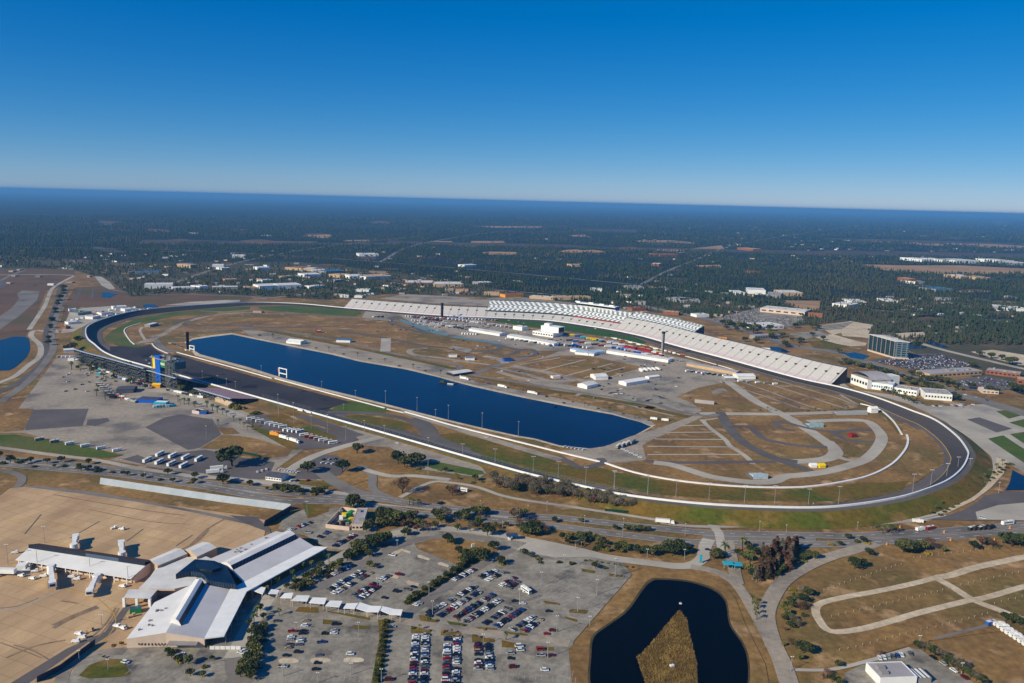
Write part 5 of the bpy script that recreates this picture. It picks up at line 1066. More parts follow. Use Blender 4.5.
ROWS=[(f5,(205,393),(395,283),'upper line, first slanted double row right of hedge','walkway end'),(f5,(250,405),(412,306),'lower line, first slanted double row right of hedge','walkway end'),
(f5,(320,412),(470,318),'upper line, second slanted double row right of hedge','near end'),(f5,(362,427),(497,342),'lower line, second slanted double row right of hedge','near end'),
(f5,(440,437),(545,368),'upper line, third slanted double row right of hedge','near end'),(f5,(490,448),(592,380),'lower line, third slanted double row right of hedge','near end'),
(f5,(555,462),(640,412),'upper line, fourth slanted row nearest the pond','near end'),(f5,(608,468),(672,420),'lower line, fourth slanted row nearest the pond','near end'),
(f5,(420,243),(482,216),'upper line, small far row by round tree','left end'),(f5,(450,255),(502,230),'lower line, small far row by round tree','left end'),
(f5,(508,277),(562,246),'upper line, small far row beside dark tarmac','left end'),(f5,(540,287),(577,262),'lower line, small far row beside dark tarmac','left end'),
(f5,(312,254),(392,212),'single line along right side of hedge','near end'),
(f5,(150,490),(133,700),'left line, near double column by hedge','far end'),(f5,(190,486),(183,700),'right line, near double column by hedge','far end'),
(f5,(283,495),(274,700),'left line, second near double column','far end'),(f5,(323,494),(316,690),'right line, second near double column','far end'),
(f5,(411,522),(411,628),'left line, third near double column','far end'),(f5,(453,526),(459,628),'right line, third near double column','far end'),
(f4,(570,578),(800,452),'upper line, double row left of the hedge','canopy end'),(f4,(600,602),(852,462),'lower line, double row left of the hedge','canopy end'),
(f4,(552,500),(722,426),'single line beside dark shrubs along terminal road','near end'),
(f4,(712,628),(950,490),'upper line, short row above the canopies','near end'),(f4,(768,634),(882,562),'lower line, short row above the canopies','near end'),
(f4,(600,306),(732,232),'line in front of the walled yard','near end'),(f4,(512,242),(560,212),'short line left of yard parking','left end'),
(f3,(335,335),(308,440),'left line, lot below canopies','far end'),(f3,(422,266),(378,420),'right line, lot below canopies','far end'),(f3,(612,290),(600,348),'short column in middle of lot below canopies','far end'),
(f4,(320,195),(450,150),'service line beside farther hall','left end')]
for k,(f,a,b,d,e) in enumerate(ROWS): row(f,a,b,d,e,fill=.9 if k<19 else .8)
SING=[(f3,(545,350),'black','beside the middle short column'),(f3,(522,405),'blue','alone in middle of lot below canopies'),(f3,(297,490),'black','above the left sandy island, left of two'),(f3,(370,468),'black','above the left sandy island, right of two'),(f3,(275,560),'silver','below the left sandy island'),(f3,(125,565),'black','at lower left corner of lot near shrubs'),(f3,(505,488),'grey','just above the middle sandy island'),(f3,(495,538),'black','touching the middle sandy island'),(f3,(485,578),'black','below the middle sandy island'),(f3,(705,480),'white','above the right sandy island'),(f3,(235,270),'grey','in palm shade below canopies'),(f3,(975,305),'silver','beside right end of walkway canopies'),(f3,(955,645),'maroon','at foot of the long hedge'),(f3,(20,465),'white','on the terminal drive beside shrubs'),
(f6,(55,620),'maroon','in the near lot, alone left'),(f6,(170,547),'red','by planted island near pond corner'),(f6,(215,571),'maroon','right of pole near pond corner'),(f6,(172,571),'silver','left of pole near pond corner'),(f6,(187,632),'white','alone at bottom near pond'),(f6,(45,562),'silver','top of third column pair'),(f6,(45,584),'black','lower of third column pair'),(f6,(80,533),'white','upper white pair near round shrub'),(f6,(85,549),'white','lower white pair near round shrub'),(f6,(195,481),'red','beside island and tall pole'),(f6,(220,467),'maroon','behind red car by tall pole'),(f6,(204,386),'black','alone mid lot facing pond'),(f6,(118,299),'maroon','beside white truck at island'),(f6,(62,343),'black','left of pole mid lot'),(f6,(95,354),'white','white one right of pole mid lot'),(f6,(108,305),'white','next to island in far lot'),(f6,(25,225),'grey','alone by the dark far tarmac'),
(f4,(975,358),'white','below the upper sandy island in left lot'),(f4,(1003,590),'black','alone in left lot'),(f4,(925,632),'black','alone just above canopies'),(f4,(840,355),'blue','among shrubs at lot entrance'),(f4,(1015,480),'red','at right edge of left lot'),(f4,(437,213),'silver','in yard parking, leftmost'),(f4,(640,275),'maroon','in yard parking, left of pair'),(f4,(610,300),'navy','in yard parking, shaded'),(f4,(722,230),'white','in yard parking by gate'),(f2,(590,560),'white','on terminal drive near white barriers'),
(f5,(85,233),'maroon','alone in upper left lot by sandy island'),(f5,(65,303),'black','lower left lot beside hedge, left'),(f5,(115,295),'grey','lower left lot beside hedge, middle'),(f5,(140,284),'navy','lower left lot beside hedge, right'),(f5,(18,245),'silver','left lot below sandy island'),(f5,(150,360),'white','between hedge and first row, upper'),(f5,(165,352),'silver','between hedge and first row, lower'),(f5,(205,405),'navy','at canopy end of first slanted row'),(f5,(55,150),'white','below upper sandy island by entrance'),
(f7,(592,78),'navy','driving on the highway near red cypress grove'),(f7,(200,128),'navy','waiting at the junction below highway'),(h7,(510,330),'black','driving on highway beneath bare tree'),(c5,(722,131),'white','on plaza beside planted row'),(f1,(525,600),'white','on loop road at lower left'),(d7,(790,415),'white','alone on paving by near straight'),(e1,(345,312),'white','on inner road beside chicane grass'),(c3,(140,72+6),'black','on highway below rv')]
for f,p,c,d in SING:
    w=P(*I(f,p));kd=CR.choice(KN);car(w.x,w.y,R(-15)+CR.uniform(-.15,.15)+(R(20) if f in(f3,f6) else 0),f'{c} {kd} {d}',None,c,kd)
for f,a,b in ((f6,(215,140),(520,245)),(f6,(190,165),(470,270)),(f6,(170,190),(445,300)),(f6,(150,215),(420,330)),(f6,(130,240),(395,350)),(f6,(110,262),(300,335)),(f6,(240,310),(370,365)),(f6,(210,330),(330,400)),(f5,(155,125),(300,190)),(f5,(140,145),(290,215)),(f5,(110,155),(275,235)),(f5,(90,180),(260,260)),(f5,(65,195),(225,285)),(f5,(35,210),(190,300)),(f3,(140,620),(820,640)),(f3,(430,505),(640,515)),(f3,(150,505),(420,500)),(f3,(640,380),(860,375)),(f6,(20,600),(270,640)),(f6,(20,650),(280,670)),(f2,(120,600),(290,650)),(f2,(130,640),(290,670))):
    A,B=P(*I(f,a)),P(*I(f,b));d=V2(B)-V2(A);stalls(V2(A),V2(B),int(d.length/2.75),math.atan2(d.y,d.x)+R(90))
o=put('parking_lines',SL.mesh('parking_lines',mat('worn_paint',(170,166,158),(150,146,140),.2)));o['kind']='structure'
# lots beyond: fleet rows
row(g3,(517,448),(628,466),'white fleet row by the dark roofed office','left end',1,60,3.2,group='white fleet cars',col='white',kind='sedan')
row(g3,(368,466),(425,448),'three white cars left of the office','left end',1,60,4,group='white fleet cars',col='white')
row(g3,(550,520),(690,520),'line right of the dark roofed office','left end',.9,60,4.5,group='office car park cars')
row(g3,(785,405),(850,412),'lower line in lot between two oaks','left end',.9,60,4.5,group='office car park cars',col='white');row(g3,(790,385),(905,380),'upper line in lot between two oaks','left end',.8,60,5,group='office car park cars')
row(c5,(375,603),(478,588),'line above the corner building','left end',.9,65,3,group='corner building cars');row(c5,(555,600),(660,668),'line along hedge right of corner building','far end',.85,0,6,group='corner building cars')
row(e1,(660,350),(735,362),'row at lower lakeshore','left end',1,60,4,group='lakeshore cars',col='white');row(e2,(75,352),(160,392),'line on paving at right end of lake','lake end',.9,45,7,group='lake end vehicles',col='white',kind='van')
row(g1,(700,150),(790,178),'line beside dark red pylon','left end',.9,40,6,group='pylon lot vehicles');row(g6,(730,530),(860,548),'line before curved garage','left end',.9,90,3.5,group='garage cars')
row(g8,(520,482),(690,470),'line below the white row by bend','left end',.8,90,5,group='bend lot cars');row(g8,(700,425),(800,445),'boulevard lane by junction','left end',.8,10,14,group='boulevard traffic',turn=0) if 0 else None
row(g8,(640,405),(880,465),'queue on boulevard right of trees','left end',.55,0,14,group='boulevard traffic');row(g7,(440,150),(720,240),'flow on boulevard behind right grandstand','left end',.5,0,16,group='boulevard traffic')
row(g2,(700,510),(790,520),'first line in red vendor lot','left end',.9,70,5,group='vendor lot vehicles',kind='van')
# the packed far lots as one mass each
def carmass(name,label,poly,n,seed,step=(3,9)):
    rr=random.Random(seed);w=[V2(P(*p)) for p in poly];xs=[p.x for p in w];ys=[p.y for p in w];mb=MB();pal=list(PAINT.values());r=R(-24);ca,sa=math.cos(r),math.sin(r)
    c=sum(w,Vector((0,0)))/len(w)
    for i in range(-90,90):
        for j in range(-40,40):
            u,v=i*step[0],j*step[1]+(0 if i%2 else 0);x,y=c.x+u*ca-v*sa,c.y+u*sa+v*ca
            if rr.random()<n and inside([(p.x,p.y) for p in w],x,y):
                k=rr.choices(range(len(pal)),[9,6,5,6,4,3,4,2,1,1])[0];z=gz(x,y);mb.box((x,y,z+.35),(1.8,4.5,.6),r,mi=k);mb.box((x,y,z+.95),(1.6,2.5,.5),r,mi=len(pal),mc=k,taper=.8)
    t=tag(put(name,mb.mesh(name,pal+[M_cglass])),label,'cars',None,'stuff')
carmass('packed_cars','dense rows of countless parked cars below the glass office block',g8([(200,235),(380,200),(560,192),(735,255),(690,270),(480,295),(340,262)]),.72,2)
carmass('packed_cars','many parked cars in the far strip mall car park',g8([(610,345),(710,330),(830,318),(985,350),(820,392),(700,386)]),.32,3,(3,11))
carmass('packed_cars','many dark parked cars in lots around the cream store and showroom',e7([(440,240),(640,195),(640,240),(800,225),(815,248),(700,276),(560,260)]),.4,4,(4,12))
# ------------------------------------------------------------ trucks, buses, motorhomes
TRM={}
def trmesh(kind,c1,c2):
    k=(kind,c1,c2)
    if k in TRM: return TRM[k]
    body=MB();gl=MB();L_,W_,hh=dict(hauler=(15.5,2.6,4.1),coach=(12,2.55,3.5),motorhome=(9.5,2.5,3.3),trailer=(8.5,2.5,3.0),shuttle=(7.2,2.3,2.8))[kind]
    if kind=='hauler':
        body.box((-1.8,0,1.1),(12,W_,hh-1.1),0,0,1);cab=MB().box((6.1,0,.6),(2.6,2.4,2.4)).box((7.5,0,.6),(.9,2.2,1.3));gl.box((7.05,0,1.9),(.8,2.2,.9))
    else:
        body.box((0,0,.5),(L_,W_,hh-.5),0,0,1,.985);cab=MB().box((L_*.1,0,hh),(1.4,1.1,.3))
        gl.box((L_/2-.2,0,hh*.5),(.5,W_*.92,hh*.34));[gl.box((0,s*W_/2,hh*.52),(L_*.8,.08,hh*.25)) for s in(-1,1) if kind!='trailer']
    wh=[]
    for x in ((-L_*.38,-L_*.3,L_*.12,L_*.36) if kind=='hauler' else (-L_*.3,L_*.3)):
        for s in(-1,1): wh.append((x,s*W_/2))
    wm=MB();[wm.tube((x,y,.5),(x,y*.8,.5),.5,n=8) for x,y in wh]
    TRM[k]=(body.mesh('truck_body',[MATS.get(c1,M_white),MATS.get(c2,M_white)]),cab.mesh('truck_cab',MATS.get(c1,M_white)),gl.mesh('truck_glass',M_cglass),wm.mesh('truck_wheels',M_rub));return TRM[k]
NMS=dict(hauler='transporter_truck',coach='coach',motorhome='motorhome',trailer='box_trailer',shuttle='shuttle_bus')
def truck(x,y,rz,kind,c1,c2,label,group=None):
    b,c,g,w=trmesh(kind,c1,c2);o=tag(put(NMS[kind],b,None,(x,y,gz(x,y)),rz),label,kind.replace('hauler','truck').replace('shuttle','bus'),group)
    put('cab' if kind=='hauler' else 'roof_unit',c,o);put('windows',g,o);put('wheels',w,o);return o
PAL={'white':'white_paint','red':'red_paint','blue':'blue_panel','grey':'grey_wall','dark':'dark_grey','yellow':'yellow_panel','orange':'orange_paint','turquoise':'turquoise_paint'}
def trow(f,a,b,n,kind,cols,desc,end,group,turn=70,fill=1):
    A,B=P(*I(f,a)),P(*I(f,b));d=V2(B)-V2(A);r=math.atan2(d.y,d.x)+R(turn);i=0
    for j in range(n):
        if CR.random()>fill: continue
        c=CR.choice(cols);p=V2(A)+d*(j/max(n-1,1))
        nm={'hauler':'transporter truck','coach':'coach','motorhome':'motorhome','trailer':'box trailer','shuttle':'shuttle bus'}[kind]
        truck(p.x,p.y,r+CR.uniform(-.04,.04),kind,PAL[c],'white_roof' if CR.random()<.75 else PAL[c],f'{c} {nm}, {ordn(i)} from {end} of {desc}',group);i+=1
trow(d6,(590,486),(735,508),4,'coach',['white'],'lower row of buses on dark lot','left end','buses on the dark lot',95);trow(d6,(640,462),(795,482),4,'coach',['white'],'upper row of buses on dark lot','left end','buses on the dark lot',95)
trow(d6,(158,402),(468,446),6,'trailer',['white','grey'],'line along green verge at left','left end','trailers along the green verge',60)
trow(g3,(95,472),(120,448),2,'hauler',['white'],'pair beside the big round oak','near end','long trailers by the oak',-70)
trow(g3,(325,128),(530,180),8,'motorhome',['white','white','red','grey'],'upper part, vendor row','left end','vendor row vehicles',60);trow(g3,(555,200),(640,210),4,'motorhome',['red','white'],'middle part, vendor row','left end','vendor row vehicles',60);trow(g3,(665,232),(850,282),7,'motorhome',['white','white','grey','red'],'lower part, vendor row','left end','vendor row vehicles',60)
trow(g3,(540,252),(605,272),2,'hauler',['white'],'white trailers below vendor row','left end','vendor row vehicles',0);trow(g3,(470,222),(485,226),1,'motorhome',['red'],'red and orange stand below vendor row','left end','vendor row vehicles',0)
trow(g3,(645,75),(700,88),2,'trailer',['white'],'white trailers against near straight wall','left end','trailers by the near straight',0)
trow(e6,(205,238),(448,272),17,'hauler',['white'],'long white truck line by pits','left end','team trucks in the pits',70);trow(e6,(190,262),(300,275),5,'hauler',['white','grey'],'short line left of first garage','left end','team trucks in the pits',60);trow(e6,(70,245),(190,270),9,'motorhome',['white','white','red','grey'],'front motorhome line at left paddock','left end','motorhomes in the left paddock',60);trow(e6,(60,232),(180,248),9,'motorhome',['white','dark','red'],'rear motorhome line at left paddock','left end','motorhomes in the left paddock',60);trow(e6,(250,298),(305,300),6,'motorhome',['white'],'cluster below left garage','left end','motorhomes below the garages',80)
trow(e6,(690,305),(860,338),8,'hauler',['blue','red','white','turquoise','yellow'],'colourful front line in paddock','left end','colourful paddock transporters',60);trow(e6,(680,325),(860,355),8,'hauler',['blue','dark','red','white','red'],'colourful middle line in paddock','left end','colourful paddock transporters',60);trow(e6,(600,345),(690,340),4,'hauler',['white','blue'],'line at end of right garage','left end','colourful paddock transporters',60)
trow(e7,(40,348),(270,402),12,'hauler',['white','grey','blue','white'],'line behind the very long shed','left end','transporters behind the long shed',60);trow(e7,(20,330),(240,375),10,'hauler',['white','yellow','red','white','dark'],'second line behind the very long shed','left end','transporters behind the long shed',60);trow(e7,(60,318),(330,385),9,'trailer',['white','red','white'],'pit wall line of trailers','left end','pit wall trailers',30)
trow(e7,(165,445),(230,440),5,'hauler',['white'],'cluster on open paving above long marquee','left end','transporters on the open paving',80);trow(e6,(965,448),(1015,440),3,'trailer',['white'],'cluster right of camp field','left end','transporters on the open paving',80)
trow(e1,(258,80),(290,86),1,'hauler',['white'],'white trailer by lakeside pavilion','left end','lakeside trailers',0);trow(e1,(410,112),(440,118),1,'hauler',['white'],'white trailer midway along lakeside strip','left end','lakeside trailers',0);trow(e1,(530,138),(555,142),1,'hauler',['white'],'white trailer right along lakeside strip','left end','lakeside trailers',0);trow(e2,(215,240),(260,245),2,'trailer',['white'],'pair at right end of lakeside strip','left end','lakeside trailers',0)
trow(e2,(75,352),(130,335),4,'hauler',['white','grey'],'row on paving at right end of lake','lake end','trucks at the lake end',20)
trow(e4,(290,325),(420,292),8,'motorhome',['white','white','red'],'lower line in vendor yard','left end','vendor yard vehicles',60);trow(e4,(300,300),(540,272),10,'motorhome',['white','grey','white'],'upper line in vendor yard','left end','vendor yard vehicles',70);trow(e4,(440,305),(600,278),6,'hauler',['white'],'inner line in vendor yard','left end','vendor yard vehicles',0)
trow(g4,(640,255),(690,252),3,'motorhome',['red','white'],'group beside far pylon','left end','pylon motorhomes',60);trow(g4,(510,285),(620,305),4,'motorhome',['white'],'group inside teal edged curve','left end','motorhomes by the teal curve',60);trow(g4,(220,240),(270,238),3,'trailer',['dark','white'],'group on pit exit paving','left end','pit exit trailers',30)
trow(c5,(775,492),(905,578),10,'shuttle',['white'],'diagonal line of vans at right edge','far end','white vans at the right edge',75);trow(c5,(748,488),(765,484),1,'shuttle',['blue'],'diagonal line head, blue tinted','far end','white vans at the right edge',0)
trow(f5,(612,303),(618,305),1,'motorhome',['white'],'white motorhome beside planted island mid lot','left end','motorhomes in the car park',-20)
trow(h7,(630,262),(640,240),1,'motorhome',['white'],'white motorhome on brown verge above highway','left end','verge motorhomes',70)
trow(f7,(20,16),(40,18),1,'hauler',['white'],'tan truck on trail above highway','left end','trail trucks',0);trow(f8,(225,10),(240,12),1,'trailer',['white'],'white truck on plaza by trail','left end','trail trucks',10);trow(f8,(235,45),(275,40),2,'trailer',['white','red'],'roadwork trucks beside highway','left end','roadwork trucks',5);trow(f8,(600,20),(625,18),1,'coach',['white'],'white truck by orange cones at right','left end','roadwork trucks',5);trow(f8,(450,42),(530,38),5,'trailer',['dark'],'dark row beside highway palms','left end','dark trailers by the highway',20)
# more clutter behind the backstretch stands and in the paddock
trow(g1,(110,262),(330,350),14,'trailer',['white','grey','white','turquoise','red','dark'],'supply line under left scaffold stands','left end','supply trailers under the stands',15)
trow(g1,(340,365),(560,425),12,'trailer',['white','grey','dark','white','blue'],'supply line left of viewing tower','left end','supply trailers under the stands',15)
trow(g1,(700,455),(900,500),9,'trailer',['white','grey','dark','tan' if 0 else 'white'],'supply line right of viewing tower','left end','supply trailers under the stands',15)
trow(g1,(250,415),(340,500),7,'motorhome',['white','grey','dark'],'loose line among lot palms','left end','lot palm motorhomes',60)
trow(g1,(380,490),(470,530),6,'trailer',['grey','white','red'],'line around the slate marquees','left end','slate marquee trailers',20)
trow(g1,(620,560),(720,556),6,'trailer',['turquoise','white','grey'],'line right of the slate marquees','left end','slate marquee trailers',20)
trow(g1,(0,240),(80,240),4,'trailer',['white','grey'],'group at left end of stands','left end','left end trailers',40)
trow(g4,(430,235),(620,250),12,'motorhome',['white','red','grey','white','dark'],'upper line at left paddock end','left end','left paddock end vehicles',60);trow(g4,(470,262),(660,285),11,'motorhome',['white','white','grey','red'],'lower line at left paddock end','left end','left paddock end vehicles',60)
trow(g4,(690,240),(1000,262),16,'trailer',['white','grey','white','blue'],'long line below far pylon','left end','far pylon trailers',60);trow(g4,(700,300),(820,320),6,'hauler',['white','grey','dark'],'line left of first garage row','left end','first garage trucks',60)
trow(g5,(640,420),(830,440),9,'hauler',['blue','grey','white','dark'],'line left of blue garages','left end','blue garage trucks',60);trow(g5,(860,385),(1010,410),9,'hauler',['red','white','blue','yellow','dark'],'second line over blue garages','left end','blue garage trucks',60)
trow(g6,(230,375),(370,405),8,'hauler',['white','grey','blue','red'],'line left of slender grey pylon','left end','grey pylon trucks',60);trow(g6,(400,385),(520,415),8,'trailer',['white','red','grey'],'line around slender grey pylon','left end','grey pylon trucks',60);trow(g6,(560,440),(650,460),5,'trailer',['white','grey'],'line right of slender grey pylon','left end','grey pylon trucks',60)
trow(e6,(300,252),(500,282),13,'hauler',['white','white','grey'],'back truck line by pits','left end','team trucks in the pits',70);trow(e6,(430,318),(600,342),10,'trailer',['white','grey','white','dark'],'line below right long garage','left end','trailers below the garages',60);trow(e7,(350,448),(520,470),9,'trailer',['white','grey','dark','white'],'line below curved garage','left end','curved garage trailers',60);trow(e2,(560,88),(700,100),5,'trailer',['white','grey'],'line by oval marquee','left end','marquee trailers',40)
for k in range(320):
    f,x0,x1,y0,y1=CR.choice([(e6,200,840,250,380),(e6,200,840,290,400),(e7,0,560,340,480),(e7,0,420,420,560),(e5,700,1000,300,380),(e1,220,1000,40,200),(g1,0,330,340,470),(g1,120,700,250,420),(g5,0,420,250,330),(g5,640,1020,350,420),(g6,200,640,340,470),(g4,430,900,225,290),(g8,480,760,460,490),(g8,640,980,340,395)]);w=P(*I(f,(CR.uniform(x0,x1),CR.uniform(y0,y1))))
    if gz(w.x,w.y)>.08: FAR.append((w.x,w.y,R(CR.choice([-36,54])),CR.choice(COLS)))
mb=MB();pal=list(PAINT);ms=[PAINT[k] for k in pal]+[M_cglass,M_rub]
for x,y,r,c in FAR:
    z=gz(x,y);k=pal.index(c);mb.box((x,y,z+.35),(4.6,1.8,.6),r,mi=k);mb.box((x-.2*math.cos(r),y-.2*math.sin(r),z+.95),(2.5,1.65,.5),r,mi=len(pal),mc=k,taper=1);mb.box((x,y,z),(3.6,1.7,.36),r,mi=len(pal)+1)
tag(put('distant_cars',mb.mesh('distant_cars',ms)),'the small parked and passing cars in the lots and boulevard around the speedway','cars',None,'stuff')
# vendor stands behind the backstretch
for k,(f,a,b,d_,h,m,rm,lab) in enumerate(((g1,(360,470),(470,468),20,5,M_slate,M_slate,'slate roofed marquee behind backstretch stands, left of two'),(g1,(490,530),(620,535),16,4,M_blue,M_slate,'slate and blue marquee behind backstretch stands, right of two'),(g1,(225,300),(262,302),9,3.2,M_white,M_white,'white stall under left scaffold stands, left of pair'),(g1,(282,322),(318,324),9,3.2,M_white,M_white,'white stall under left scaffold stands, right of pair'),(g1,(172,286),(205,288),8,3,M_cyan,M_cyan,'turquoise stall behind far left scaffold stands'),(g1,(236,355),(258,355),6,3,M_cyan,M_white,'small mint stall among palms in left lot'),(g1,(25,212),(90,208),16,5,M_white,M_roofw,'white shed at the left end of scaffold stands'),(g1,(50,262),(90,262),10,4,M_white,M_greyw,'pale stall near left end of big lot'),(g1,(340,318),(385,322),9,3,M_tanw,M_tanw,'tan stall beneath left scaffold stands'),(g1,(600,545),(680,548),9,3.5,M_cyan,M_white,'pale turquoise stalls right of slate marquees'),(g1,(590,434),(640,436),7,4.5,M_orange,M_yellow,'yellow orange tent at foot of viewing tower'),(g1,(845,598),(890,604),9,3.5,M_pink,M_white,'pink white stall beside palms in plaza'),(g1,(895,605),(935,606),8,3.2,M_blue,M_slate,'blue stall right of pink white stall'),(g1,(865,485),(900,492),8,4,M_white,M_white,'white stall beneath low scaffold stands'),(g2,(480,392),(575,428),7,4,M_tanw,M_beige,'long cream shed under low reddish stands'),(g2,(340,470),(378,476),8,3.5,M_white,M_white,'white stall left of cream shed palms'),(g1,(370,345),(390,346),6,3,M_greens,M_white,'green white kiosk under left scaffold stands'),(g1,(440,372),(475,378),7,3,M_white,M_white,'white kiosk left of viewing tower'),(g1,(500,392),(540,400),7,3,M_red,M_white,'red white kiosk close left of viewing tower'),(g3,(445,222),(500,232),6,3,M_orange,M_red,'red canopy stall below vendor row'))):
    bld('vendor_stall',lab,I(f,a),I(f,b),d_,h,m,rm,cat='stall',gable=1.3 if k%2==0 else 0)
for k,(a,b) in enumerate((((265,352),(310,362)),((320,362),(370,372)),((205,385),(245,392)))): bld('vendor_stall','red canopy '+('left of two in right paddock','right of two in right paddock','beside the slender grey pylon')[k],I(e7,(a[0]-170,a[1])) if k<2 else I(e7,a),I(e7,(b[0]-170,b[1])) if k<2 else I(e7,b),9,4,M_red,M_red,cat='canopy',gable=1)
# airport ground vehicles
for k,(x,y,lab) in enumerate(((90,238,'white baggage tug left end, near side of concourse'),(112,216,'white baggage cart by left concourse columns'),(146,220,'white service van behind left jet bridge'),(136,250,'white service truck standing before concourse'),(182,240,'white baggage cart close to left jet bridge'),(62,142,'white service truck at left tip of concourse'),(300,243,'white belt loader between near jet bridges, left'),(322,252,'white belt loader between near jet bridges, right'),(514,282,'white service truck at right end of concourse'),(330,482,'white baggage cart on apron, upper of group of four'),(376,466,'brown flat cart on apron beside white carts'),(318,514,'white pickup on apron road, lowest of group of four'),(345,497,'silver tug on apron road in group of four'),(490,450,'white aircraft tug before the service porch'),(516,458,'blue white service van before the service porch'),(478,38,'white equipment cart far on apron, left'),(510,42,'white equipment cart far on apron, right'),(552,408,'tan flat cart under the service porch'))):
    w=P(*I(f1,(x,y)));t=tag(put('ground_vehicle',MB().box((0,0,.45),(4.6,2,1),0,0).box((1.2,0,1.45),(1.6,1.8,.9),0,0).mesh('ground_vehicle',M_tanw if 'flat' in lab else M_white),None,(w.x,w.y,gz(w.x,w.y)),CR.uniform(-.6,.8)),lab,'service vehicle','airport ground vehicles')
    wm=MB();[wm.tube((a,b,.4),(a,b*.8,.4),.4,n=8) for a in(-1.5,1.5) for b in(-1,1)];part('wheels',wm,M_rub,t);part('windscreen',MB().box((2.02,0,1.55),(.08,1.6,.6)),M_cglass,t)
# ------------------------------------------------------------ poles, signs and small things
def height(px,py,ty):
    p=G(px,py);z=p.z
    for _ in range(300):
        if PIX((p.x,p.y,z))[1]<=ty: break
        z+=.3
    return p,z-p.z
LR=lambda l:sorted(l,key=lambda e:I(e[0],e[1])[0])
PM={}
def lamp(f,b,top,label,group,heads=4,r=.22):
    px,py=I(f,b);ty=I(f,(b[0],top))[1];p,h=height(px,py,ty);h=round(max(6,h))
    if (h,heads) not in PM:
        hd=MB();w=.55*heads
        hd.box((0,0,h-.2),(w*2,.14,.14))
        for k in range(heads): hd.box((-w+w*2*(k+.5)/heads,-.2,h),(.55,.4,.32))
        PM[(h,heads)]=(MB().tube((0,0,0),(0,0,h),r,r*.55,n=8).mesh('light_pole',M_pole),hd.mesh('lamp_heads',M_white))
    a,c=PM[(h,heads)];o=tag(put('light_pole',a,None,p),label,'light pole',group);put('lamp_head',c,o);return o
tl=[(e2,(55,517),445),(e2,(190,535),463),(e2,(303,552),485),(e2,(435,566),493),(e2,(577,576),500),(e2,(697,582),505),(e2,(833,582),515),(e2,(953,578),505),(h6,(70,532),424),(h6,(172,500),397),(h6,(262,455),360),(h6,(325,410),325),(h6,(392,420),335)]
for i,(f,b,t) in enumerate(LR(tl)): lamp(f,b,t,f'tall light pole on near bend wall, {ordn(i)} counting from the left','light poles along the near bend')
for i,(f,b,t) in enumerate(LR([(e1,(250,380),335),(e1,(380,417),358),(e1,(532,457),385),(e1,(632,477),405),(e1,(742,502),428),(e1,(857,522),447),(e1,(990,542),460)])): lamp(f,b,t,f'light pole behind near straight fence, {ordn(i)} counting from the left','light poles of the near straight')
for i,(f,b,t) in enumerate(LR([(d7,(510,372),300),(d7,(583,402),345),(d7,(658,397),322),(d7,(738,427),345),(d7,(445,355),305),(d7,(375,335),250),(d7,(315,310),255),(d7,(912,545),392),(g2,(497,285),230),(g2,(400,245),200),(g2,(555,300),250),(g2,(612,310),265),(g2,(885,470),350),(g2,(478,560),500),(g2,(425,625),550)])): lamp(f,b,t,f'light pole outside the backstretch right of stands, {ordn(i)} counting from the left','light poles outside the backstretch',2)
for i,(f,b,t) in enumerate(LR([(e1,(68,205),152),(e1,(193,237),182),(e1,(328,277),214),(e1,(473,307),247),(e1,(142,225),198),(d7,(742,257),203),(d7,(622,227),203),(d7,(487,190),165),(d7,(245,125),103),(d7,(575,280),258)])): lamp(f,b,t,f'slim light pole on near lakeshore, {ordn(i)} counting from the left','light poles of the near lakeshore',2)
for i,(f,b,t,l) in enumerate([(f6,(172,277),220,'left of the dark far tarmac'),(f6,(405,315),250,'alone in open far part'),(f6,(325,387),327,'on island in the middle of open part'),(f6,(238,472),405,'beside red cars on island'),(f6,(482,240),165,'at far right corner of lot'),(f6,(268,202),150,'at far edge among shrubs'),(f6,(82,347),290,'between black and white cars'),(f6,(199,580),515,'on island near pond corner'),(f6,(376,440),414,'white box topped at pond edge'),(f3,(278,618),560,'near bottom, below left sandy island'),(f3,(712,610),528,'near bottom, below right sandy island'),(f3,(760,372),275,'in lot below canopies, right'),(f3,(360,332),268,'in lot below canopies, left'),(f3,(905,658),570,'at near end of long hedge'),(f3,(500,660),600,'at bottom, below middle sandy island'),(f5,(220,402),340,'at canopy end of slanted rows'),(f5,(432,525),478,'at head of third near column'),(f5,(585,352),290,'between third and fourth slanted rows'),(f5,(205,320),262,'in hedge beside first row'),(f5,(72,117),95,'at entrance of left lot'),(f4,(430,115),10,'tall, beside blast fence corner'),(f4,(880,555),500,'in left lot above canopies'),(f2,(355,640),555,'in shrubs before terminal near end'),(f1,(453,628),585,'on grass inside loop road'),(f1,(332,590),565,'beside lower left blast fence'),(c4,(190,325),265,'at lot corner above the pond'),(c4,(293,262),232,'in shrubs beside curved junction road'),(c4,(418,267),232,'in dark bushes at junction'),(c5,(775,45),10,'beside pond at right edge'),(f8,(408,645),598,'in hedge right of corner building'),(f8,(230,535),485,'in trees above the corner building'),(f7,(548,635),575,'beside loop road at bottom')]): lamp(f,b,t,f'light pole {l}','lot light poles',2,.22)
for i,(x,y,t) in enumerate(sorted([(150,212,158),(27,285,218),(127,300,235),(304,318,264),(432,352,290),(342,490,455)])): lamp(c1,(x,y),t,f'apron flood light pole, {ordn(i)} counting from the left','apron flood lights',3)
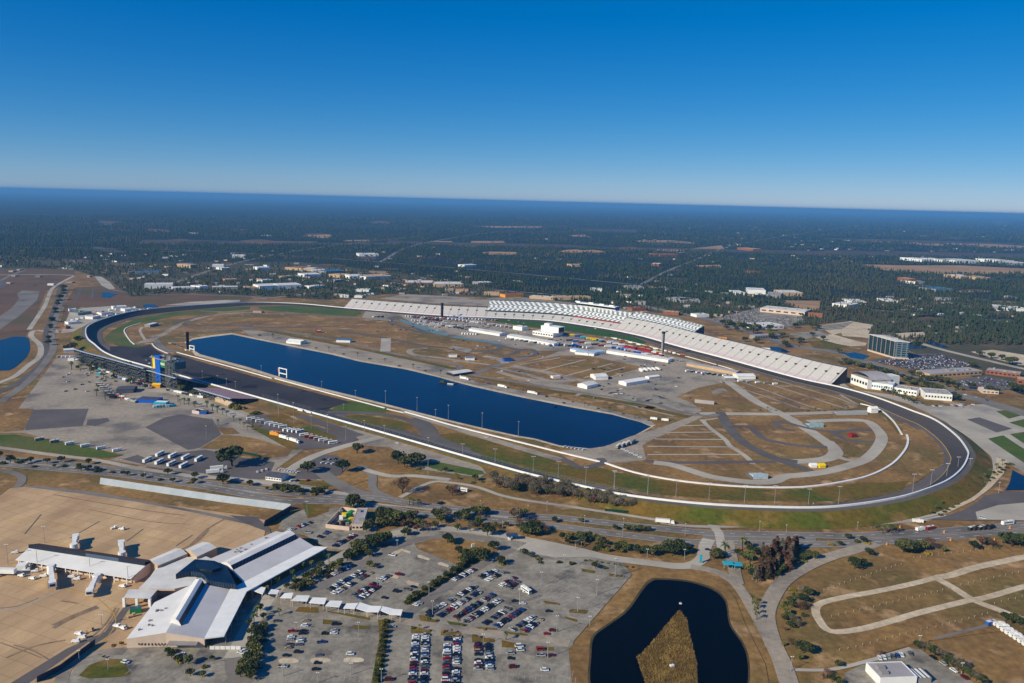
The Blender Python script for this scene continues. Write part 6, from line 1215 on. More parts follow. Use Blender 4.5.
for i,(f,p,t) in enumerate(LR([(c3,(345,172),142),(c3,(430,112),88),(c3,(494,105),72),(c3,(270,95),70),(c3,(620,150),120),(c3,(750,172),128),(c4,(210,195),150),(c4,(420,190),148),(c4,(670,175),140),(c4,(760,180),150),(c4,(850,100),80),(c5,(300,165),150),(d6,(487,512),480),(d6,(580,560),530),(d6,(150,470),450)])): lamp(f,p,t,f'street lamp along highway, {ordn(i)} counting from the left','street lamps of the highway',1,.18)
# painted tyre rings
for px,py in (e2([(70,138),(220,168)])):
    c=P(px,py);n=40;mb=MB();z=.6
    for k in range(n):
        a0,a1=2*math.pi*k/n,2*math.pi*(k+1)/n;ro,ri=13.2,8.2
        mb.quad(*[(c.x+r*math.cos(a),c.y+r*math.sin(a)*1.0,z) for r,a in((ri,a0),(ro,a0),(ro,a1),(ri,a1))])
    o=put('paved_ring',mb.mesh('paved_ring',M_black));o['kind']='structure'
# field hook-up posts
um=MB().box((0,0,0),(.28,.25,1.0)).box((0,0,1.0),(.42,.38,.4)).mesh('hookup_post',mat('post_beige',(168,158,142),(150,140,126),.4))
for a,b,n,l in (((185,374),(445,285),16,'upper left row'),((490,264),(780,228),15,'uppermost right row'),((215,462),(610,370),19,'row inside the left sandy loop'),((650,356),(861,308),11,'row inside the right sandy loop'),((240,577),(740,452),22,'row below the sandy loop'),((760,418),(900,385),7,'short row at right edge')):
    A,B=P(*I(c5,a)),P(*I(c5,b))
    for k in range(n):
        p=A.lerp(B,k/(n-1));tag(put('hookup_post',um,None,(p.x+CR.uniform(-.5,.5),p.y+CR.uniform(-.5,.5),gz(p.x,p.y))),f'small white utility post in the {l} of camping field','post',f'utility posts, {l}')
# toll gantries, signs, barriers, dumpsters, dock
def boxthing(name,label,cat,f,p,parts,rz=0,group=None):
    w=G(*I(f,p));t=thing(name,label,cat,w,rz,group)
    for nm,c,s,m_ in parts: part(nm,MB().box(c,s),m_,t)
    return t
boxthing('road_gantry','turquoise gate canopy left of the road link by cypress grove','canopy',c4,(565,300),[('roof',(0,0,4),(8,5,.8),M_cyan),('post',(-3,0,0),(.4,.4,4),M_greyw),('post',(3,0,0),(.4,.4,4),M_greyw)])
boxthing('road_gantry','turquoise gate canopy right of the road link by cypress grove','canopy',c4,(596,304),[('roof',(0,0,4),(6,5,.8),M_cyan),('post',(-2,0,0),(.4,.4,4),M_greyw),('post',(2,0,0),(.4,.4,4),M_greyw)])
boxthing('monument_sign','tall turquoise sign post at the junction','sign',c4,(473,280),[('panel',(0,0,.8),(2,.6,5.5),M_cyan),('base',(0,0,0),(2.6,1.2,.8),M_greyw)])
boxthing('toll_booth','dark blue toll canopy over lot exit road','canopy',h7,(880,512),[('roof',(0,0,3.6),(9,5,.7),mat('toll_blue',(40,66,100),(50,76,110),.3)),('booth',(-2,0,0),(2,2,2.8),M_white),('post',(3.5,0,0),(.4,.4,3.6),M_greyw)],.2)
boxthing('toll_booth','grey toll sign frame across exit road right of the dark blue canopy','sign frame',c3,(600,228),[('beam',(0,0,4.6),(9,.5,1.2),M_teal),('post',(-4,0,0),(.4,.4,4.6),M_greyw),('post',(4,0,0),(.4,.4,4.6),M_greyw)],.9)
boxthing('barrier_fence','row of white barrier panels across terminal drive','barrier',f2,(525,545),[('panel',(-7.5+k*3,0,.2),(2.7,.5,2),M_white) for k in range(6)],.05)
boxthing('boat_dock','dark wooden dock with boats on far lakeshore','dock',e1,(190,95),[('deck',(0,0,.3),(26,6,.6),M_dark),('hut',(-8,1,.9),(7,4,2.5),mat('dock_green',(60,80,60),(50,70,50),.4)),('boat',(6,-4.5,.2),(9,2.4,1),M_white)],-.25)
boxthing('fountain','small white fountain float in the landside pond','fountain',c4,(405,418),[('float',(0,0,0),(1.6,1.2,.5),M_white),('nozzle',(0,0,.5),(.4,.4,.8),M_greyw)])
boxthing('equipment_box','white utility box on the reed island','utility box',c4,(376,632),[('cabinet',(0,0,0),(2.4,1.6,1.6),M_white),('pad',(2.2,.6,0),(1.6,1.2,.7),M_greyw)],.4)
boxthing('satellite_dish','small white dish on grass island among trees','dish',c3,(245,236),[('mast',(0,0,0),(.3,.3,2.4),M_greyw),('dish',(0,0,2.2),(2.6,.7,2.6),M_white)],.5)
dm=MB().box((0,0,.2),(2.2,1.7,1.2),taper=1.06);dl=MB().box((0,0,1.6),(2.4,1.9,.15))
A,B=P(*I(g3,(190,325))),P(*I(g3,(375,365)));me1,me2=dm.mesh('dumpster',mat('dumpster_green',(30,72,52),(24,60,44),.4)),dl.mesh('dumpster_lid',mat('lid_green',(24,70,44),(20,60,38),.4))
for k in range(16):
    p=A.lerp(B,k/15);o=tag(put('dumpster',me1,None,(p.x,p.y,gz(p.x,p.y)),-.3),f'green dumpster, {ordn(k)} from the oak in row on brown verge','dumpster','green dumpsters on the verge');put('lid',me2,o)
A,B=P(*I(e1,(825,605))),P(*I(e1,(905,612)))
for k in range(7):
    p=A.lerp(B,k/6);o=tag(put('dumpster',me1,None,(p.x,p.y,gz(p.x,p.y)),-.1,1.1),f'green dumpster, {ordn(k)} from left end of row under bare trees','dumpster','green dumpsters under the bare trees');put('lid',me2,o)
# orange cones of the roadworks
cm=MB().tube((0,0,0),(0,0,1.1),.3,.06,n=8).box((0,0,0),(.7,.7,.06)).mesh('traffic_barrel',M_orange)
for k,(x,y) in enumerate(((335,55),(95,105),(545,88),(610,38),(362,88),(150,32))):
    p=G(*I(f8,(x,y)));tag(put('traffic_barrel',cm,None,p,0,2.2),'orange traffic barrel '+['beside roadwork trucks on highway','at the top of slip road','on verge right of dark bush','near white truck at right','on lower lane before bushes','by plaza edge left'][k],'barrel','roadwork barrels')
# ------------------------------------------------------------ trees
def leafmat(name,a,b,c): 
    return vary(leafmat_(name,a,b,c))
def vary(m):
    '''each plant has its own shade of green'''
    N=m.node_tree.nodes;L=m.node_tree.links.new;b=N['Principled BSDF'];src=b.inputs['Base Color'].links[0].from_socket
    o=N.new('ShaderNodeObjectInfo');r=N.new('ShaderNodeMapRange');r.inputs['To Min'].default_value=.95;r.inputs['To Max'].default_value=1.75;L(o.outputs['Random'],r.inputs[0])
    h=N.new('ShaderNodeHueSaturation');L(r.outputs[0],h.inputs['Value']);r2=N.new('ShaderNodeMapRange');r2.inputs['To Min'].default_value=.515;r2.inputs['To Max'].default_value=.475;L(o.outputs['Random'],r2.inputs[0]);L(r2.outputs[0],h.inputs['Hue']);L(src,h.inputs['Color']);L(h.outputs[0],b.inputs['Base Color']);return m
def leafmat_(name,a,b,c): 
    m=mat(name,a,b,.9,rough=.9,spec=.1,detail=4,lo=.35,hi=.65,third=c,ts=.16,tlo=.5,thi=.68);return m
L_oak=leafmat('leaf_oak',(46,56,30),(66,72,40),(78,76,44));L_olive=leafmat('leaf_olive',(70,78,38),(88,90,46),(104,96,54));L_dark=leafmat('leaf_dark',(34,46,26),(48,58,34),(56,62,36));L_gold=leafmat('leaf_gold',(108,98,40),(128,112,48),(90,90,40));L_bare=leafmat('twig_grey',(100,92,74),(80,74,58),(116,108,90));L_rust=leafmat('leaf_rust',(90,66,50),(76,58,46),(102,78,60));L_green=leafmat('leaf_green',(56,82,34),(72,96,42),(84,100,48));L_palm=leafmat('leaf_palm',(58,72,34),(76,86,42),(92,92,50));L_pine=leafmat('leaf_pine',(38,52,32),(50,64,38),(60,66,42))
def crown(seed,rx,rz,n,leaf,shape='round',twig=False):
    """many small leaf sprays spread through an uneven, lobed volume"""
    rr=np.random.default_rng(seed);lob=rr.normal(size=(7,3));lob/=np.linalg.norm(lob,axis=1)[:,None];lob[:,2]=np.abs(lob[:,2])*.8-.15
    amp=rr.uniform(.72,1.12,7);cen=lob*np.array([rx*.55,rx*.55,rz*.5]);rad=rx*.52*amp
    k=rr.integers(0,7,n);d=rr.normal(size=(n,3));d/=np.linalg.norm(d,axis=1)[:,None];p=cen[k]+d*(rad[k]*rr.uniform(.55,1,n)**.5)[:,None]*np.array([1,1,rz/rx*.95])
    if shape=='cone':
        t=rr.uniform(0,1,n);a=rr.uniform(0,6.283,n);r=rx*(1-t)**.8*rr.uniform(.5,1,n)**.5*(1+.25*np.sin(a*3+t*9));p=np.stack([r*np.cos(a),r*np.sin(a),(t-.5)*2*rz],1)
    if shape=='low': p[:,2]=np.abs(p[:,2])*.9
    u=rr.normal(size=(n,3));u/=np.linalg.norm(u,axis=1)[:,None];v=np.cross(u,rr.normal(size=(n,3)));v/=np.linalg.norm(v,axis=1)[:,None]
    s=leaf*rr.uniform(.55,1.35,n)[:,None];w=(.16 if twig else .75)
    V=np.stack([p-u*s,p+v*s*w,p+u*s,p-v*s*w],1).reshape(-1,3)
    return V,np.arange(4*n).reshape(-1,4)
def npmesh(name,V,Fc,m):
    me=bpy.data.meshes.new(name);nv,nf=len(V),len(Fc);kf=Fc.shape[1];me.vertices.add(nv);me.vertices.foreach_set('co',np.asarray(V,np.float32).ravel());me.loops.add(nf*kf);me.loops.foreach_set('vertex_index',Fc.astype(np.int32).ravel());me.polygons.add(nf);me.polygons.foreach_set('loop_start',np.arange(0,nf*kf,kf,dtype=np.int32));me.materials.append(m);me.update(calc_edges=True);return me
TK={}
def kind(name,seed,rx,rz,trunk,n,leaf,m,shape='round',twig=False,tr_=.28):
    V,Fc=crown(seed,rx,rz,n,leaf,shape,twig);V[:,2]+=trunk+(rz*.75 if shape!='low' else 0);mb=MB();rr=random.Random(seed)
    mb.tube((0,0,-.2),(rr.uniform(-.3,.3),rr.uniform(-.3,.3),trunk+rz*.5),tr_,tr_*.5,n=7)
    if trunk>.5:
        for k in range(5):
            a=k*1.256+rr.random();mb.tube((0,0,trunk*.7),(math.cos(a)*rx*.55,math.sin(a)*rx*.55,trunk+rz*.7),tr_*.5,tr_*.18,n=5)
    TK.setdefault(name,[]).append((npmesh(name+'_crown',V,Fc,m),mb.mesh(name+'_trunk',M_bark)))
for s in range(3):
    kind('oak',10+s,4.2,3.2,2.2,520,.62,[L_oak,L_dark,L_oak][s]);kind('olive',20+s,3.4,3.0,1.6,420,.55,[L_olive,L_oak,L_olive][s]);kind('shrub',30+s,2.2,1.6,.2,260,.45,[L_oak,L_olive,L_gold][s],'low');kind('bare',40+s,3.6,3.6,2.4,420,.8,L_bare,'round',True);kind('rust',50+s,3.6,3.2,2,430,.6,L_rust,'round',s!=1);kind('pine',60+s,3.0,4.5,3.2,360,.6,L_pine,'cone');kind('cypress',70+s,1.9,3.4,1.0,290,.6,[L_rust,L_bare,L_rust][s],'cone',s==1)
for s in range(3):
    rr=random.Random(80+s);V=[];Fc=[]
    for k in range(22):
        a=rr.uniform(0,6.28);el=rr.uniform(-.35,1.1);ln=rr.uniform(1.6,2.3);p0=Vector((0,0,5.2))
        pts=[p0+Vector((math.cos(a)*ln*t*math.cos(el*.5),math.sin(a)*ln*t*math.cos(el*.5),ln*t*math.sin(el)-1.1*ln*t*t*.7)) for t in(0,.33,.66,1)]
        sd=Vector((-math.sin(a),math.cos(a),0))
        for i in range(3):
            w0,w1=(.12,.3,.26,.04)[i],(.12,.3,.26,.04)[i+1];b=len(V);V+=[pts[i]-sd*w0,pts[i]+sd*w0,pts[i+1]+sd*w1,pts[i+1]-sd*w1];Fc.append((b,b+1,b+2,b+3))
    TK.setdefault('palm',[]).append((npmesh('palm_crown',np.array([tuple(v) for v in V]),np.array(Fc),L_palm),MB().tube((0,0,-.2),(rr.uniform(-.2,.2),rr.uniform(-.2,.2),5.3),.24,.16,n=6).mesh('palm_trunk',M_bark)))
TR=random.Random(9);KNM=dict(oak='oak_tree',olive='leafy_tree',shrub='shrub',bare='bare_tree',rust='rusty_tree',pine='pine_tree',cypress='cypress_tree',palm='palm_tree')
def tree(px,py,kd,label,group=None,w=None,h=None):
    """w: crown width in photo pixels"""
    p=G(px,py);k=TR.choice(TK[kd]);base=dict(oak=9,olive=7.4,shrub=4.8,bare=7.6,rust=7.6,pine=5.6,cypress=3.6,palm=4.2)[kd]
    s=(w*p.xy.length/F/base if w else 1)*TR.uniform(.92,1.08);o=thing(KNM[kd],label,'palm' if kd=='palm' else ('shrub' if kd=='shrub' else 'tree'),p,TR.uniform(0,6.28),group)
    sz=(s,s,s*(h or (.72 if w and w>19 else .9)));put('crown',k[0],o,sc=sz);put('trunk',k[1],o,sc=sz);return o
WSC=1.1
def trees(f,pts,kd,desc,group,w,end='left'):
    pk=[(p,kd if isinstance(kd,str) else kd[j%len(kd)]) for j,p in enumerate(pts)];pk.sort(key=lambda e:e[0][0] if end=='left' else e[0][1])
    for i,(p,k) in enumerate(pk):
        px,py=I(f,p[:2]);ww=(p[2] if len(p)>2 else w)*WSC
        adj={'oak':'dark green oak','olive':'olive green tree','shrub':'low shrub','bare':'bare grey tree','rust':'rusty brown tree','pine':'dark pine','cypress':'reddish cypress','palm':'palm'}[k]
        tree(px,py,k,(f'{adj}, {ordn(i)} from the {end} in {desc}' if len(pts)>1 else f'{adj} {desc}'),group,ww)
# big single trees
trees(g3,[(205,425,30)],'oak','with broad round crown beside green dumpsters',None,22);trees(g3,[(148,540,12)],'oak','small and round beside trail below the long trailers',None,12)
trees(g3,[(690,465,18)],'oak','left of two over the office car park',None,18);trees(g3,[(910,460,16)],'oak','right of two over the office car park',None,16);trees(h7,[(88,70,13)],'oak','small on brown verge near road fork',None,13)
trees(h7,[(300,125,17),(330,140,15),(385,135,20),(410,120,12)],'oak','clump beside paving of near straight','oak clump by the near straight',16)
trees(h7,[(320,272,22)],'rust','huge and round above the highway',None,22);trees(h7,[(70,345,17)],'oak','behind walled yard at highway edge',None,17)
trees(h7,[(575,285,11),(560,270,9),(590,262,8)],['rust','olive','bare'],'thicket left of verge motorhome','verge thicket',9)
trees(h7,[(215,400,14),(255,410,15),(295,425,15),(340,420,13),(370,405,12),(150,455,13),(135,470,11),(250,390,12)],['oak','dark' if 0 else 'oak','olive'],'thicket right of walled yard','yard thicket',14)
trees(h7,[(495,405,15),(540,410,14),(520,425,12),(610,410,13),(640,415,12)],['olive','bare','olive','oak','olive'],'clump on highway lower verge, middle','verge clump, middle',12)
trees(h7,[(355,335,6),(375,340,6),(400,342,6)],'palm','palm trio on highway verge','verge palms, middle',7)
trees(h7,[(695,385,12),(720,388,13),(750,385,11)],['oak','olive','oak'],'island clump between carriageways, middle','median trees, middle',12)
trees(h7,[(910,420,14),(890,400,12),(940,390,10)],['bare','rust','olive'],'brown clump over highway median','median trees, brown',13)
trees(h7,[(960,490,18),(990,480,20),(1015,470,14),(940,480,12)],['oak','oak','rust','olive'],'dark thicket left of toll canopy shrubs','toll thicket',16)
trees(h7,[(345,490,10),(330,490,9),(395,470,9),(425,470,9),(455,470,9)],['oak','oak','rust','bare','rust'],'line above grass island road','road line',9)
trees(h7,[(600,465,10),(665,470,10),(755,490,14),(780,485,10)],['olive','bare','oak','olive'],'line above the curved lot road','curved road line',10)
trees(h7,[(550,530,13),(570,538,10)],'oak','pair on the brown grass island','grass island pair',12);trees(h7,[(788,570,14)],'oak','dark and tall at right tip of grass island',None,14);trees(h7,[(825,640,12)],'oak','small and round at the hedge head',None,12)
trees(h7,[(605,580,10),(630,600,11),(650,625,13),(720,620,18),(690,600,13),(630,640,12),(745,600,11)],['oak','olive','oak'],'grove at right of grass island','hedge grove',12)
trees(h7,[(205,545,17),(235,530,15),(185,535,12),(175,555,11)],'oak','dark grove beside lot entrance road','entrance grove',14)
trees(h7,[(100,570,13),(125,580,12),(75,590,12),(150,600,10),(60,600,11),(40,610,10)],['oak','olive','gold' if 0 else 'oak'],'shrub line along terminal road, far part','terminal road line',11)
trees(f4,[(765,300,12),(730,310,10),(850,290,14),(880,280,14),(935,270,14),(700,365,10),(740,370,9),(830,430,8),(860,440,7),(780,50,12),(710,50,12)],['oak','olive','oak'],'scatter beside upper left lot','upper lot scatter',11)
trees(f4,[(570,400,7),(405,450,6),(460,440,6),(350,530,6),(440,540,7),(340,500,6)],'palm','palm line before farther hall','terminal palms',8)
trees(f4,[(600,460,12),(520,440,9),(560,470,11),(640,420,9),(430,520,11),(400,560,9),(500,470,9),(470,490,10),(540,490,10),(230,540,10),(300,570,8)],['olive','oak','shrub'],'planted strip along terminal road','terminal strip trees',10)
trees(f3,[(75,360,10),(110,240,9),(130,200,9),(150,250,8),(90,280,8),(60,290,7),(150,310,8)],['olive','palm','olive'],'planted strip below terminal canopy','canopy strip trees',9)
trees(f3,[(105,420,13),(80,460,13),(125,480,10),(60,530,13),(30,570,14),(90,580,11),(40,620,14),(10,600,12),(70,640,12)],['oak','olive','oak'],'dense strip left of lot below canopies','dense strip',12)
trees(f3,[(250,230,6),(175,85,6),(150,90,5),(700,205,5),(750,205,5),(490,160,5),(380,150,5)],'palm','palms by walkway canopies','canopy palms',7)
trees(f2,[(460,520,9),(300,580,9),(335,595,11),(370,605,11),(285,560,7),(440,620,8),(430,660,8),(470,590,6)],['olive','oak','shrub'],'bushes before the near terminal end','terminal end bushes',9)
trees(f2,[(650,470,10),(640,520,11),(660,560,12),(600,620,10),(590,660,12),(640,640,12),(660,600,12)],['olive','oak'],'strip beside the terminal drive','drive strip',11)
# hedges as runs of shrubs that read one by one
def run(f,a,b,n,kd,desc,group,w,end='far'):
    pts=[(a[0]+(b[0]-a[0])*k/(n-1)+TR.uniform(-4,4),a[1]+(b[1]-a[1])*k/(n-1)+TR.uniform(-3,3)) for k in range(n)];trees(f,pts,kd,desc,group,w,end)
run(f3,(932,270),(870,660),26,['shrub','olive','shrub','oak'],'long hedge between near lots','long hedge shrubs',7.5)
run(f5,(375,180),(110,352),27,['olive','oak','shrub'],'hedge between left lot and slanted rows','diagonal hedge trees',8)
trees(f5,[(140,455,6),(165,462,5),(205,468,5),(270,470,7),(300,478,4),(395,488,6),(425,493,4),(527,505,7),(200,415,6),(240,425,5),(330,440,5),(350,445,5),(440,460,5),(590,480,5)],['shrub','palm','shrub'],'planted islands at head of car columns','lot island shrubs',6)
trees(f6,[(130,60,18),(105,50,13),(155,65,12),(190,60,10)],['oak','oak','olive','rust'],'dark clump above lot exit','exit clump',14)
trees(f6,[(260,80,9),(290,85,10),(335,90,14),(370,80,11),(400,85,9),(440,105,9),(490,120,9),(530,130,9),(575,140,11),(610,145,12),(640,150,13),(660,140,11)],['oak','olive','oak'],'bush line between exit road and highway','exit bush line',11)
trees(f6,[(160,165,9),(100,150,9),(250,180,7),(300,185,8),(400,205,9),(170,180,6),(10,185,10),(130,160,7),(440,205,7)],['shrub','oak','shrub'],'far edge of the pond lot','far edge shrubs',7)
run(f6,(355,170),(555,200),9,'shrub','row of small shrubs along exit road','exit road shrubs',4,'left')
trees(f6,[(530,45,9),(560,50,10),(590,48,9),(480,40,7),(620,48,7),(340,12,7),(230,10,8)],['oak','olive'],'median bushes right of toll road','median bushes',9)
trees(f7,[(20,140,14),(50,150,15),(75,148,15),(100,140,14),(120,135,11),(35,120,12),(80,120,13)],'oak','dark mass left of the junction','junction mass',14)
trees(f7,[(225,165,11),(250,160,11),(270,150,10),(240,150,10),(330,150,10),(345,125,10),(370,120,10),(355,170,12),(375,190,12),(370,220,11),(385,240,11)],['olive','oak','palm'],'both sides of turquoise gates','gate trees',11)
pts=[]
for k in range(58):
    u,v=TR.random(),TR.random();pts.append((400+u*150+v*20,262-u*58-v*(130-u*50)))
pts.sort();trees(f7,pts,['cypress','cypress','rust'],'dense reddish cypress grove below highway','cypress grove',8)
trees(f7,[(530,205,11),(515,215,9),(560,190,9),(600,170,8),(630,160,9),(650,165,9),(490,235,9)],'oak','dark fringe right of cypress grove','cypress fringe',9)
trees(f7,[(395,380,7),(400,400,7),(405,420,7),(410,360,6),(385,350,6)],'palm','palm row in road gore','gore palms',9)
trees(f7,[(550,370,9),(545,350,9),(580,365,8),(600,345,11),(615,320,11),(590,310,8),(520,420,8),(530,400,9),(550,430,9),(545,455,9),(560,440,8),(575,450,8),(600,560,18),(585,590,9)],['oak','olive','bare'],'scatter left of sandy loop','loop scatter',9)
trees(c5,[(290,300,14),(320,295,10),(340,255,10)],'oak','dark trio above the sandy loop','trio above loop',12)
trees(c5,[(455,245,20),(480,245,14),(515,238,13),(545,235,12)],['oak','oak','olive','rust'],'dark group near slip road top','slip road group',16)
trees(c5,[(718,220,10),(735,222,9)],['rust','olive'],'brown pair right of dark group','brown pair',10);trees(c5,[(818,225,20)],'oak','big and round at the right edge by highway',None,20)
trees(c5,[(385,180,6),(400,178,6),(415,180,6),(430,178,6),(370,172,5),(352,165,5),(410,170,5)],'palm','palm group on highway median right','median palms right',7)
trees(c5,[(215,220,7),(240,222,6),(300,210,7),(320,212,8),(335,215,7),(270,200,7)],['shrub','oak'],'median bushes near slip road','slip median bushes',7)
trees(c5,[(505,570,11),(525,575,10),(545,580,10),(560,590,12),(580,600,10),(600,620,13),(620,630,12),(640,640,12),(655,650,11),(680,665,9),(700,675,9),(720,685,9)],['oak','bare','olive'],'hedge line right of corner building','corner hedge',10)
trees(c5,[(800,475,9),(820,485,10),(845,490,9),(825,475,8)],['oak','olive'],'bushes above the diagonal van line','van bushes',9);trees(c5,[(235,630,8),(200,660,9),(215,680,10),(185,670,8),(240,690,9),(380,590,6)],['oak','rust'],'corner left of the flat roofed building','corner left bushes',8)
# bare wood below the near wall
pts=[]
for k in range(105):
    u=TR.random();pts.append((375+u*560+TR.uniform(-12,12),492+u*92+TR.uniform(-22,24)))
pts.sort();trees(e1,pts,['bare','bare','bare','oak','bare','rust','bare'],'bare wood below near straight','bare wood',11)
trees(c1,[(640,660,9),(600,600,8),(575,585,6),(715,545,9),(700,560,7),(605,615,8),(350,600,3),(380,560,5),(410,558,5)],['oak','shrub','olive'],'beds near the terminal front','front bed bushes',7)
# palms and shrubs of the left lot and plaza
trees(g1,[(75,320,5),(140,290,5),(130,330,5),(190,320,5),(280,380,4),(265,410,4),(240,450,4),(235,490,5),(290,510,5),(390,515,5),(255,320,4),(345,290,4),(195,350,4),(270,340,4)],'palm','palm scatter in left lot','left lot palms',6)
trees(g1,[(755,525,5),(795,545,5),(825,548,5),(865,560,5),(940,560,5),(975,580,5),(1005,590,5),(770,540,4)],'palm','palm line along plaza','plaza palms',6);trees(g2,[(430,435,5),(465,455,5),(495,470,5),(530,480,5),(345,430,4)],'palm','second palm line along plaza','plaza palms',6)
trees(g1,[(425,325,10),(400,310,9),(440,340,9),(460,350,8),(780,460,9),(760,455,7),(850,490,7),(700,440,6),(50,200,8),(90,190,9),(120,150,8)],['gold' if 0 else 'olive','oak'],'bushes under scaffold stands','stand bushes',8)
trees(g2,[(620,440,13),(600,435,11),(640,435,11),(725,475,10),(745,472,9)],['shrub'],'golden bushes by end of cream shed','golden bushes',11)
trees(g2,[(500,545,4),(555,490,4),(640,540,4),(665,560,4),(690,580,4),(720,560,4),(600,520,4)],'palm','small palms on lot islands','lot island palms',5)
run(h6,(170,655),(600,365),26,['palm','shrub'],'curved planted row outside near bend','curved row',4,'left');run(h6,(230,655),(630,370),20,'shrub','outer shrub row by sandy verge','outer curved row',5,'left')
run(d6,(0,470),(640,560),11,['oak','shrub','olive'],'spaced row on left highway verge','left verge trees',6,'left')
trees(d6,[(672,540,8),(780,555,8),(890,570,11),(1000,585,8),(355,498,7),(245,490,7)],'oak','round verge trees below the bus lot','bus lot verge',8)
trees(g3,[(525,575,9),(555,580,9),(585,590,8),(620,590,8),(650,595,7),(800,590,8),(320,545,7),(430,580,5)],['oak','olive'],'highway verge below dark roofed office','office verge',8)
run(e1,(440,110),(990,245),12,['palm','shrub'],'strip along far lakeshore right','far lakeshore right',3.5,'left');run(e5,(240,385),(960,540),14,['shrub','palm'],'strip along far lakeshore left','far lakeshore left',3.5,'left')
run(e2,(640,205),(990,205),12,['shrub','palm'],'road edge in right infield','infield road shrubs',3,'left');run(e6,(770,435),(830,440),6,'shrub','dark row in the camp field','camp field shrubs',4,'left')
# trees of the boulevard and around the far buildings
run(g8,(30,240),(310,310),12,['oak','olive'],'boulevard edge left of white row','boulevard row left',6,'left');run(g8,(350,330),(560,390),10,'oak','boulevard edge above white row','boulevard row right',6,'left');run(g8,(240,400),(430,470),12,['olive','palm'],'bed between white row and bend','bend bed',5,'left')
trees(g8,[(650,450,8),(630,440,8),(560,345,7),(730,385,8),(830,405,8),(960,395,9),(1000,400,9),(870,410,6),(745,265,6),(420,150,7),(440,155,7),(430,300,6),(730,260,6),(940,250,8),(960,245,8),(780,205,7),(840,215,7),(900,225,7)],'oak','scatter around the far right buildings','far right scatter',7)
trees(g7,[(60,30,6),(150,60,8),(190,62,8),(240,65,8),(320,70,8),(590,55,8),(630,60,6),(480,50,6),(415,165,7),(420,175,7),(660,130,6),(760,215,6),(590,105,5),(230,150,7),(160,140,6),(400,110,6)],'oak','scatter along boulevard behind right grandstand','boulevard scatter',7)
def fill(f,poly,n,kd,desc,group,w):
    xs=[p[0] for p in poly];ys=[p[1] for p in poly];pts=[]
    while len(pts)<n:
        x,y=TR.uniform(min(xs),max(xs)),TR.uniform(min(ys),max(ys))
        if inside(poly,x,y): pts.append((x,y,w*TR.uniform(.6,1.35)))
    pts.sort();trees(f,pts,kd,desc,group,w)
fill(h7,[(190,395),(330,395),(380,420),(480,440),(560,440),(520,455),(300,455),(200,450)],22,['oak','olive','shrub','rust'],'scrub right of walled yard','yard scrub',9)
fill(h7,[(560,385),(700,395),(880,425),(1020,445),(1020,490),(860,470),(600,450)],26,['shrub','olive','oak','rust'],'scrub between carriageway and lot road','road scrub',8)
fill(f6,[(200,70),(380,85),(660,130),(660,160),(480,140),(260,105)],20,['oak','shrub','olive'],'scrub belt above exit road','exit scrub',8)
fill(f4,[(250,560),(460,470),(620,400),(700,330),(830,260),(860,280),(740,380),(640,440),(480,520),(420,590),(300,600)],26,['oak','olive','shrub'],'thick planting along terminal road','terminal planting',9)
fill(f3,[(60,330),(160,300),(165,370),(120,470),(100,600),(10,650),(0,560),(50,440)],14,['oak','shrub','olive'],'thick planting beside terminal shade','shade planting',10)
fill(f7,[(370,110),(560,120),(650,150),(560,200),(440,260),(380,250)],16,['oak','olive','shrub'],'undergrowth around cypress grove','grove undergrowth',9)
fill(h8,[(0,110),(300,135),(620,165),(1024,225),(1024,238),(600,178),(0,128)],16,['shrub','oak'],'left highway median','left median',6)
fill(e4,[(255,195),(225,270),(200,350),(190,420),(196,425),(206,350),(232,270),(262,200)],22,['oak','shrub'],'tree line between the left divided roads','divided road trees',5)
fill(d6,[(270,90),(400,120),(480,150),(600,190),(590,200),(470,165),(380,135),(280,110)],16,['palm','oak'],'planting under left stands','left stand planting',5)
fill(h7,[(380,130),(420,120),(560,170),(700,200),(760,210),(700,225),(520,195),(400,170)],9,['shrub','olive'],'verge along near straight paving','near straight verge',6)
fill(c5,[(40,380),(130,330),(160,400),(120,520),(130,640),(60,600),(30,480)],12,['shrub','olive','rust'],'scrub inside the loop road','loop scrub',7)
fill(c5,[(380,215),(520,240),(700,225),(861,205),(861,225),(690,240),(500,252)],14,['shrub','olive','oak','rust'],'hedge bank below right highway','right bank scrub',8)
fill(g8,[(0,235),(150,260),(320,325),(470,365),(600,400),(560,410),(420,370),(280,330),(100,275),(0,250)],24,['oak','olive'],'boulevard belt above the white row','boulevard belt',5.5)
fill(g8,[(380,300),(490,305),(520,330),(640,360),(760,400),(740,415),(600,385),(450,345)],16,['oak','olive'],'boulevard belt below glass block lot','lower boulevard belt',5.5)
fill(g7,[(0,20),(120,40),(230,70),(420,110),(560,150),(540,165),(380,135),(200,90),(0,60)],22,['oak','olive'],'boulevard belt behind right grandstand','grandstand belt',6)
fill(g3,[(470,570),(560,560),(700,590),(850,600),(850,615),(660,610),(500,600)],12,['shrub','oak','olive'],'verge thicket below dark roofed office','office thicket',7)
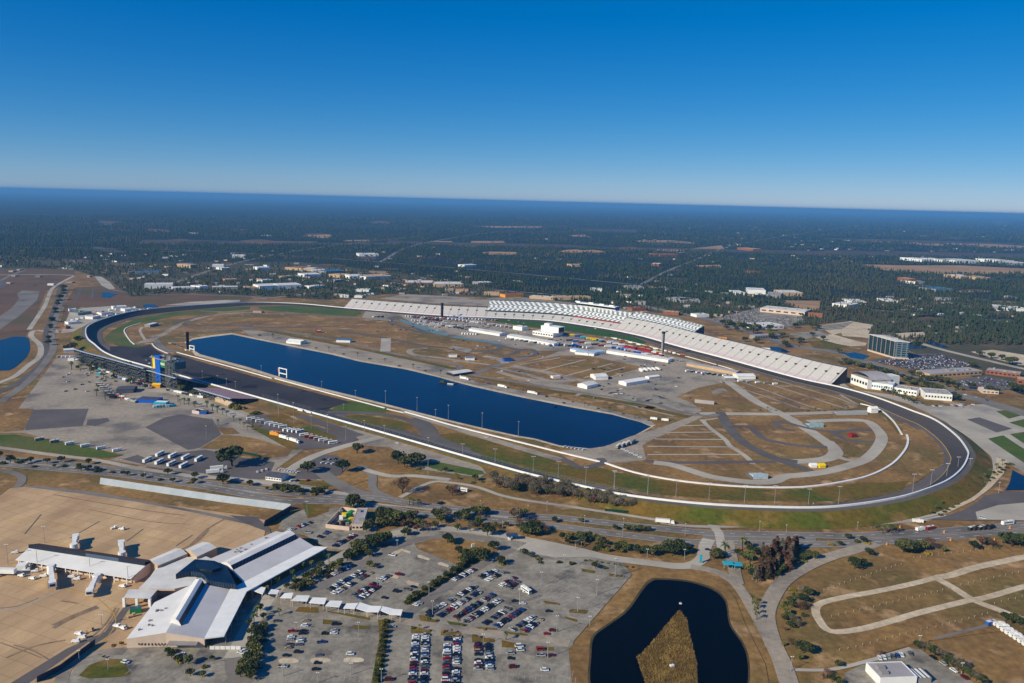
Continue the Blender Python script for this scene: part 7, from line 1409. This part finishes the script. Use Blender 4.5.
# reed island in the pond
isl=[P(*p) for p in c4([(402,440),(425,470),(440,540),(460,620),(466,760),(330,760),(288,690),(258,600),(300,560),(350,500)])]
sheet('island',c4([(402,440),(425,470),(440,540),(460,620),(466,760),(330,760),(288,690),(258,600),(300,560),(350,500)]),mat('reed_soil',(110,88,48),(96,78,42),.1,grain=.2),9)
rr=np.random.default_rng(4);poly=[(p.x,p.y) for p in isl];xs=[p[0] for p in poly];ys=[p[1] for p in poly];pt=[]
while len(pt)<15000:
    x,y=rr.uniform(min(xs),max(xs)),rr.uniform(min(ys),max(ys))
    if inside(poly,x,y): pt.append((x,y))
pt=np.array(pt);n=len(pt);a=rr.uniform(0,6.28,n);hh_=rr.uniform(.5,1.3,n);w=.45;B=np.c_[pt,np.full(n,.4)];dx=np.c_[np.cos(a)*w,np.sin(a)*w,np.zeros(n)];tp=np.c_[rr.normal(0,.35,n),rr.normal(0,.35,n),hh_]
V=np.stack([B-dx,B+dx,B+tp],1).reshape(-1,3);o=put('reed_bed',npmesh('reed_bed',V,np.arange(3*n).reshape(-1,3),mat('reeds',(134,106,58),(114,92,50),.08,third=(148,122,70),ts=.12)));tag(o,'golden brown reed bed covering the wedge island in the pond','reeds',None,'stuff')
# ------------------------------------------------------------ the far pine woods
def treeproto(seed,conif):
    rr=np.random.default_rng(seed);V=[];Fc=[]
    if conif:
        for t in range(3):
            z0,r=2.5+t*2.6,2.7-t*.6;n=6;b=len(V)
            ring=[(r*rr.uniform(.7,1.2)*math.cos(6.283*i/n),r*rr.uniform(.7,1.2)*math.sin(6.283*i/n),z0+rr.uniform(-.5,.5)) for i in range(n)];V+=ring+[(rr.normal()*.3,rr.normal()*.3,z0+4.2)];Fc+=[(b+i,b+(i+1)%n,b+n) for i in range(n)]
    else:
        for l in range(4):
            c=np.array([rr.normal()*1.8,rr.normal()*1.8,rr.uniform(3.5,7)]);r=rr.uniform(1.6,2.6);b=len(V)
            oc=np.array([(1,0,0),(0,1,0),(-1,0,0),(0,-1,0),(0,0,1),(0,0,-1)])*r*rr.uniform(.7,1.2,(6,1))+c;V+=[tuple(v) for v in oc];Fc+=[tuple(b+i for i in f) for f in((0,1,4),(1,2,4),(2,3,4),(3,0,4),(1,0,5),(2,1,5),(3,2,5),(0,3,5))]
    return np.array(V),np.array(Fc)
protos=[treeproto(s,s%3!=2) for s in range(9)]
def vn(x,y,s,seed=0):   # smooth value noise
    X,Y=x/s,y/s;i,j=np.floor(X),np.floor(Y);fx,fy=X-i,Y-j;fx=fx*fx*(3-2*fx);fy=fy*fy*(3-2*fy)
    h=lambda a,b:np.modf(np.abs(np.sin(a*127.1+b*311.7+seed*17.3)*43758.5453))[0]
    return (h(i,j)*(1-fx)+h(i+1,j)*fx)*(1-fy)+(h(i,j+1)*(1-fx)+h(i+1,j+1)*fx)*fy
def forest(name,label,region,n,mats,smin,seed,dens=.42,dark=None):
    rr=np.random.default_rng(seed);xs=rr.uniform(region[0],region[1],n);ys=rr.uniform(region[2],region[3],n)
    # even density in the photo: sample in pixels
    pos=[]
    X=xs-512;Y=341.5-ys;xr=cr*X-sr*Y;yr=sr*X+cr*Y;dy=F*math.cos(TH)+yr*math.sin(TH);dz=yr*math.cos(TH)-F*math.sin(TH)
    dz[dz>-.5]=-.5;t=-H/dz;pos=np.stack([xr*t,dy*t],1);d=np.hypot(pos[:,0],pos[:,1])
    nz=.36*vn(pos[:,0],pos[:,1],420,1)+.42*vn(pos[:,0],pos[:,1],150,2)+.22*vn(pos[:,0],pos[:,1],55,3)
    keep=nz>dens+rr.normal(0,.06,len(nz));pos=pos[keep];d=d[keep]
    zm=np.zeros(len(pos))
    for p,z,bb in SHEETS:
        for i in np.nonzero((pos[:,0]>=bb[0])&(pos[:,0]<=bb[2])&(pos[:,1]>=bb[1])&(pos[:,1]<=bb[3])&(zm<z))[0]:
            if inside(p,pos[i,0],pos[i,1]): zm[i]=z
    ok=np.array([z<=.001 or (z in SCZ and y>1500 and rr.random()<.6 and not inside(OVAL,x,y)) for z,(x,y) in zip(zm,pos)],bool);pos=pos[ok];d=d[ok]
    for mi,m in enumerate(mats):
        VV=[];FF=[];b=0;sel=[i for i in range(len(pos)) if (i*7+mi)%len(mats)==0]
        for i in sel:
            V,Fc=protos[rr.integers(9)];s=max(1.0,d[i]/smin)*rr.uniform(.75,1.35);a=rr.uniform(0,6.28);c,s_=math.cos(a),math.sin(a)
            W=np.stack([V[:,0]*c-V[:,1]*s_,V[:,0]*s_+V[:,1]*c,V[:,2]*min(1.4,1/s**.35)],1)*s;W[:,0]+=pos[i,0];W[:,1]+=pos[i,1];W[:,2]-=.5
            VV.append(W);FF.append(Fc+b);b+=len(V)
        o=put(name,npmesh(name,np.concatenate(VV),np.concatenate(FF),m));tag(o,label[mi],'forest',None,'stuff')
SCR=[(p,bb) for p,z,bb in SHEETS if .0<z<.06 and len(p)<16][1:]
def SCRUB(x,y): return gz(x,y)<.056 and not inside(OVAL,x,y) and y>1500
OVAL=[(p.x+n.x*60,p.y+n.y*60) for p,n in zip(OW,ON)]
WOOD=[mat('wood_a',(34,58,34),(52,66,40),.005,rough=.9,spec=.1,third=(70,66,48),ts=.0016,tlo=.5,thi=.7),mat('wood_b',(42,64,36),(60,74,42),.004,rough=.9,spec=.1,third=(78,72,52),ts=.0014,tlo=.48,thi=.68),mat('wood_c',(62,64,44),(50,58,38),.004,rough=.9,spec=.1,third=(90,78,60),ts=.002,tlo=.46,thi=.64)]
forest('pine_forest',['mass of dark green pines filling the plain beyond the track','mass of mid green pines filling the plain beyond the track','mass of brownish thin woods filling the plain beyond the track'],(-60,1090,217,345),80000,WOOD,2800,21,.36)
HAZE=0.000055;HAZE_COL=(.17,.48,.93);SKY_AIR=.7;SKY_DUST=0;SKY_OZ=3.0;SKY_SAT=1.45;SKY_TINT=(.52,.745,1.0);SKY_STR=.09;EXPO=.06
# ------------------------------------------------------------ light, sky, air
to_sun=Vector((-math.cos(R(30))*math.cos(R(36)),-math.cos(R(30))*math.sin(R(36)),math.sin(R(30))))
sd=bpy.data.lights.new('sun','SUN');so=bpy.data.objects.new('sun',sd);COL.objects.link(so);sd.energy=5;sd.angle=R(.53);sd.color=(1,.92,.7)
so.rotation_euler=to_sun.to_track_quat('Z','Y').to_euler()
W=bpy.data.worlds.new('World');S.world=W;W.use_nodes=True;N=W.node_tree.nodes;L=W.node_tree.links.new
sky=N.new('ShaderNodeTexSky');sky.sky_type='NISHITA';sky.sun_disc=False;sky.sun_elevation=R(30);sky.sun_rotation=math.atan2(to_sun.x,to_sun.y);sky.altitude=260;sky.air_density=SKY_AIR;sky.dust_density=SKY_DUST;sky.ozone_density=SKY_OZ
hs=N.new('ShaderNodeHueSaturation');hs.inputs['Saturation'].default_value=SKY_SAT;hs.inputs['Value'].default_value=1
tint=N.new('ShaderNodeMix');tint.data_type='RGBA';tint.blend_type='MULTIPLY';tint.inputs[0].default_value=1;tint.inputs[7].default_value=SKY_TINT+(1,)
L(sky.outputs[0],hs.inputs['Color']);L(hs.outputs[0],tint.inputs[6]);sp=N.new('ShaderNodeSeparateColor');cb=N.new('ShaderNodeCombineColor');L(tint.outputs[2],sp.inputs[0]);L(sp.outputs[0],cb.inputs[0])
for ch,(pw,k) in ((1,(.69,1.425)),(2,(.5,2.407))):
    a=N.new('ShaderNodeMath');a.operation='POWER';a.inputs[1].default_value=pw;L(sp.outputs[ch],a.inputs[0]);b=N.new('ShaderNodeMath');b.operation='MULTIPLY';b.inputs[1].default_value=k;L(a.outputs[0],b.inputs[0]);L(b.outputs[0],cb.inputs[ch])
L(cb.outputs[0],N['Background'].inputs['Color']);N['Background'].inputs['Strength'].default_value=SKY_STR
vs=S.view_settings;vs.view_transform='Standard';vs.look='None';vs.gamma=1;vs.exposure=EXPO;vs.use_curve_mapping=False
if HAZE:
    hm=bpy.data.materials.new('haze_air');hm.use_nodes=True;n=hm.node_tree.nodes;n.remove(n['Principled BSDF'])
    pv=n.new('ShaderNodeVolumePrincipled');pv.inputs['Color'].default_value=HAZE_COL+(1,);pv.inputs['Density'].default_value=HAZE;pv.inputs['Anisotropy'].default_value=0
    hm.node_tree.links.new(pv.outputs[0],n['Material Output'].inputs['Volume'])
    o=put('haze',MB().box((0,0,-2.5),(181000,181000,290)).mesh('haze',hm));o['kind']='stuff'
S.cycles.max_bounces=6;S.cycles.volume_bounces=0;S.cycles.diffuse_bounces=3;S.cycles.transparent_max_bounces=8
